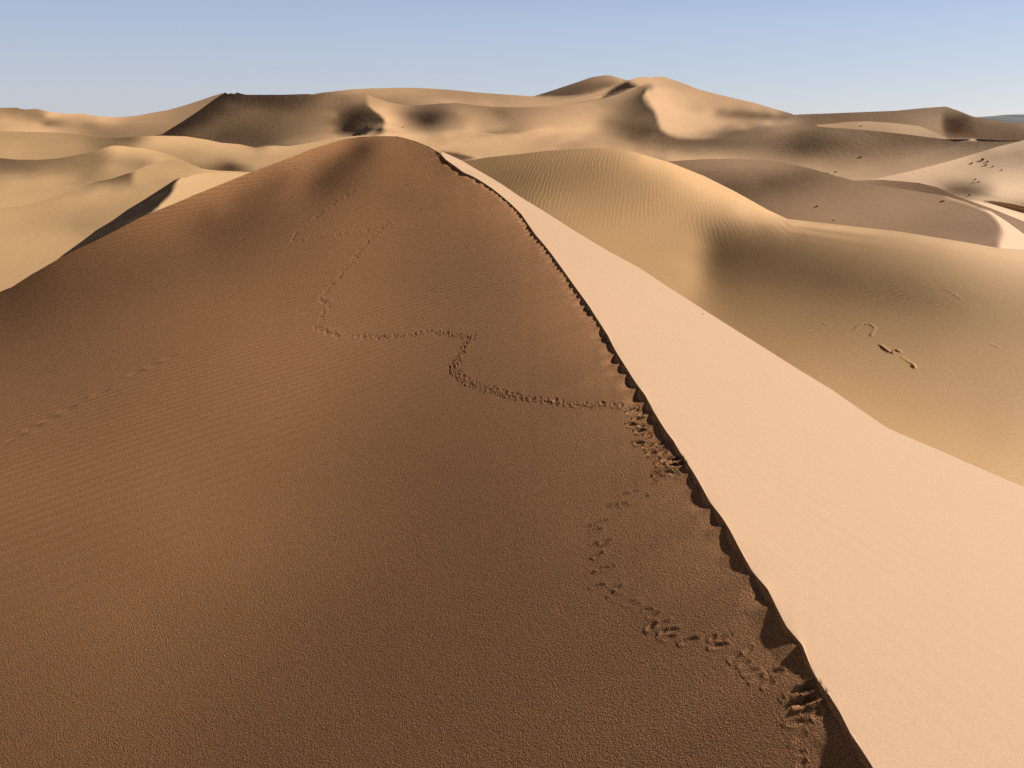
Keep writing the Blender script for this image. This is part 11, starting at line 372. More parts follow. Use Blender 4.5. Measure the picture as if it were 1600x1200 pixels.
RANGE['PL'] = ([
[64599,-6,-6,-6,-12,-14,-14,-18,-20,-21,-20,-20,-20,-4,9,7,6,3,1,-10,-32,-28,-23,-15,-28,-59,-61,-64,-66,-67,-64,-60,-80,-76,-71,-67,-65,-63,-158,-184,-191,-194,-213,-218,-209,-204],
[-74,-3,-3,-3,-2,-2,-2,-2,-1,-6,-6,-7,-7,-9,-11,-11,-12,-12,-14,-12,-9,-9,-5,-5,-3,-1,-3,-3,-4,-2,0,2,7,8,6,6,6,5,18,16,18,23,24,24,20,18],
[-73,-3,-3,-3,-2,-2,-2,-1,-2,-6,-6,-6,-6,-8,-11,-9,-11,-11,-10,-12,-8,-7,-7,-6,-4,-2,-2,-3,-2,-1,0,3,7,5,6,4,4,4,14,17,22,21,22,21,19,19],
[-73,-2,-3,-3,-2,-1,-2,-2,-1,-6,-6,-5,-5,-7,-9,-11,-8,-9,-10,-8,-6,-4,-6,-9,-8,-1,-2,-1,-2,-1,2,3,4,3,3,3,3,1,14,20,21,18,21,19,19,17],
[-71,-3,-3,-2,-2,-3,-1,-1,-2,-4,-6,-4,-5,-7,-9,-8,-10,-9,-8,-6,-2,-3,-6,-8,-7,-3,0,-2,0,2,1,0,2,2,1,2,2,0,15,21,17,17,17,19,18,18],
[-70,-3,-3,-3,-2,-1,-2,-1,0,-6,-3,-5,-4,-7,-9,-9,-9,-8,-7,-5,-1,-4,-5,-8,-6,-2,-2,1,1,3,1,0,1,2,2,2,0,1,14,16,15,14,17,19,17,18],
[-70,-3,-1,-3,-2,-2,-1,-1,-1,-3,-5,-4,-5,-7,-9,-9,-7,-8,-7,-4,-2,-4,-6,-7,-6,-1,-2,0,5,2,3,0,3,2,3,1,0,1,11,13,13,13,17,17,19,17],
[-69,-2,-3,-2,-2,-1,-2,1,-1,-5,-3,-5,-5,-7,-8,-9,-8,-6,-6,-5,-4,-5,-6,-6,-5,-3,1,4,3,4,3,2,3,2,1,0,1,-1,9,12,12,13,16,18,16,17],
[-68,-2,-3,-2,-1,-1,-1,-1,0,-4,-5,-5,-5,-7,-9,-7,-7,-6,-7,-6,-4,-5,-6,-7,-4,1,3,3,5,4,3,2,2,2,0,0,-1,-1,7,11,12,13,15,18,17,17]], 0.0001)
RANGE['RP'] = ([
[56442,65,63,61,60,59,59,58,60,60,63,66,69,71,72,73,72,72,72,74,73,73,71,70,71,72,73,69,63,57,53,49,47,50,56,65,64,63,60,59,60,63,57,40,38,35,35,33,32,14,7,7,7,8,9,10,11,13],
[-12,-1,-2,-1,-1,-1,-2,-1,-3,-1,-2,-3,-3,-2,-2,-2,-2,-2,-2,-3,-3,-4,-3,-3,-5,-5,-5,-5,-4,-4,-5,-5,-7,-10,-12,-16,-18,-17,-19,-20,-23,-23,-25,-21,-18,-15,-15,-12,-10,-7,-4,-3,-3,-2,-3,-3,-3,-4],
[-12,-2,0,-2,-1,-2,-1,-2,-2,-2,-3,-2,-2,-2,-2,-3,-2,-2,-1,-4,-4,-3,-4,-4,-5,-6,-5,-5,-3,-3,-4,-4,-6,-8,-14,-18,-18,-19,-15,-18,-17,-19,-16,-9,-7,-6,-4,-4,-4,1,3,2,2,1,1,1,1,-1],
[-12,-1,-2,0,-2,-1,-2,-2,-1,-3,-2,-3,-2,-3,-2,-3,-2,-2,-3,-4,-4,-4,-4,-4,-5,-6,-6,-4,-4,-3,-2,-3,-2,-4,-5,-7,-9,-8,-8,-6,-6,-7,-5,-5,-5,-5,-5,-5,-5,-2,-1,-1,0,-1,0,0,0,1],
[-11,-2,-1,-2,-1,-2,-2,-1,-2,-2,-3,-2,-3,-2,-4,-2,-2,-3,-3,-5,-4,-6,-4,-5,-5,-6,-5,-5,-4,-2,-2,-2,-1,-2,-3,-4,-4,-5,-4,-3,-2,-3,-3,-2,-3,-3,-4,-3,-4,-1,-2,-1,-2,0,-1,0,-1,1],
[-12,-1,-2,-1,-2,-1,-1,-2,-3,-2,-2,-3,-2,-4,-2,-3,-3,-3,-3,-6,-7,-5,-7,-5,-5,-5,-4,-4,-5,-5,-3,-2,-2,0,-1,-2,-3,-2,-3,-1,-2,-1,-2,0,-2,-2,-1,-2,-2,-1,-1,-1,1,-1,0,-1,0,0],
[-12,-1,-1,-2,-1,-2,-1,-2,-2,-2,-3,-3,-3,-2,-4,-3,-4,-3,-4,-6,-7,-9,-6,-8,-6,-5,-4,-6,-5,-5,-5,-4,-3,-2,-1,-1,-1,0,0,0,0,0,1,0,0,0,0,-1,1,-1,1,1,0,0,1,1,0,1],
[-12,-1,-2,-1,-2,-1,-2,-1,-2,-3,-2,-2,-4,-3,-3,-3,-4,-4,-5,-7,-8,-9,-10,-9,-8,-7,-6,-7,-8,-8,-7,-6,-4,-3,-2,-1,1,1,3,3,3,3,2,2,2,2,2,2,1,2,2,1,1,3,1,1,2,1],
[-12,-2,-1,-2,0,-2,-2,-2,-1,-2,-2,-3,-3,-3,-3,-4,-3,-5,-4,-8,-10,-9,-12,-12,-12,-11,-10,-11,-12,-11,-11,-7,-5,-2,-1,2,2,4,5,5,5,5,5,4,4,4,3,3,3,3,2,3,3,1,2,2,3,2],
[-12,-1,-2,-1,-2,-1,-1,-2,-2,-2,-2,-2,-3,-3,-4,-3,-4,-3,-5,-7,-9,-11,-13,-15,-16,-17,-18,-18,-16,-16,-11,-9,-3,1,3,5,5,6,6,6,7,6,6,6,6,5,5,4,4,3,3,2,2,2,2,2,1,1],
[-12,-2,-1,-2,-1,-2,-1,-1,-2,-1,-2,-3,-2,-4,-2,-3,-3,-5,-4,-7,-8,-11,-11,-15,-19,-22,-23,-20,-19,-15,-11,-7,-5,1,3,5,6,6,6,7,6,6,6,7,6,6,4,4,3,3,2,2,1,1,0,0,0,-1],
[-13,-1,-1,-1,-2,-1,-2,-2,0,-2,-2,-2,-2,-2,-4,-3,-4,-2,-5,-6,-8,-8,-11,-12,-14,-17,-16,-15,-13,-11,-11,-12,-9,-7,-4,-2,3,3,5,4,5,5,5,4,5,3,3,2,2,0,0,-1,-1,-2,-2,-3,-4,-4],
[-12,-2,-2,-1,-2,-1,-1,-1,-2,-1,-2,-1,-2,-3,-2,-4,-2,-4,-4,-6,-7,-7,-8,-10,-11,-9,-10,-7,-8,-9,-13,-13,-15,-14,-12,-6,-2,2,2,4,2,2,2,1,0,0,-1,-2,-3,-4,-5,-6,-8,-7,-8,-9,-10,-10],
[-13,-1,-1,-2,-1,-1,-2,-1,-1,-2,0,-2,-3,-2,-2,-3,-4,-3,-3,-5,-5,-7,-7,-7,-7,-6,-5,-6,-8,-10,-13,-16,-18,-18,-13,-7,0,2,0,-2,-3,-5,-5,-5,-7,-9,-10,-10,-15,-17,-21,-22,-22,-24,-24,-29,-27,-29],
[-12,-2,-2,-1,-1,-2,-1,-1,-1,-1,-2,-1,-1,-3,-2,-2,-3,-4,-4,-4,-4,-5,-6,-7,-5,-2,-5,-8,-9,-12,-16,-18,-16,-13,-7,-2,-1,-5,-7,-11,-12,-15,-18,-20,-24,-27,-30,-34,-40,-43,-48,-37,-29,-13,-9,5,10,13],
[-13,-1,-1,-2,-1,-1,-1,-2,-1,-1,-1,-2,-1,-1,-3,-3,-2,-3,-3,-5,-4,-4,-6,-4,-3,-5,-6,-9,-12,-16,-16,-16,-8,0,1,-2,-8,-12,-16,-18,-22,-28,-28,-31,-22,-17,-2,4,18,30,47,41,39,27,25,18,12,10],
[-13,-1,-2,0,-2,-1,-2,0,-1,-1,-2,-1,-2,-2,-2,-1,-4,-3,-3,-3,-4,-5,-4,-4,-5,-8,-9,-13,-15,-19,-17,-1,11,10,7,-7,-13,-18,-15,-15,-13,-2,4,18,17,21,15,16,15,15,10,7,3,2,0,-1,0,0],
[-13,-2,0,-2,-1,-2,0,-1,-2,-1,0,-2,-1,-2,-2,-3,-2,-2,-3,-4,-5,-5,-5,-6,-9,-11,-16,-19,-28,-24,3,27,24,21,7,1,-4,-1,-3,2,8,9,9,7,5,3,-1,0,-1,-1,-1,0,-1,-1,-1,0,-2,2],
[-12,-2,-2,-1,-1,-1,-1,-2,0,-1,-2,0,-2,-1,-2,-2,-3,-3,-3,-5,-5,-5,-8,-10,-15,-22,-27,-42,-42,4,43,41,32,21,12,9,6,3,3,1,-1,-1,-1,-2,-1,-1,0,-4,-7,-8,-12,-14,-11,-14,-3,5,12,16],
[-13,-1,-1,-2,-1,-1,-1,-1,-1,-1,-1,-2,-1,-2,-2,-2,-2,-3,-3,-4,-7,-10,-11,-17,-24,-42,-61,-64,5,52,42,24,20,19,20,10,6,4,6,6,3,-1,-6,-14,-22,-28,-30,-32,-39,-38,-39,-16,-4,15,25,28,32,33],
[-13,-1,-2,0,-2,-1,-1,-1,-1,-1,-1,-1,-2,-2,-2,-3,-2,-3,-2,-7,-10,-12,-18,-26,-51,-97,-129,-113,-132,-146,-116,-80,-53,-26,-56,-32,-10,6,12,-1,-2,-3,8,38,55,66,73,73,83,80,88,73,64,54,39,31,26,18],
[-13,-2,0,-2,-1,-1,-1,-1,-1,-1,-2,-1,-2,-1,-2,-3,-3,-2,-4,-9,-13,-19,-28,-54,-117,-250,-246,-174,-69,0,20,25,23,14,18,13,12,13,16,37,47,55,59,49,38,32,24,26,25,26,25,21,21,17,16,15,10,9],
[-13,-1,-2,-1,-1,-1,-1,-1,-1,-2,0,-2,-2,-2,-3,-2,-3,-4,-5,-12,-18,-29,-53,-126,-329,-439,-96,69,121,113,80,54,37,24,27,23,19,15,14,13,12,11,12,10,11,10,12,13,13,14,13,12,11,9,9,6,5,4],
[-13,-1,-1,-2,-1,-1,-1,-1,-1,-1,-2,-2,-2,-3,-2,-3,-4,-6,-5,-17,-28,-49,-125,-368,-583,7,195,184,134,80,44,26,18,12,12,9,8,7,4,4,3,2,3,4,4,5,4,6,7,7,6,7,5,5,3,4,4,5],
[-13,-2,-1,0,-1,-2,-1,-1,-2,-1,-2,-2,-2,-3,-3,-5,-5,-6,-9,-24,-45,-113,-372,-701,79,319,193,117,63,27,14,9,6,4,2,1,1,0,0,-1,0,-1,-1,3,2,1,3,2,2,3,4,3,2,2,2,0,3,4],
[-13,-1,-1,-2,-1,-1,-2,-1,-1,-2,-1,-2,-3,-3,-5,-5,-8,-10,-12,-37,-97,-341,-777,63,393,222,94,48,16,4,-1,-3,-5,-6,-6,-5,-3,-3,-3,-2,-1,-1,2,1,2,2,1,2,1,3,2,1,2,0,-1,0,-3,-1]], 0.0001)
TOP = dict(
 BK=pts("-90,166 0,168.5 25,168 37,171 57,170 75,174 95,177 117,178 130,177 140,180 160,182 185,183 212,181 238,176 262,172 287,165 312,157 332,150 347,145.6 352,147 420,152 480,149 500,145 520,143 550,139.5 580,138 610,137.5 630,137 660,137.5 700,140 740,144 780,147 833,150.5 845,147 870,139 900,129 925,120.5 945,117.5 955,118 965,121 975,124 982,125.5 995,121 1010,120 1018,123 1037,124 1050,128 1090,143 1150,158 1210,173 1236,179.5 1248,178.8 1300,177 1350,175 1400,173 1440,169 1475,166.5 1480,167 1500,174 1520,182 1545,186.5 1570,190.5 1600,192.5 1690,194"),
 F1=pts("690,256 722,252 740,249.5 760,246 800,242 850,236 900,232.5 940,231 975,233 1000,240 1050,255 1100,275 1150,300 1200,328 1230,342 1300,350 1400,361 1500,377 1560,387.5 1600,390 1690,396"),
 S4=pts("1300,281.5 1340,282 1375,280.8 1412,283.5 1437,286 1462,292 1480,299.5 1495,307 1515,313.5 1550,326 1575,336 1600,346 1690,385"),
 S5=pts("1030,253.5 1040,253 1060,251 1100,248.5 1150,248 1200,250 1235,256 1265,263 1300,273 1330,281 1350,287 1400,293.5 1440,300 1480,307 1510,316 1535,326 1548,330 1575,347.5 1600,366 1690,430"),
 Y1=pts("-90,204 0,205 50,206 100,207.5 125,210 140,212.5 162,215.5 200,214.5 225,212.5 250,212 290,213 325,218.5 345,223 375,225.5 400,231 410,229 415,228 430,227.5 450,228.5 475,225 500,220 520,215.5 560,212 600,214"),
 Y2=pts("-90,246 0,247 25,249.5 62,249.5 87,248 112,244 137,239 155,234 170,229 177,227.5 187,227.5 207,230 225,231.5 250,237.5 275,246 300,257 320,265 345,270"),
 Y3=pts("-90,325 0,325 32,322 62,315 87,306 112,297 132,291 150,284 175,279 190,274 207,269 225,261 237,257 255,251 270,249.5 285,253 300,258 312,263 340,266.5 375,268 400,270 430,272 470,272"),
 Y5=pts("0,462 40,437 85,409 100,397 125,379 150,360 175,345 200,327 225,312 250,296 270,283 282,276.3 290,278.5 302,273 325,270 345,269 375,271 395,274.5 420,280 460,290"),
 FR=pts("245,216 249,213 262,204 285,190 312,172 335,155 348,146.5 352,144.2 356,147 361,145.5 366,146.8 371,144.3 377,146.5 385,148 400,148 440,148 480,146.8 505,148.5 540,149.3 560,148.8 574.5,147.5 590,154 610,160 632,164 662,164 690,161.5 715,161 740,164 770,167 825,167.5 862,166 900,162.5 937,156.5 950,152 970,146 985,141.5 996,137 1003,133.5 1009,127 1015,121.5 1022,119.8 1037,120 1050,124 1070,131 1090,139 1120,147 1150,154 1180,161 1210,170 1235,177 1248,182 1262,189 1280,198 1300,199.5 1350,203 1400,208 1440,213 1475,217.5 1500,217.5 1530,217 1560,219 1600,220 1632,221"),
 PL=pts("1212,198.5 1232,197 1250,196 1287,194.5 1325,190.5 1355,189.5 1400,192.5 1437,197 1462,207 1484,218"),
 RP=pts("1352,283.5 1360,281.5 1420,268 1460,258 1500,247 1530,238 1560,229 1600,219 1640,213 1692,209"))
BOT = dict(
 BK=pts("-90,225 100,232 240,230 249,222 285,200 312,182 348,158 353,160 575,166 632,176 690,174 770,180 862,178 937,168 1000,152 1010,145 1037,145 1090,160 1150,175 1240,198 1270,206 1300,208 1400,214 1475,225 1600,230 1690,235"),
 F1=pts("690,290 740,295 800,335 900,395 1000,450 1100,515 1250,610 1384,700 1500,750 1600,795 1690,835"),
 S4=pts("1300,300 1400,312 1480,325 1550,355 1600,385 1690,450"),
 S5=pts("1030,275 1100,300 1150,325 1200,352 1240,372 1400,390 1560,415 1690,460"),
 Y1=pts("-90,266 0,267 100,267 180,250 250,260 320,290 400,290 470,262 520,245 600,235"),
 Y2=pts("-90,345 0,345 60,335 110,318 150,305 207,290 260,272 300,278 345,290"),
 Y3=pts("-90,520 0,475 95,425 200,370 300,325 400,295 470,292"),
 Y5=pts("0,480 95,430 200,372 300,332 400,300 460,305"),
 FR=pts("245,232 400,250 560,238 690,262 1000,264 1040,275 1330,300 1420,280 1500,260 1600,232 1632,228"),
 PL=pts("1212,207 1260,206 1300,209 1400,216 1484,224"),
 RP=pts("1352,302 1400,306 1460,312 1500,330 1550,348 1600,370 1692,405"))
STEP = dict(BK=3.49705, F1=12.0482, S4=10, S5=6, Y1=8.02326, Y2=8.05556, Y3=6.02151, Y5=5, FR=3.50253, PL=6.04444, RP=5.96491)
CREST = pts("600,212.5 620,213 632,215.5 650,221 670,229 687,239 697,250 712,260 725,270 740,276 755,285 770,295 785,307 800,320 815,335 825,350 837,367 850,382 862,397 880,422 900,450 922,480 937,505 950,524 962.5,549 972,564 984,583 995,600 1008,617 1019,639 1031,658 1041,674 1053,689 1062,706 1072,720 1084,739 1097,761 1109,784 1128,808 1140,827 1154,854 1175,892 1200,921 1212,946 1229,979 1254,1008 1267,1042 1275,1058 1296,1087 1312,1112 1329,1146 1346,1171 1362,1196 1420,1300 1530,1500 1660,1780 1700,1860")
SIL = pts("-500,690 -300,598 -80,495 0,456 19,448 47,430 94,403 125,387 150,376 187,357 225,337 250,327 287,312 300,306 350,286 400,266 450,247.5 487,232.5 512,225 537,217.5 562,214 582,213")
BROW = pts("687,238.5 690,236.5 705,243 720,250 740,262 780,285 812,307 850,330 900,362 950,392 1000,419 1037,444 1075,468 1112,492 1187,539 1244,575 1300,609 1356,648 1384,667 1412,680 1469,704 1525,729 1600,761 1700,804 1900,890")

def ranges(n):  # some layers were scaled whole about the camera before baking, to set depth order
    d, q = RANGE[n]
    return np.cumsum(np.cumsum(np.array(d, np.int64), 1), 0) * q

# ------------------------------------------------------------------ helpers
def mesh_obj(name, verts, faces, mats, smooth=True, mat_index=None):
    me = bpy.data.meshes.new(name)
    verts = np.asarray(verts, np.float32); faces = np.asarray(faces, np.int32)
    me.vertices.add(len(verts)); me.vertices.foreach_set('co', verts.ravel())
    k = faces.shape[1]
    me.loops.add(faces.size); me.loops.foreach_set('vertex_index', faces.ravel())
    me.polygons.add(len(faces))
    me.polygons.foreach_set('loop_start', np.arange(len(faces), dtype=np.int32) * k)
    me.polygons.foreach_set('use_smooth', np.full(len(faces), smooth, bool))
    if mat_index is not None: me.polygons.foreach_set('material_index', np.asarray(mat_index, np.int32))
    for m in (mats if isinstance(mats, (list, tuple)) else [mats]): me.materials.append(m)
    me.update(calc_edges=True); me.validate()
    o = bpy.data.objects.new(name, me); C.objects.link(o); return o
def structure(o, label=None, cat=None):
    o['kind'] = 'structure'
    if label: o['label'] = label
    if cat: o['category'] = cat
    return o
def thing(o, label, cat, group=None):
    o['label'] = label; o['category'] = cat
    if group: o['group'] = group
    return o
class Sheets:
    """collects grid patches of vertices into one mesh"""
    def __init__(s): s.v = []; s.f = []; s.n = 0
    def grid(s, P, flip=False):
        r, c, _ = P.shape
        i = np.arange(r * c).reshape(r, c) + s.n
        q = np.stack([i[:-1, :-1], i[1:, :-1], i[1:, 1:], i[:-1, 1:]], -1).reshape(-1, 4)
        s.v.append(P.reshape(-1, 3)); s.f.append(q[:, ::-1] if flip else q); s.n += r * c
    def build(s, name, mats): return mesh_obj(name, np.concatenate(s.v), np.concatenate(s.f), mats)
def back_slope(top, far=60.0, drop=24.0):
    """lee side that falls away behind a crest, away from the camera"""
    d = top * [1, 1, 0]; d = d / np.linalg.norm(d, axis=1)[:, None]
    rows = [top]
    for k in (.02, .1, .3, 1.0): rows.append(top + d * far * k - [0, 0, drop * k])
    return np.stack(rows[::-1])
def spline(a, xs, axis):
    """natural cubic interpolation of equally spaced samples along an axis"""
    a = np.moveaxis(a, axis, 0); n = len(a)
    A = np.diag(np.r_[1, np.full(n - 2, 4.), 1]) + np.diag(np.r_[0, np.ones(n - 2)], 1) + np.diag(np.r_[np.ones(n - 2), 0], -1)
    b = np.zeros((n,) + a.shape[1:]); b[1:-1] = 6 * (a[2:] - 2 * a[1:-1] + a[:-2])
    m = np.linalg.solve(A, b.reshape(n, -1)).reshape(b.shape)
    i = np.clip(xs.astype(int), 0, n - 2); t = (xs - i)[(...,) + (None,) * (a.ndim - 1)]
    w = 1 - t
    y = w * a[i] + t * a[i + 1] + ((w ** 3 - w) * m[i] + (t ** 3 - t) * m[i + 1]) / 6
    return np.moveaxis(y, 0, axis)
def resample(rho, u0, du, top, bot, u, V, power=1.0):
    """evaluate a stored surface at other sight lines; top / bot: its upper and lower border at the stored columns"""
    n = rho.shape[0]; xc = np.clip((u - u0) / du, 0, rho.shape[1] - 1)
    R = spline(rho, xc, 1); t = spline(top, xc, 0); b = spline(bot, xc, 0)
    x = np.clip((V - t) / (b - t), 0, 1.2) ** (1 / power) * (n - 1)
    A = np.diag(np.r_[1, np.full(n - 2, 4.), 1]) + np.diag(np.r_[0, np.ones(n - 2)], 1) + np.diag(np.r_[np.ones(n - 2), 0], -1)
    r = np.zeros_like(R); r[1:-1] = 6 * (R[2:] - 2 * R[1:-1] + R[:-2]); M = np.linalg.solve(A, r)
    i = np.clip(x.astype(int), 0, n - 2); f = x - i; w = 1 - f
    g = lambda a, k: np.take_along_axis(a, i + k, 0)
    return w * g(R, 0) + f * g(R, 1) + ((w ** 3 - w) * g(M, 0) + (f ** 3 - f) * g(M, 1)) / 6
def vnoise(x, y, seed=0):
    """smooth value noise on arrays"""
    r = np.random.default_rng(seed); T = r.random((256, 256))
    xi = np.floor(x).astype(int); yi = np.floor(y).astype(int); fx = x - xi; fy = y - yi
    fx = fx * fx * (3 - 2 * fx); fy = fy * fy * (3 - 2 * fy)
    g = lambda a, b: T[(xi + a) & 255, (yi + b) & 255]
    return (g(0, 0) * (1 - fx) + g(1, 0) * fx) * (1 - fy) + (g(0, 1) * (1 - fx) + g(1, 1) * fx) * fy - .5

# ------------------------------------------------------------------ materials
def node(nt, t, **kw):
    n = nt.nodes.new(t)
    for k, v in kw.items():
        if k.startswith('i_'): n.inputs[k[2:].replace('_', ' ')].default_value = v
        else: setattr(n, k, v)
    return n
def sand(name, base, var=.08, grain=(), speck=0., ripple=None, spec=.12, rough=.85):
    """procedural sand: broad tint variation, grain colour, grain relief, wind ripples (object space = metres)"""
    m = bpy.data.materials.new(name); m.use_nodes = True; nt = m.node_tree; L = nt.links
    b = nt.nodes['Principled BSDF']; b.inputs['Roughness'].default_value = rough; b.inputs['Specular IOR Level'].default_value = spec
    tc = node(nt, 'ShaderNodeTexCoord'); co = tc.outputs['Object']
    n1 = node(nt, 'ShaderNodeTexNoise', i_Scale=.09, i_Detail=5.0, i_Roughness=.6); L.new(co, n1.inputs['Vector'])
    r1 = node(nt, 'ShaderNodeMapRange', i_From_Min=.3, i_From_Max=.7, i_To_Min=1 - var, i_To_Max=1 + var); L.new(n1.outputs['Fac'], r1.inputs['Value'])
    val = r1.outputs['Result']
    if speck:
        n2 = node(nt, 'ShaderNodeTexNoise', i_Scale=grain[0][0] * 1.1, i_Detail=2.0); L.new(co, n2.inputs['Vector'])
        r2 = node(nt, 'ShaderNodeMapRange', i_From_Min=.3, i_From_Max=.7, i_To_Min=1 - speck, i_To_Max=1 + speck); L.new(n2.outputs['Fac'], r2.inputs['Value'])
        mu = node(nt, 'ShaderNodeMath', operation='MULTIPLY'); L.new(val, mu.inputs[0]); L.new(r2.outputs['Result'], mu.inputs[1]); val = mu.outputs[0]
    vs = node(nt, 'ShaderNodeVectorMath', operation='SCALE'); vs.inputs[0].default_value = base; L.new(val, vs.inputs['Scale'])
    L.new(vs.outputs[0], b.inputs['Base Color'])
    h = None
    def add(x):
        nonlocal h
        if h is None: h = x
        else:
            a = node(nt, 'ShaderNodeMath', operation='ADD'); L.new(h, a.inputs[0]); L.new(x, a.inputs[1]); h = a.outputs[0]
    for s, amp in grain:          # s: features per metre, amp: metres
        n = node(nt, 'ShaderNodeTexNoise', i_Scale=s, i_Detail=2.0, i_Roughness=.5); L.new(co, n.inputs['Vector'])
        k = node(nt, 'ShaderNodeMath', operation='MULTIPLY'); k.inputs[1].default_value = amp; L.new(n.outputs['Fac'], k.inputs[0]); add(k.outputs[0])
    for rp in (ripple or []):
        mp = node(nt, 'ShaderNodeMapping'); mp.inputs['Rotation'].default_value = (0, 0, math.radians(rp['rot'])); L.new(co, mp.inputs['Vector'])
        st = node(nt, 'ShaderNodeVectorMath', operation='MULTIPLY'); st.inputs[1].default_value = (rp.get('along', .12), 1, 0); L.new(mp.outputs[0], st.inputs[0])
        # wavy phase
        nw = node(nt, 'ShaderNodeTexNoise', i_Scale=rp.get('wscale', 1.2), i_Detail=rp.get('wdetail', 2.0)); L.new(st.outputs[0], nw.inputs['Vector'])
        sx = node(nt, 'ShaderNodeSeparateXYZ'); L.new(mp.outputs[0], sx.inputs[0])
        ph = node(nt, 'ShaderNodeMath', operation='MULTIPLY_ADD'); ph.inputs[1].default_value = rp['warp']; L.new(nw.outputs['Fac'], ph.inputs[0]); L.new(sx.outputs['Y'], ph.inputs[2])
        w = node(nt, 'ShaderNodeMath', operation='MULTIPLY'); w.inputs[1].default_value = 2 * math.pi / rp['len']; L.new(ph.outputs[0], w.inputs[0])
        si = node(nt, 'ShaderNodeMath', operation='SINE'); L.new(w.outputs[0], si.inputs[0])
        # patches where the ripples are strong
        npn = node(nt, 'ShaderNodeTexNoise', i_Scale=rp.get('patch', .25), i_Detail=3.0); L.new(st.outputs[0], npn.inputs['Vector'])
        pr = node(nt, 'ShaderNodeMapRange', i_From_Min=rp.get('p0', .35), i_From_Max=rp.get('p1', .65), i_To_Min=rp.get('t0', .15), i_To_Max=1.0); L.new(npn.outputs['Fac'], pr.inputs['Value'])
        last = pr.outputs['Result']
        for axis, lo, hi in rp.get('zone', []):   # fade by a world direction: (dx,dy) dot position between lo and hi
            dt = node(nt, 'ShaderNodeVectorMath', operation='DOT_PRODUCT'); dt.inputs[1].default_value = (*axis, 0); L.new(co, dt.inputs[0])
            zr = node(nt, 'ShaderNodeMapRange', i_From_Min=lo, i_From_Max=hi, i_To_Min=0.0, i_To_Max=1.0, interpolation_type='SMOOTHSTEP'); L.new(dt.outputs['Value'], zr.inputs['Value'])
            mm = node(nt, 'ShaderNodeMath', operation='MULTIPLY'); L.new(last, mm.inputs[0]); L.new(zr.outputs['Result'], mm.inputs[1]); last = mm.outputs[0]
        k = node(nt, 'ShaderNodeMath', operation='MULTIPLY'); L.new(si.outputs[0], k.inputs[0]); L.new(last, k.inputs[1])
        k2 = node(nt, 'ShaderNodeMath', operation='MULTIPLY'); k2.inputs[1].default_value = rp['amp']; L.new(k.outputs[0], k2.inputs[0]); add(k2.outputs[0])
    if h is not None:
        bp = node(nt, 'ShaderNodeBump', i_Strength=1.0, i_Distance=1.0); L.new(h, bp.inputs['Height']); L.new(bp.outputs[0], b.inputs['Normal'])
    return m
M_COARSE = sand('coarse_shade_sand', (.665, .314, .135), .05, grain=((200, .0020), (100, .0020)), speck=.40,  # coarse sand; its redder base also paints in the shaded side's deep tone
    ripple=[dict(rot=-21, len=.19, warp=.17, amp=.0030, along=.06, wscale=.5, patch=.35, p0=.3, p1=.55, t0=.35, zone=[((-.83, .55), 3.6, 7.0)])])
M_FINE = sand('fine_sand', (.55, .347, .207), .03, grain=((170, .0005), (40, .0006)), speck=.10,
    ripple=[dict(rot=60, len=.16, warp=.3, amp=.00018, patch=.5)])
M_MID = sand('rippled_sand', (.615, .352, .152), .05, grain=((9, .004),), speck=.06,
    ripple=[dict(rot=98, len=.36, warp=.7, amp=.0042, along=.35, wscale=.9, wdetail=3.0, patch=.14, p0=.42, p1=.62, t0=.1, zone=[((0, 1), 62, 80)]),
            dict(rot=150, len=.40, warp=.7, amp=.006, along=.5, wscale=1.0, wdetail=3.0, patch=.2, p0=.35, p1=.65, t0=.25, zone=[((0, -1), -62, -50)])])
M_FAR = sand('far_sand', (.66, .393, .202), .04, grain=((.8, .02), (.25, .05)))
M_PALE = sand('pale_sand', (.70, .435, .238), .04, grain=((.8, .02), (.25, .05)))
M_LEFT = sand('yellow_sand', (.632, .388, .190), .04, grain=((1.5, .01), (.4, .02)))
M_OVAL = sand('brown_sand', (.62, .355, .185), .04, grain=((2.0, .006), (.5, .015)))

# ------------------------------------------------------------------ dunes beyond the big one
SURF = {}
def surface(n):
    if n in SURF: return SURF[n]
    rho = ranges(n); nr, nc = rho.shape
    top = TOP[n]; u = top[0, 0] + np.arange(nc) * STEP[n]
    t = np.interp(u, top[:, 0], top[:, 1]); b = np.interp(u, BOT[n][:, 0], BOT[n][:, 1])
    V = t + (b - t) * np.linspace(0, 1, nr)[:, None]; U = np.broadcast_to(u, V.shape)
    SURF[n] = (U, V, rho); return SURF[n]
def at(n, u, v):
    """world point of a surface along one sight line"""
    U, V, rho = SURF[n]
    j = int(np.clip(np.searchsorted(U[0], u) - 1, 0, U.shape[1] - 2)); f = (u - U[0, j]) / (U[0, j + 1] - U[0, j])
    r = (1 - f) * np.interp(v, V[:, j], rho[:, j]) + f * np.interp(v, V[:, j + 1], rho[:, j + 1])
    return np.exp(r) * rays(np.array(float(u)), np.array(float(v)))
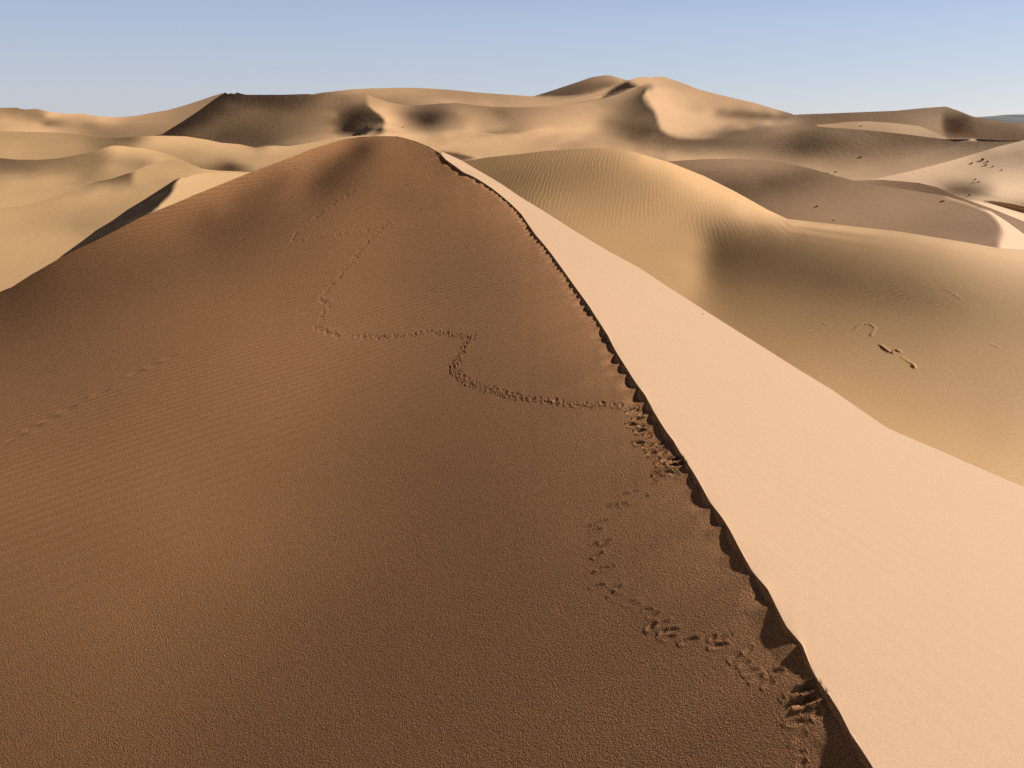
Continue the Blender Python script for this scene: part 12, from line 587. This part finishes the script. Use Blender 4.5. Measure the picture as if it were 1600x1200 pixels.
def dune(key, name, mat, label, up=(1, 1), far=60., drop=24., sculpt=None, foot=4.):
    U, V, rho = surface(key)
    if up != (1, 1):
        nr, nc = (rho.shape[0] - 1) * up[0] + 1, (rho.shape[1] - 1) * up[1] + 1
        u = np.linspace(U[0, 0], U[0, -1], nc); top = TOP[key]
        t = np.interp(u, top[:, 0], top[:, 1]); b = np.interp(u, BOT[key][:, 0], BOT[key][:, 1])
        Vf = t + (b - t) * np.linspace(0, 1, nr)[:, None]
        rho = resample(rho, U[0, 0], STEP[key], V[0], V[-1], u, Vf); V = Vf; U = np.broadcast_to(u, V.shape)
    P = np.exp(rho)[..., None] * rays(U, V)
    if sculpt: sculpt(P, U, V)
    S = Sheets(); S.grid(P)
    S.grid(back_slope(P[0], far, drop))
    d = P[-1] * [1, 1, 0]; d = d / np.linalg.norm(d, axis=1)[:, None]
    S.grid(np.stack([P[-1], P[-1] - d * foot * .3 - [0, 0, .015 * foot], P[-1] - d * foot - [0, 0, .09 * foot], P[-1] - d * foot - [0, 0, 12]]))   # the foot runs on under the nearer dune
    return structure(S.build(name, mat), label, 'dune')

def scarp(P, path, h, w, seed):
    """a broken lip of crusted sand along a world path"""
    q = np.array(path)
    best = np.full(P.shape[:2], 9e9); side = np.zeros(P.shape[:2]); par = np.zeros(P.shape[:2])
    acc = 0.
    for a, b in zip(q[:-1], q[1:]):
        d = (b - a)[:2]; l = np.hypot(*d); d = d / l
        r = P[..., :2] - a[:2]; s = np.clip(r @ d, 0, l); e = r - s[..., None] * d
        k = np.hypot(e[..., 0], e[..., 1]); m = k < best
        best[m] = k[m]; side[m] = (e[..., 0] * -d[1] + e[..., 1] * d[0])[m]; par[m] = (acc + s)[m]; acc += l
    amp = h * (.6 + 1.2 * vnoise(par * 1.7, par * 0 + seed, seed + 3)); 
    P[..., 2] += np.where(best < 3 * w, amp * np.exp(-(best / w) ** 2) * np.where(side > 0, 1, .2), 0)
def sculpt_mid(P, U, V):
    for path, h, w, sd in CRUST:
        scarp(P, [at('F1', *p) for p in path], h, w, sd)
CRUST = [([(1375, 539), (1381, 544), (1388, 549), (1394, 552), (1399, 547), (1406, 549), (1405, 555), (1412, 561), (1420, 566), (1426, 570), (1428, 574)], .075, .075, 1),
         ([(1336, 516), (1340, 511), (1348, 507), (1358, 506), (1366, 512), (1363, 519), (1360, 524)], .035, .075, 5),
         ([(1476, 452), (1483, 455), (1492, 461), (1500, 467)], .016, .08, 9), ([(1286, 506), (1290, 508)], .03, .08, 2),
         ([(1298, 543), (1304, 544), (1311, 542)], .018, .08, 4), ([(1548, 538), (1556, 541), (1562, 545)], .018, .08, 6)]

for n in ('BK', 'FR', 'PL', 'RP'): surface(n)
surface('F1'); surface('S5'); surface('Y1'); surface('Y2'); surface('Y3'); surface('Y5'); surface('S4')
dune('BK', 'skyline_dunes', M_FAR, 'high far dunes along the skyline with a sunlit peak right of centre', (2, 1), far=150, drop=60)
dune('PL', 'flat_dune', M_FAR, 'thin tan sand flat below the right skyline dune', (2, 1), far=40, drop=16)
dune('FR', 'hollowed_dune', M_FAR, 'broad dune field with two dark hollows and a long shaded band', (2, 2), far=60, drop=24)
dune('RP', 'pale_slope', M_PALE, 'pale sand slope at far right dotted with dry tufts', (2, 2), far=60, drop=20)
dune('Y1', 'pale_dune', M_LEFT, 'low pale yellow dune below the dark slip face at left, farthest of the left dunes', (3, 2))
dune('Y2', 'humped_dune', M_LEFT, 'yellow humped dune with a shaded left face, middle of the left dunes', (3, 2))
dune('Y3', 'basin_dune', M_LEFT, 'broad yellow sand basin with a small rounded hump at left', (2, 2))
dune('Y5', 'dark_faced_dune', M_LEFT, 'small dune with a black slip face and pale lit flank behind the big dune', (2, 2))
dune('S4', 'strip_dune', M_OVAL, 'narrow brown strip of dune curving behind the oval slope', (3, 3))
dune('S5', 'oval_dune', M_OVAL, 'flat brown oval dune slope with a sharp curved edge at right', (2, 2))
dune('F1', 'rippled_dune', M_MID, 'rippled tan dune with a soft crest and a deep fold right of the big dune', (6, 6), sculpt=sculpt_mid, foot=20.)

# ------------------------------------------------------------------ the big dune underfoot
rl, rr = ranges('F0L'), ranges('F0R')
edge = np.vstack([SIL, CREST]); U0, DU = -510., 16.
uL = U0 + DU * np.arange(rl.shape[1]); uR = 690 + DU * np.arange(rr.shape[1])
fine = np.r_[np.arange(U0, -60, 8.), np.arange(-60, 690, 2.), np.arange(690, 1010, 1.25), np.arange(1010, 1425, 1.6), 1426.]
NR = 560
tl = np.linspace(0, 1, NR) ** 1.25                   # row parameter, denser at the crest
cut = lambda u: np.interp(u, edge[:, 0], edge[:, 1])
tL = cut(fine); VL = tL + (1500. - tL) * tl[:, None]; UL = np.broadcast_to(fine, VL.shape)
PL = np.exp(resample(rl, U0, DU, cut(uL), np.full(len(uL), 1500.), fine, VL, 1.7))[..., None] * rays(UL, VL)
fr = np.r_[fine[fine >= 690], np.arange(1434, uR[-1] + .1, 8.)]
NRR = 110
brow = lambda u: np.interp(u, BROW[:, 0], BROW[:, 1])
low = lambda u: np.where(u > 1427, cut(1426.) + (u - 1426) * .9, cut(u))
tR = brow(fr); VR = tR + (low(fr) - tR) * np.linspace(0, 1, NRR)[:, None]; UR = np.broadcast_to(fr, VR.shape)
PR = np.exp(resample(rr, 690., DU, brow(uR), low(uR), fr, VR))[..., None] * rays(UR, VR)
nk = int((fine >= 690).sum()); k0 = len(fine) - nk
PR[-1, :nk] = PL[0, k0:]                              # one shared crest line

def locate(u, v):
    j = int(np.clip(np.searchsorted(fine, u) - 1, 0, len(fine) - 2)); i = int(np.clip(np.searchsorted(VL[:, j], v), 0, NR - 1)); return i, j
def dent(u, v, a, b, ang, depth, rim=.45, off=(0, 0)):
    """press an oval print (half axes a, b metres) into the windward slope with a raised rim"""
    i, j = locate(u, v); c = PL0[i, j]
    R = max(a, b) * 2.6
    # window in rows / columns from the local cell size
    di = int(R / max(1e-4, np.linalg.norm(PL0[min(i + 1, NR - 1), j, :2] - PL0[max(i - 1, 0), j, :2]) / 2)) + 3
    dj = int(R / max(1e-4, np.linalg.norm(PL0[i, min(j + 1, len(fine) - 1), :2] - PL0[i, max(j - 1, 0), :2]) / 2)) + 3
    di = min(di, 120); dj = min(dj, 120)
    s = (slice(max(0, i - di), i + di + 1), slice(max(0, j - dj), j + dj + 1))
    x = PL0[s][..., 0] - c[0] - off[0]; y = PL0[s][..., 1] - c[1] - off[1]
    ca, sa = math.cos(ang), math.sin(ang)
    p = (x * ca + y * sa) / a; q = (-x * sa + y * ca) / b; r2 = p * p + q * q
    DZ[s] += depth * (-np.exp(-r2 * 1.2) + .42 * rim * np.exp(-(np.sqrt(r2) - 1.35) ** 2 * 4))
PL0 = PL.copy(); DZ = np.zeros(PL.shape[:2])
# scalloped lip along the crest: a sawtooth row of small steep breaks
cr = PL0[0, k0:]; o_ = np.argsort(cr[:, 1]); cy, cx = cr[o_, 1], cr[o_, 0]
ker = np.hanning(41); ker /= ker.sum(); cxs = np.convolve(np.pad(cx, 20, 'edge'), ker, 'valid')
cs = np.r_[0, np.cumsum(np.hypot(np.diff(cxs), np.diff(cy)))]; slope_ = np.gradient(cxs, cy)
edges = [0.]
while edges[-1] < cs[-1] + 1: edges.append(edges[-1] + (.17 + .17 * random.random()) * (1 + .6 * min(1, edges[-1] / 22)))
edges = np.array(edges); wid = rng.uniform(.3, .95, len(edges))
Q = PL0; y_ = Q[..., 1]
w = (np.interp(y_, cy, cx) - Q[..., 0]) / np.sqrt(1 + np.interp(y_, cy, slope_) ** 2)
w = np.where((y_ > cy[-1]) | (y_ < cy[0] - .5), 9., np.maximum(w, 0))
w[:, :k0 - 10] += .02 * np.maximum(0, (k0 - 10 - np.arange(k0 - 10)))
a_s = np.interp(y_, cy, cs) + .25 * w                 # scallops lean a little along the slope
k = np.clip(np.searchsorted(edges, a_s) - 1, 0, len(edges) - 2)
fz = (a_s - edges[k]) / (edges[k + 1] - edges[k])      # 0 at the near end of a scallop
prof = .62 * np.sin(np.pi * np.clip(fz, 0, 1) ** .7) ** 1.2
mean = .026 * np.interp(a_s, edges, wid)
WW = .008 * np.clip(y_ / 5.5, .36, 1) + .066 * wid[k] * prof * (1 + .8 * np.clip((y_ - 5) / 15, 0, 1)) * np.clip(y_ / 5.5, .36, 1)
A = .36 * WW
x = w / WW
g = np.where(x < 1, x, 1.)
far_ = np.exp(-np.maximum(w - .5 * WW, 0) / .22)
mix = np.clip((w - WW) / .10, 0, 1)
FADE = np.clip((25.5 - y_) / 2.5, 0, 1)
DZ -= FADE * np.where(w < 5, (A * (1 - mix) + .36 * mean * mix) * g * np.where(x < 1, 1, far_), 0)
# streaks that run down from the scallops
DZ += FADE * np.where(w < 5, .009 * np.exp(-w / .35) * np.minimum(1, w / .10) * vnoise(a_s * 5.5, w * .8, 5), 0)

# small animal trail: prints in staggered pairs along a winding line
TRAIL = pts("997,639 962,633 931,633 900,633 869,627 837,624 806,621 775,611 750,605 728,596 709,580 709,571 719,555 728,539 740,524 734,526 712,524 681,517 650,521 612,525 575,525 537,524 512,517 497,510 500,500 507,485 515,472 500,465 510,452 530,432 550,410 570,385 587,367 612,345 587,355 550,364 525,367 500,371 475,374 455,375 462,362 482,345 500,332 517,320 537,307 555,297")
def walk(path, step):
    w3 = np.array([PL0[locate(*p)] for p in path]); d = np.r_[0, np.cumsum(np.linalg.norm(np.diff(w3, axis=0), axis=1))]
    s = np.arange(0, d[-1], step)
    return np.stack([np.interp(s, d, path[:, 0]), np.interp(s, d, path[:, 1])], 1), np.stack([np.interp(s, d, w3[:, k]) for k in range(3)], 1), s
uv, w3, s = walk(TRAIL, .078)
for n in range(len(uv) - 1):
    d = w3[n + 1] - w3[n]; an = math.atan2(d[1], d[0])
    for side in (-1, 0, 1):
        sp = .04 * side + random.uniform(-.008, .008); k_ = .75 + .5 * random.random(); sh = random.uniform(-.015, .015) + .02 * abs(side)
        dent(*uv[n], .022 * k_ * (1 + w3[n][1] / 40), .011 * k_ * (1 + w3[n][1] / 30), an + .9 * (side or .3) + random.uniform(-.35, .35), .0030 * k_ * (1 + w3[n][1] / 35), .9,
             (-math.sin(an) * sp + math.cos(an) * sh, math.cos(an) * sp + math.sin(an) * sh))
# trampled prints where the trail meets the crest
for u, v, a, dp in [(997, 639, .05, .02), (985, 642, .05, .018), (1005, 645, .045, .016), (1000, 652, .06, .02), (990, 662, .06, .018), (1008, 664, .05, .02), (1002, 672, .06, .02), (1016, 678, .05, .018),
                    (1000, 690, .05, .016), (1016, 694, .06, .022), (1030, 692, .05, .018), (1022, 706, .055, .02), (1038, 706, .05, .02), (1044, 716, .06, .022), (1034, 722, .05, .016), (1052, 724, .05, .02), (1040, 736, .05, .014), (1054, 738, .045, .014), (1030, 742, .05, .012)]:
    dent(u + random.uniform(-3, 3), v, a * .75, a * .4, random.uniform(-.5, .5), dp * .32, 1.0)
# old, half filled footprints lower down
uv, w3, s = walk(pts("1025,737 987,771 950,800 933,829 933,858 937,883 950,912 967,933 1012,962 1058,987 1108,987 1158,1008 1162,1042 1208,1046 1217,1075 1246,1096 1267,1125 1258,1158 1270,1200"), .042)
for n in range(len(uv)):
    sz = .6 + .6 * random.random(); dent(*(uv[n] + rng.uniform(-15, 15, 2)), .026 * sz, .013 * sz, random.uniform(-.2, .9), (.0006 + .0010 * random.random() ** 2) * (1.4 if uv[n][1] > 960 else 1), 1.2)
# a broken lip where sand spilled over the crest
for u, v in [(1272, 1072), (1282, 1082), (1262, 1092)]: dent(u, v, .05, .02, .2, .008, .8)
for u, v in [(1060, 716), (1066, 722)]: dent(u, v, .06, .022, .2, .012, .6)
# deep prints across the ripples
for u, v in [(266, 558), (240, 570), (216, 581), (159, 612), (106, 639), (78, 655), (53, 667), (28, 683), (8, 692)]:
    dent(u, v, .10, .045, .5, .008, .8)
PL[..., 2] += DZ
PR[-1, :nk] = PL[0, k0:]

S = Sheets(); S.grid(PL); nL = len(S.f[0])
S.grid(PR); nR = len(S.f[1])
def add(P, m):
    S.grid(P); return [m] * len(S.f[-1])
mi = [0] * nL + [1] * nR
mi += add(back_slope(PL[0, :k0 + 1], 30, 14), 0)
mi += add(back_slope(PR[0], 14, 8.5), 1)                          # the pale face steepens below its brow
e = PL[-1] - PL[-2]; e /= np.linalg.norm(e, axis=1)[:, None]
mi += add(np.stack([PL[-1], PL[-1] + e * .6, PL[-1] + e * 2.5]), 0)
e = PR[-1, nk - 1:] - PR[-4, nk - 1:]; e /= np.linalg.norm(e, axis=1)[:, None]
mi += add(np.stack([PR[-1, nk - 1:], PR[-1, nk - 1:] + e * .6, PR[-1, nk - 1:] + e * 2.5]), 1)
e = PR[:, -1] - PR[:, -6]; e /= np.linalg.norm(e, axis=1)[:, None]
mi += add(np.stack([PR[:, -1], PR[:, -1] + e * 1., PR[:, -1] + e * 4. - [0, 0, .6]], 1), 1)
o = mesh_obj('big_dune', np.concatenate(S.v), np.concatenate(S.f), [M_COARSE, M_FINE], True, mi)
structure(o, 'big foreground dune with a scalloped crest, coarse windward side coloured deeper brown for shade and smooth pale side', 'dune')

# ------------------------------------------------------------------ base ground and the far ridge
n = 60; gx = np.linspace(-1, 1, n); gx = np.sign(gx) * np.abs(gx) ** 2 * 9000
X, Y = np.meshgrid(gx, gx + 0); G = np.stack([X, -Y, np.full(X.shape, -60.) + 6 * vnoise(X / 300, Y / 300, 3)], -1)
S = Sheets(); S.grid(G); structure(S.build('ground', M_FAR), 'flat sand ground reaching to the horizon under the dunes', 'ground')
m = bpy.data.materials.new('haze_blue_rock'); m.use_nodes = True; nt = m.node_tree; b = nt.nodes['Principled BSDF']
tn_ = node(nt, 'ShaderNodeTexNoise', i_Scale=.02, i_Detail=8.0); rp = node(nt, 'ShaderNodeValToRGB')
rp.color_ramp.elements[0].color = (.040, .052, .080, 1); rp.color_ramp.elements[1].color = (.060, .072, .102, 1)  # blue of distant haze is put into the rock colour
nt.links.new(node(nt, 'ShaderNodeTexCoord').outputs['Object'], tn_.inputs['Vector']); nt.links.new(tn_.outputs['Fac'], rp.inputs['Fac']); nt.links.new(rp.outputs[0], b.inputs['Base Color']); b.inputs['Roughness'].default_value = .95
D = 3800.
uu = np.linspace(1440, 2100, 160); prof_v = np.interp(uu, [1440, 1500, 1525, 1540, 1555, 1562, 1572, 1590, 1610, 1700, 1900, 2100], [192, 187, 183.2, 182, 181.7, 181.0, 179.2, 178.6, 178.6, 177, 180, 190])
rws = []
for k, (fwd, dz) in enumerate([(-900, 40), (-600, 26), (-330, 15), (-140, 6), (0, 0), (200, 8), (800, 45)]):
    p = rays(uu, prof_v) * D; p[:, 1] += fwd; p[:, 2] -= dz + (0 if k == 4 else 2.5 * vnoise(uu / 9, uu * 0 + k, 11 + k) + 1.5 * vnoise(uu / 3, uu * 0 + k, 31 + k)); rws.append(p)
S = Sheets(); S.grid(np.stack(rws[::-1])); structure(S.build('mountain', m), 'low dark rock ridge coloured haze blue on the horizon at far right', 'mountain')

# ------------------------------------------------------------------ stones and dry tufts scattered on the far sand
m_st = bpy.data.materials.new('dark_stone'); m_st.use_nodes = True; nt = m_st.node_tree; b = nt.nodes['Principled BSDF']
t_ = node(nt, 'ShaderNodeTexNoise', i_Scale=9.0, i_Detail=5.0); rp = node(nt, 'ShaderNodeValToRGB')
rp.color_ramp.elements[0].color = (.07, .05, .035, 1); rp.color_ramp.elements[1].color = (.17, .115, .075, 1)
nt.links.new(node(nt, 'ShaderNodeTexCoord').outputs['Object'], t_.inputs['Vector']); nt.links.new(t_.outputs['Fac'], rp.inputs['Fac']); nt.links.new(rp.outputs[0], b.inputs['Base Color']); b.inputs['Roughness'].default_value = .9
m_pl = m_st.copy(); m_pl.name = 'pale_stone'; r2 = [q for q in m_pl.node_tree.nodes if q.type == 'VALTORGB'][0]
r2.color_ramp.elements[0].color = (.55, .45, .33, 1); r2.color_ramp.elements[1].color = (.75, .66, .52, 1)
m_tw = m_st.copy(); m_tw.name = 'dry_twig'; r2 = [q for q in m_tw.node_tree.nodes if q.type == 'VALTORGB'][0]
r2.color_ramp.elements[0].color = (.05, .045, .025, 1); r2.color_ramp.elements[1].color = (.12, .10, .055, 1)
def ico(sub=2):
    import bmesh
    bm = bmesh.new(); bmesh.ops.create_icosphere(bm, subdivisions=sub, radius=1)
    v = np.array([q.co[:] for q in bm.verts]); f = np.array([[q.index for q in fc.verts] for fc in bm.faces]); bm.free(); return v, f
IV, IF = ico(2)
def stone(surf, u, v, px, label, mat=None, squash=.6, seed=0):
    p = at(surf, u, v) if surf != 'R' else PR[np.abs(VR[:, np.abs(fr - u).argmin()] - v).argmin(), np.abs(fr - u).argmin()]
    r = px / 2 * np.linalg.norm(p) / F
    q = IV * (1 + .5 * vnoise(IV[:, 0] * 1.6 + seed, IV[:, 1] * 1.6 + IV[:, 2] * 1.3, seed)[:, None]) * [r * 1.15, r, r * squash]
    o = mesh_obj('stone', q + [0, 0, r * squash * .35], IF, mat or m_st, False); o.location = p; o.rotation_euler[2] = seed * 1.3
    return thing(o, label, 'stone', 'stones scattered on the sand')
def tuft(surf, u, v, px, label, seed=0):
    p = at(surf, u, v); r = px / 2 * np.linalg.norm(p) / F; rg = np.random.default_rng(seed)
    vs, fs = [], []
    for k in range(46):
        a = rg.uniform(0, 6.283); ln = r * rg.uniform(.7, 1.3); lean = rg.uniform(.25, 1.1); wd = r * .07
        d = np.array([math.cos(a), math.sin(a), 0]); sd = np.array([-d[1], d[0], 0])
        b0 = d * r * rg.uniform(0, .35)
        mid = b0 + d * ln * .5 * lean + [0, 0, ln * .55]; tip = b0 + d * ln * lean + [0, 0, ln * (.9 - .3 * lean)]
        i = len(vs); vs += [b0 - sd * wd, b0 + sd * wd, mid + sd * wd * .8, mid - sd * wd * .8, tip + sd * wd * .2, tip - sd * wd * .2]
        fs += [[i, i + 1, i + 2, i + 3], [i + 3, i + 2, i + 4, i + 5]]
    o = mesh_obj('dry_shrub', vs, fs, m_tw, True); o.location = p
    return thing(o, label, 'shrub', 'dry tufts on the far right slope')
stone('BK', 1092, 203.5, 3.2, 'small dark stone alone on the pale sunlit slope below the sharp peak', seed=1)
stone('FR', 629, 199.5, 2.6, 'tiny dark stone on the bright sand left of the round shaded hollow', seed=2)
stone('S5', 1277, 322.5, 3.6, 'dark stone in the middle of the flat brown oval slope', seed=3)
stone('S5', 1303, 344, 2.4, 'tiny dark stone near the lower edge of the brown oval slope', seed=4)
stone('S5', 1474, 314, 4.0, 'pale cream stone at the upper right of the brown oval slope', m_pl, seed=5)
stone('FR', 1292, 271, 5.0, 'flat dark stone on the sand just above the oval slope crest', squash=.4, seed=6)
stone('FR', 1306, 269, 3.0, 'smaller dark stone right of the flat one above the oval slope', seed=7)
stone('PL', 1345, 197.5, 3.0, 'dark stone on the tan flat below the right skyline dune', seed=8)
stone('FR', 1345, 245.5, 3.0, 'dark stone on the plain in front of the long shaded band', seed=9)
stone('RP', 1515, 305, 3.0, 'dark stone below the small shaded hollow at far right', seed=10)
stone('R', 1098, 490, 2.6, 'tiny dark pebble at the far edge of the smooth pale slope', seed=13)
tuft('RP', 1535, 251, 7.5, 'largest dry dark tuft in the clump on the far right slope', 1)
tuft('RP', 1543, 253.5, 5.5, 'dark dry tuft just right of the largest one on the slope', 2)
tuft('RP', 1540, 259, 6, 'low dry tuft below the largest tuft on the far right slope', 3)
tuft('RP', 1518, 256, 5.5, 'flat dark tuft left of the clump on the far right slope', 4)
tuft('RP', 1551, 261, 4, 'small dry tuft at the lower right end of the clump', 5)
tuft('RP', 1524, 281, 4, 'small dark tuft above the shaded hollow, upper of three', 6)
tuft('RP', 1529, 285, 4, 'small dark tuft above the shaded hollow, right of three', 7)
tuft('RP', 1521, 286, 3.5, 'small dark tuft above the shaded hollow, left of three', 8)
tuft('RP', 1565, 266.5, 4, 'lone dry tuft at the far right below the slanting tufts', 9)

# ------------------------------------------------------------------ sky, sun, camera
def lin(c):
    c/=255
    return c/12.92 if c<.04045 else ((c+.055)/1.055)**2.4
def make_world(sc,EL,PHI,EXPO,WS=.06,FN=.30):
    W=bpy.data.worlds.new("World");sc.world=W;W.use_nodes=True
    nt=W.node_tree;N=nt.nodes;bg=N['Background']
    sky=N.new('ShaderNodeTexSky');sky.sky_type='NISHITA';sky.sun_disc=False
    sky.sun_elevation=math.radians(EL);sky.sun_rotation=math.radians(PHI)
    sky.air_density=.6;sky.dust_density=.25;sky.ozone_density=3
    tc=N.new('ShaderNodeTexCoord');sp=N.new('ShaderNodeSeparateXYZ')
    nt.links.new(tc.outputs['Generated'],sp.inputs[0])
    mr=N.new('ShaderNodeMapRange');mr.inputs[1].default_value=-.02;mr.inputs[2].default_value=.98
    nt.links.new(sp.outputs[2],mr.inputs[0])
    cr=N.new('ShaderNodeValToRGB')
    stops=[(0,(212,210,217)),(.04,(208,209,218)),(.085,(200,207,222)),(.115,(192,204,226)),(.14,(182,196,220)),(.19,(110,114,124)),(.30,(56,58,64)),(.6,(34,35,40)),(1,(26,27,32))]
    e=cr.color_ramp.elements
    while len(e)<len(stops): e.new(.5)
    for el,(p,c) in zip(e,stops):
        el.position=p;el.color=(*[lin(x) for x in c],1)
    nt.links.new(mr.outputs[0],cr.inputs[0])
    vm=N.new('ShaderNodeVectorMath');vm.operation='SCALE';vm.inputs['Scale'].default_value=1/WS/2**EXPO*1.0
    nt.links.new(cr.outputs[0],vm.inputs[0])
    mx=N.new('ShaderNodeMix');mx.data_type='RGBA';mx.inputs['Factor'].default_value=1-FN
    # zenith dimming of the Nishita part
    mr2=N.new('ShaderNodeMapRange');mr2.inputs[1].default_value=.14;mr2.inputs[2].default_value=.4;mr2.inputs[3].default_value=1;mr2.inputs[4].default_value=.12
    nt.links.new(sp.outputs[2],mr2.inputs[0])
    vs=N.new('ShaderNodeVectorMath');vs.operation='SCALE';nt.links.new(sky.outputs[0],vs.inputs[0]);nt.links.new(mr2.outputs[0],vs.inputs['Scale'])
    nt.links.new(vs.outputs[0],mx.inputs['A']);nt.links.new(vm.outputs[0],mx.inputs['B'])
    nt.links.new(mx.outputs['Result'],bg.inputs[0]);bg.inputs[1].default_value=WS

make_world(sc, EL, PHI, EXPO)
L = bpy.data.lights.new('sun', 'SUN'); L.energy = 5.0; L.angle = math.radians(.5); L.color = (1, .955, .88)
o = bpy.data.objects.new('sun', L); C.objects.link(o)
e_, p_ = math.radians(EL), math.radians(PHI)
o.rotation_euler = Vector((math.cos(e_) * math.sin(p_), math.cos(e_) * math.cos(p_), math.sin(e_))).to_track_quat('Z', 'Y').to_euler()
cam = bpy.data.cameras.new('camera'); cam.sensor_width = 36; cam.lens = F / 1600 * 36; cam.clip_start = .05; cam.clip_end = 20000
co = bpy.data.objects.new('camera', cam); C.objects.link(co); co.rotation_euler = (math.pi / 2 - PIT, 0, 0); sc.camera = co
sc.view_settings.view_transform = 'Standard'; sc.view_settings.look = 'None'; sc.view_settings.exposure = EXPO; sc.view_settings.gamma = 1
sc.view_settings.use_curve_mapping = False
sc.cycles.max_bounces = 6; sc.cycles.diffuse_bounces = 4; sc.cycles.use_denoising = False
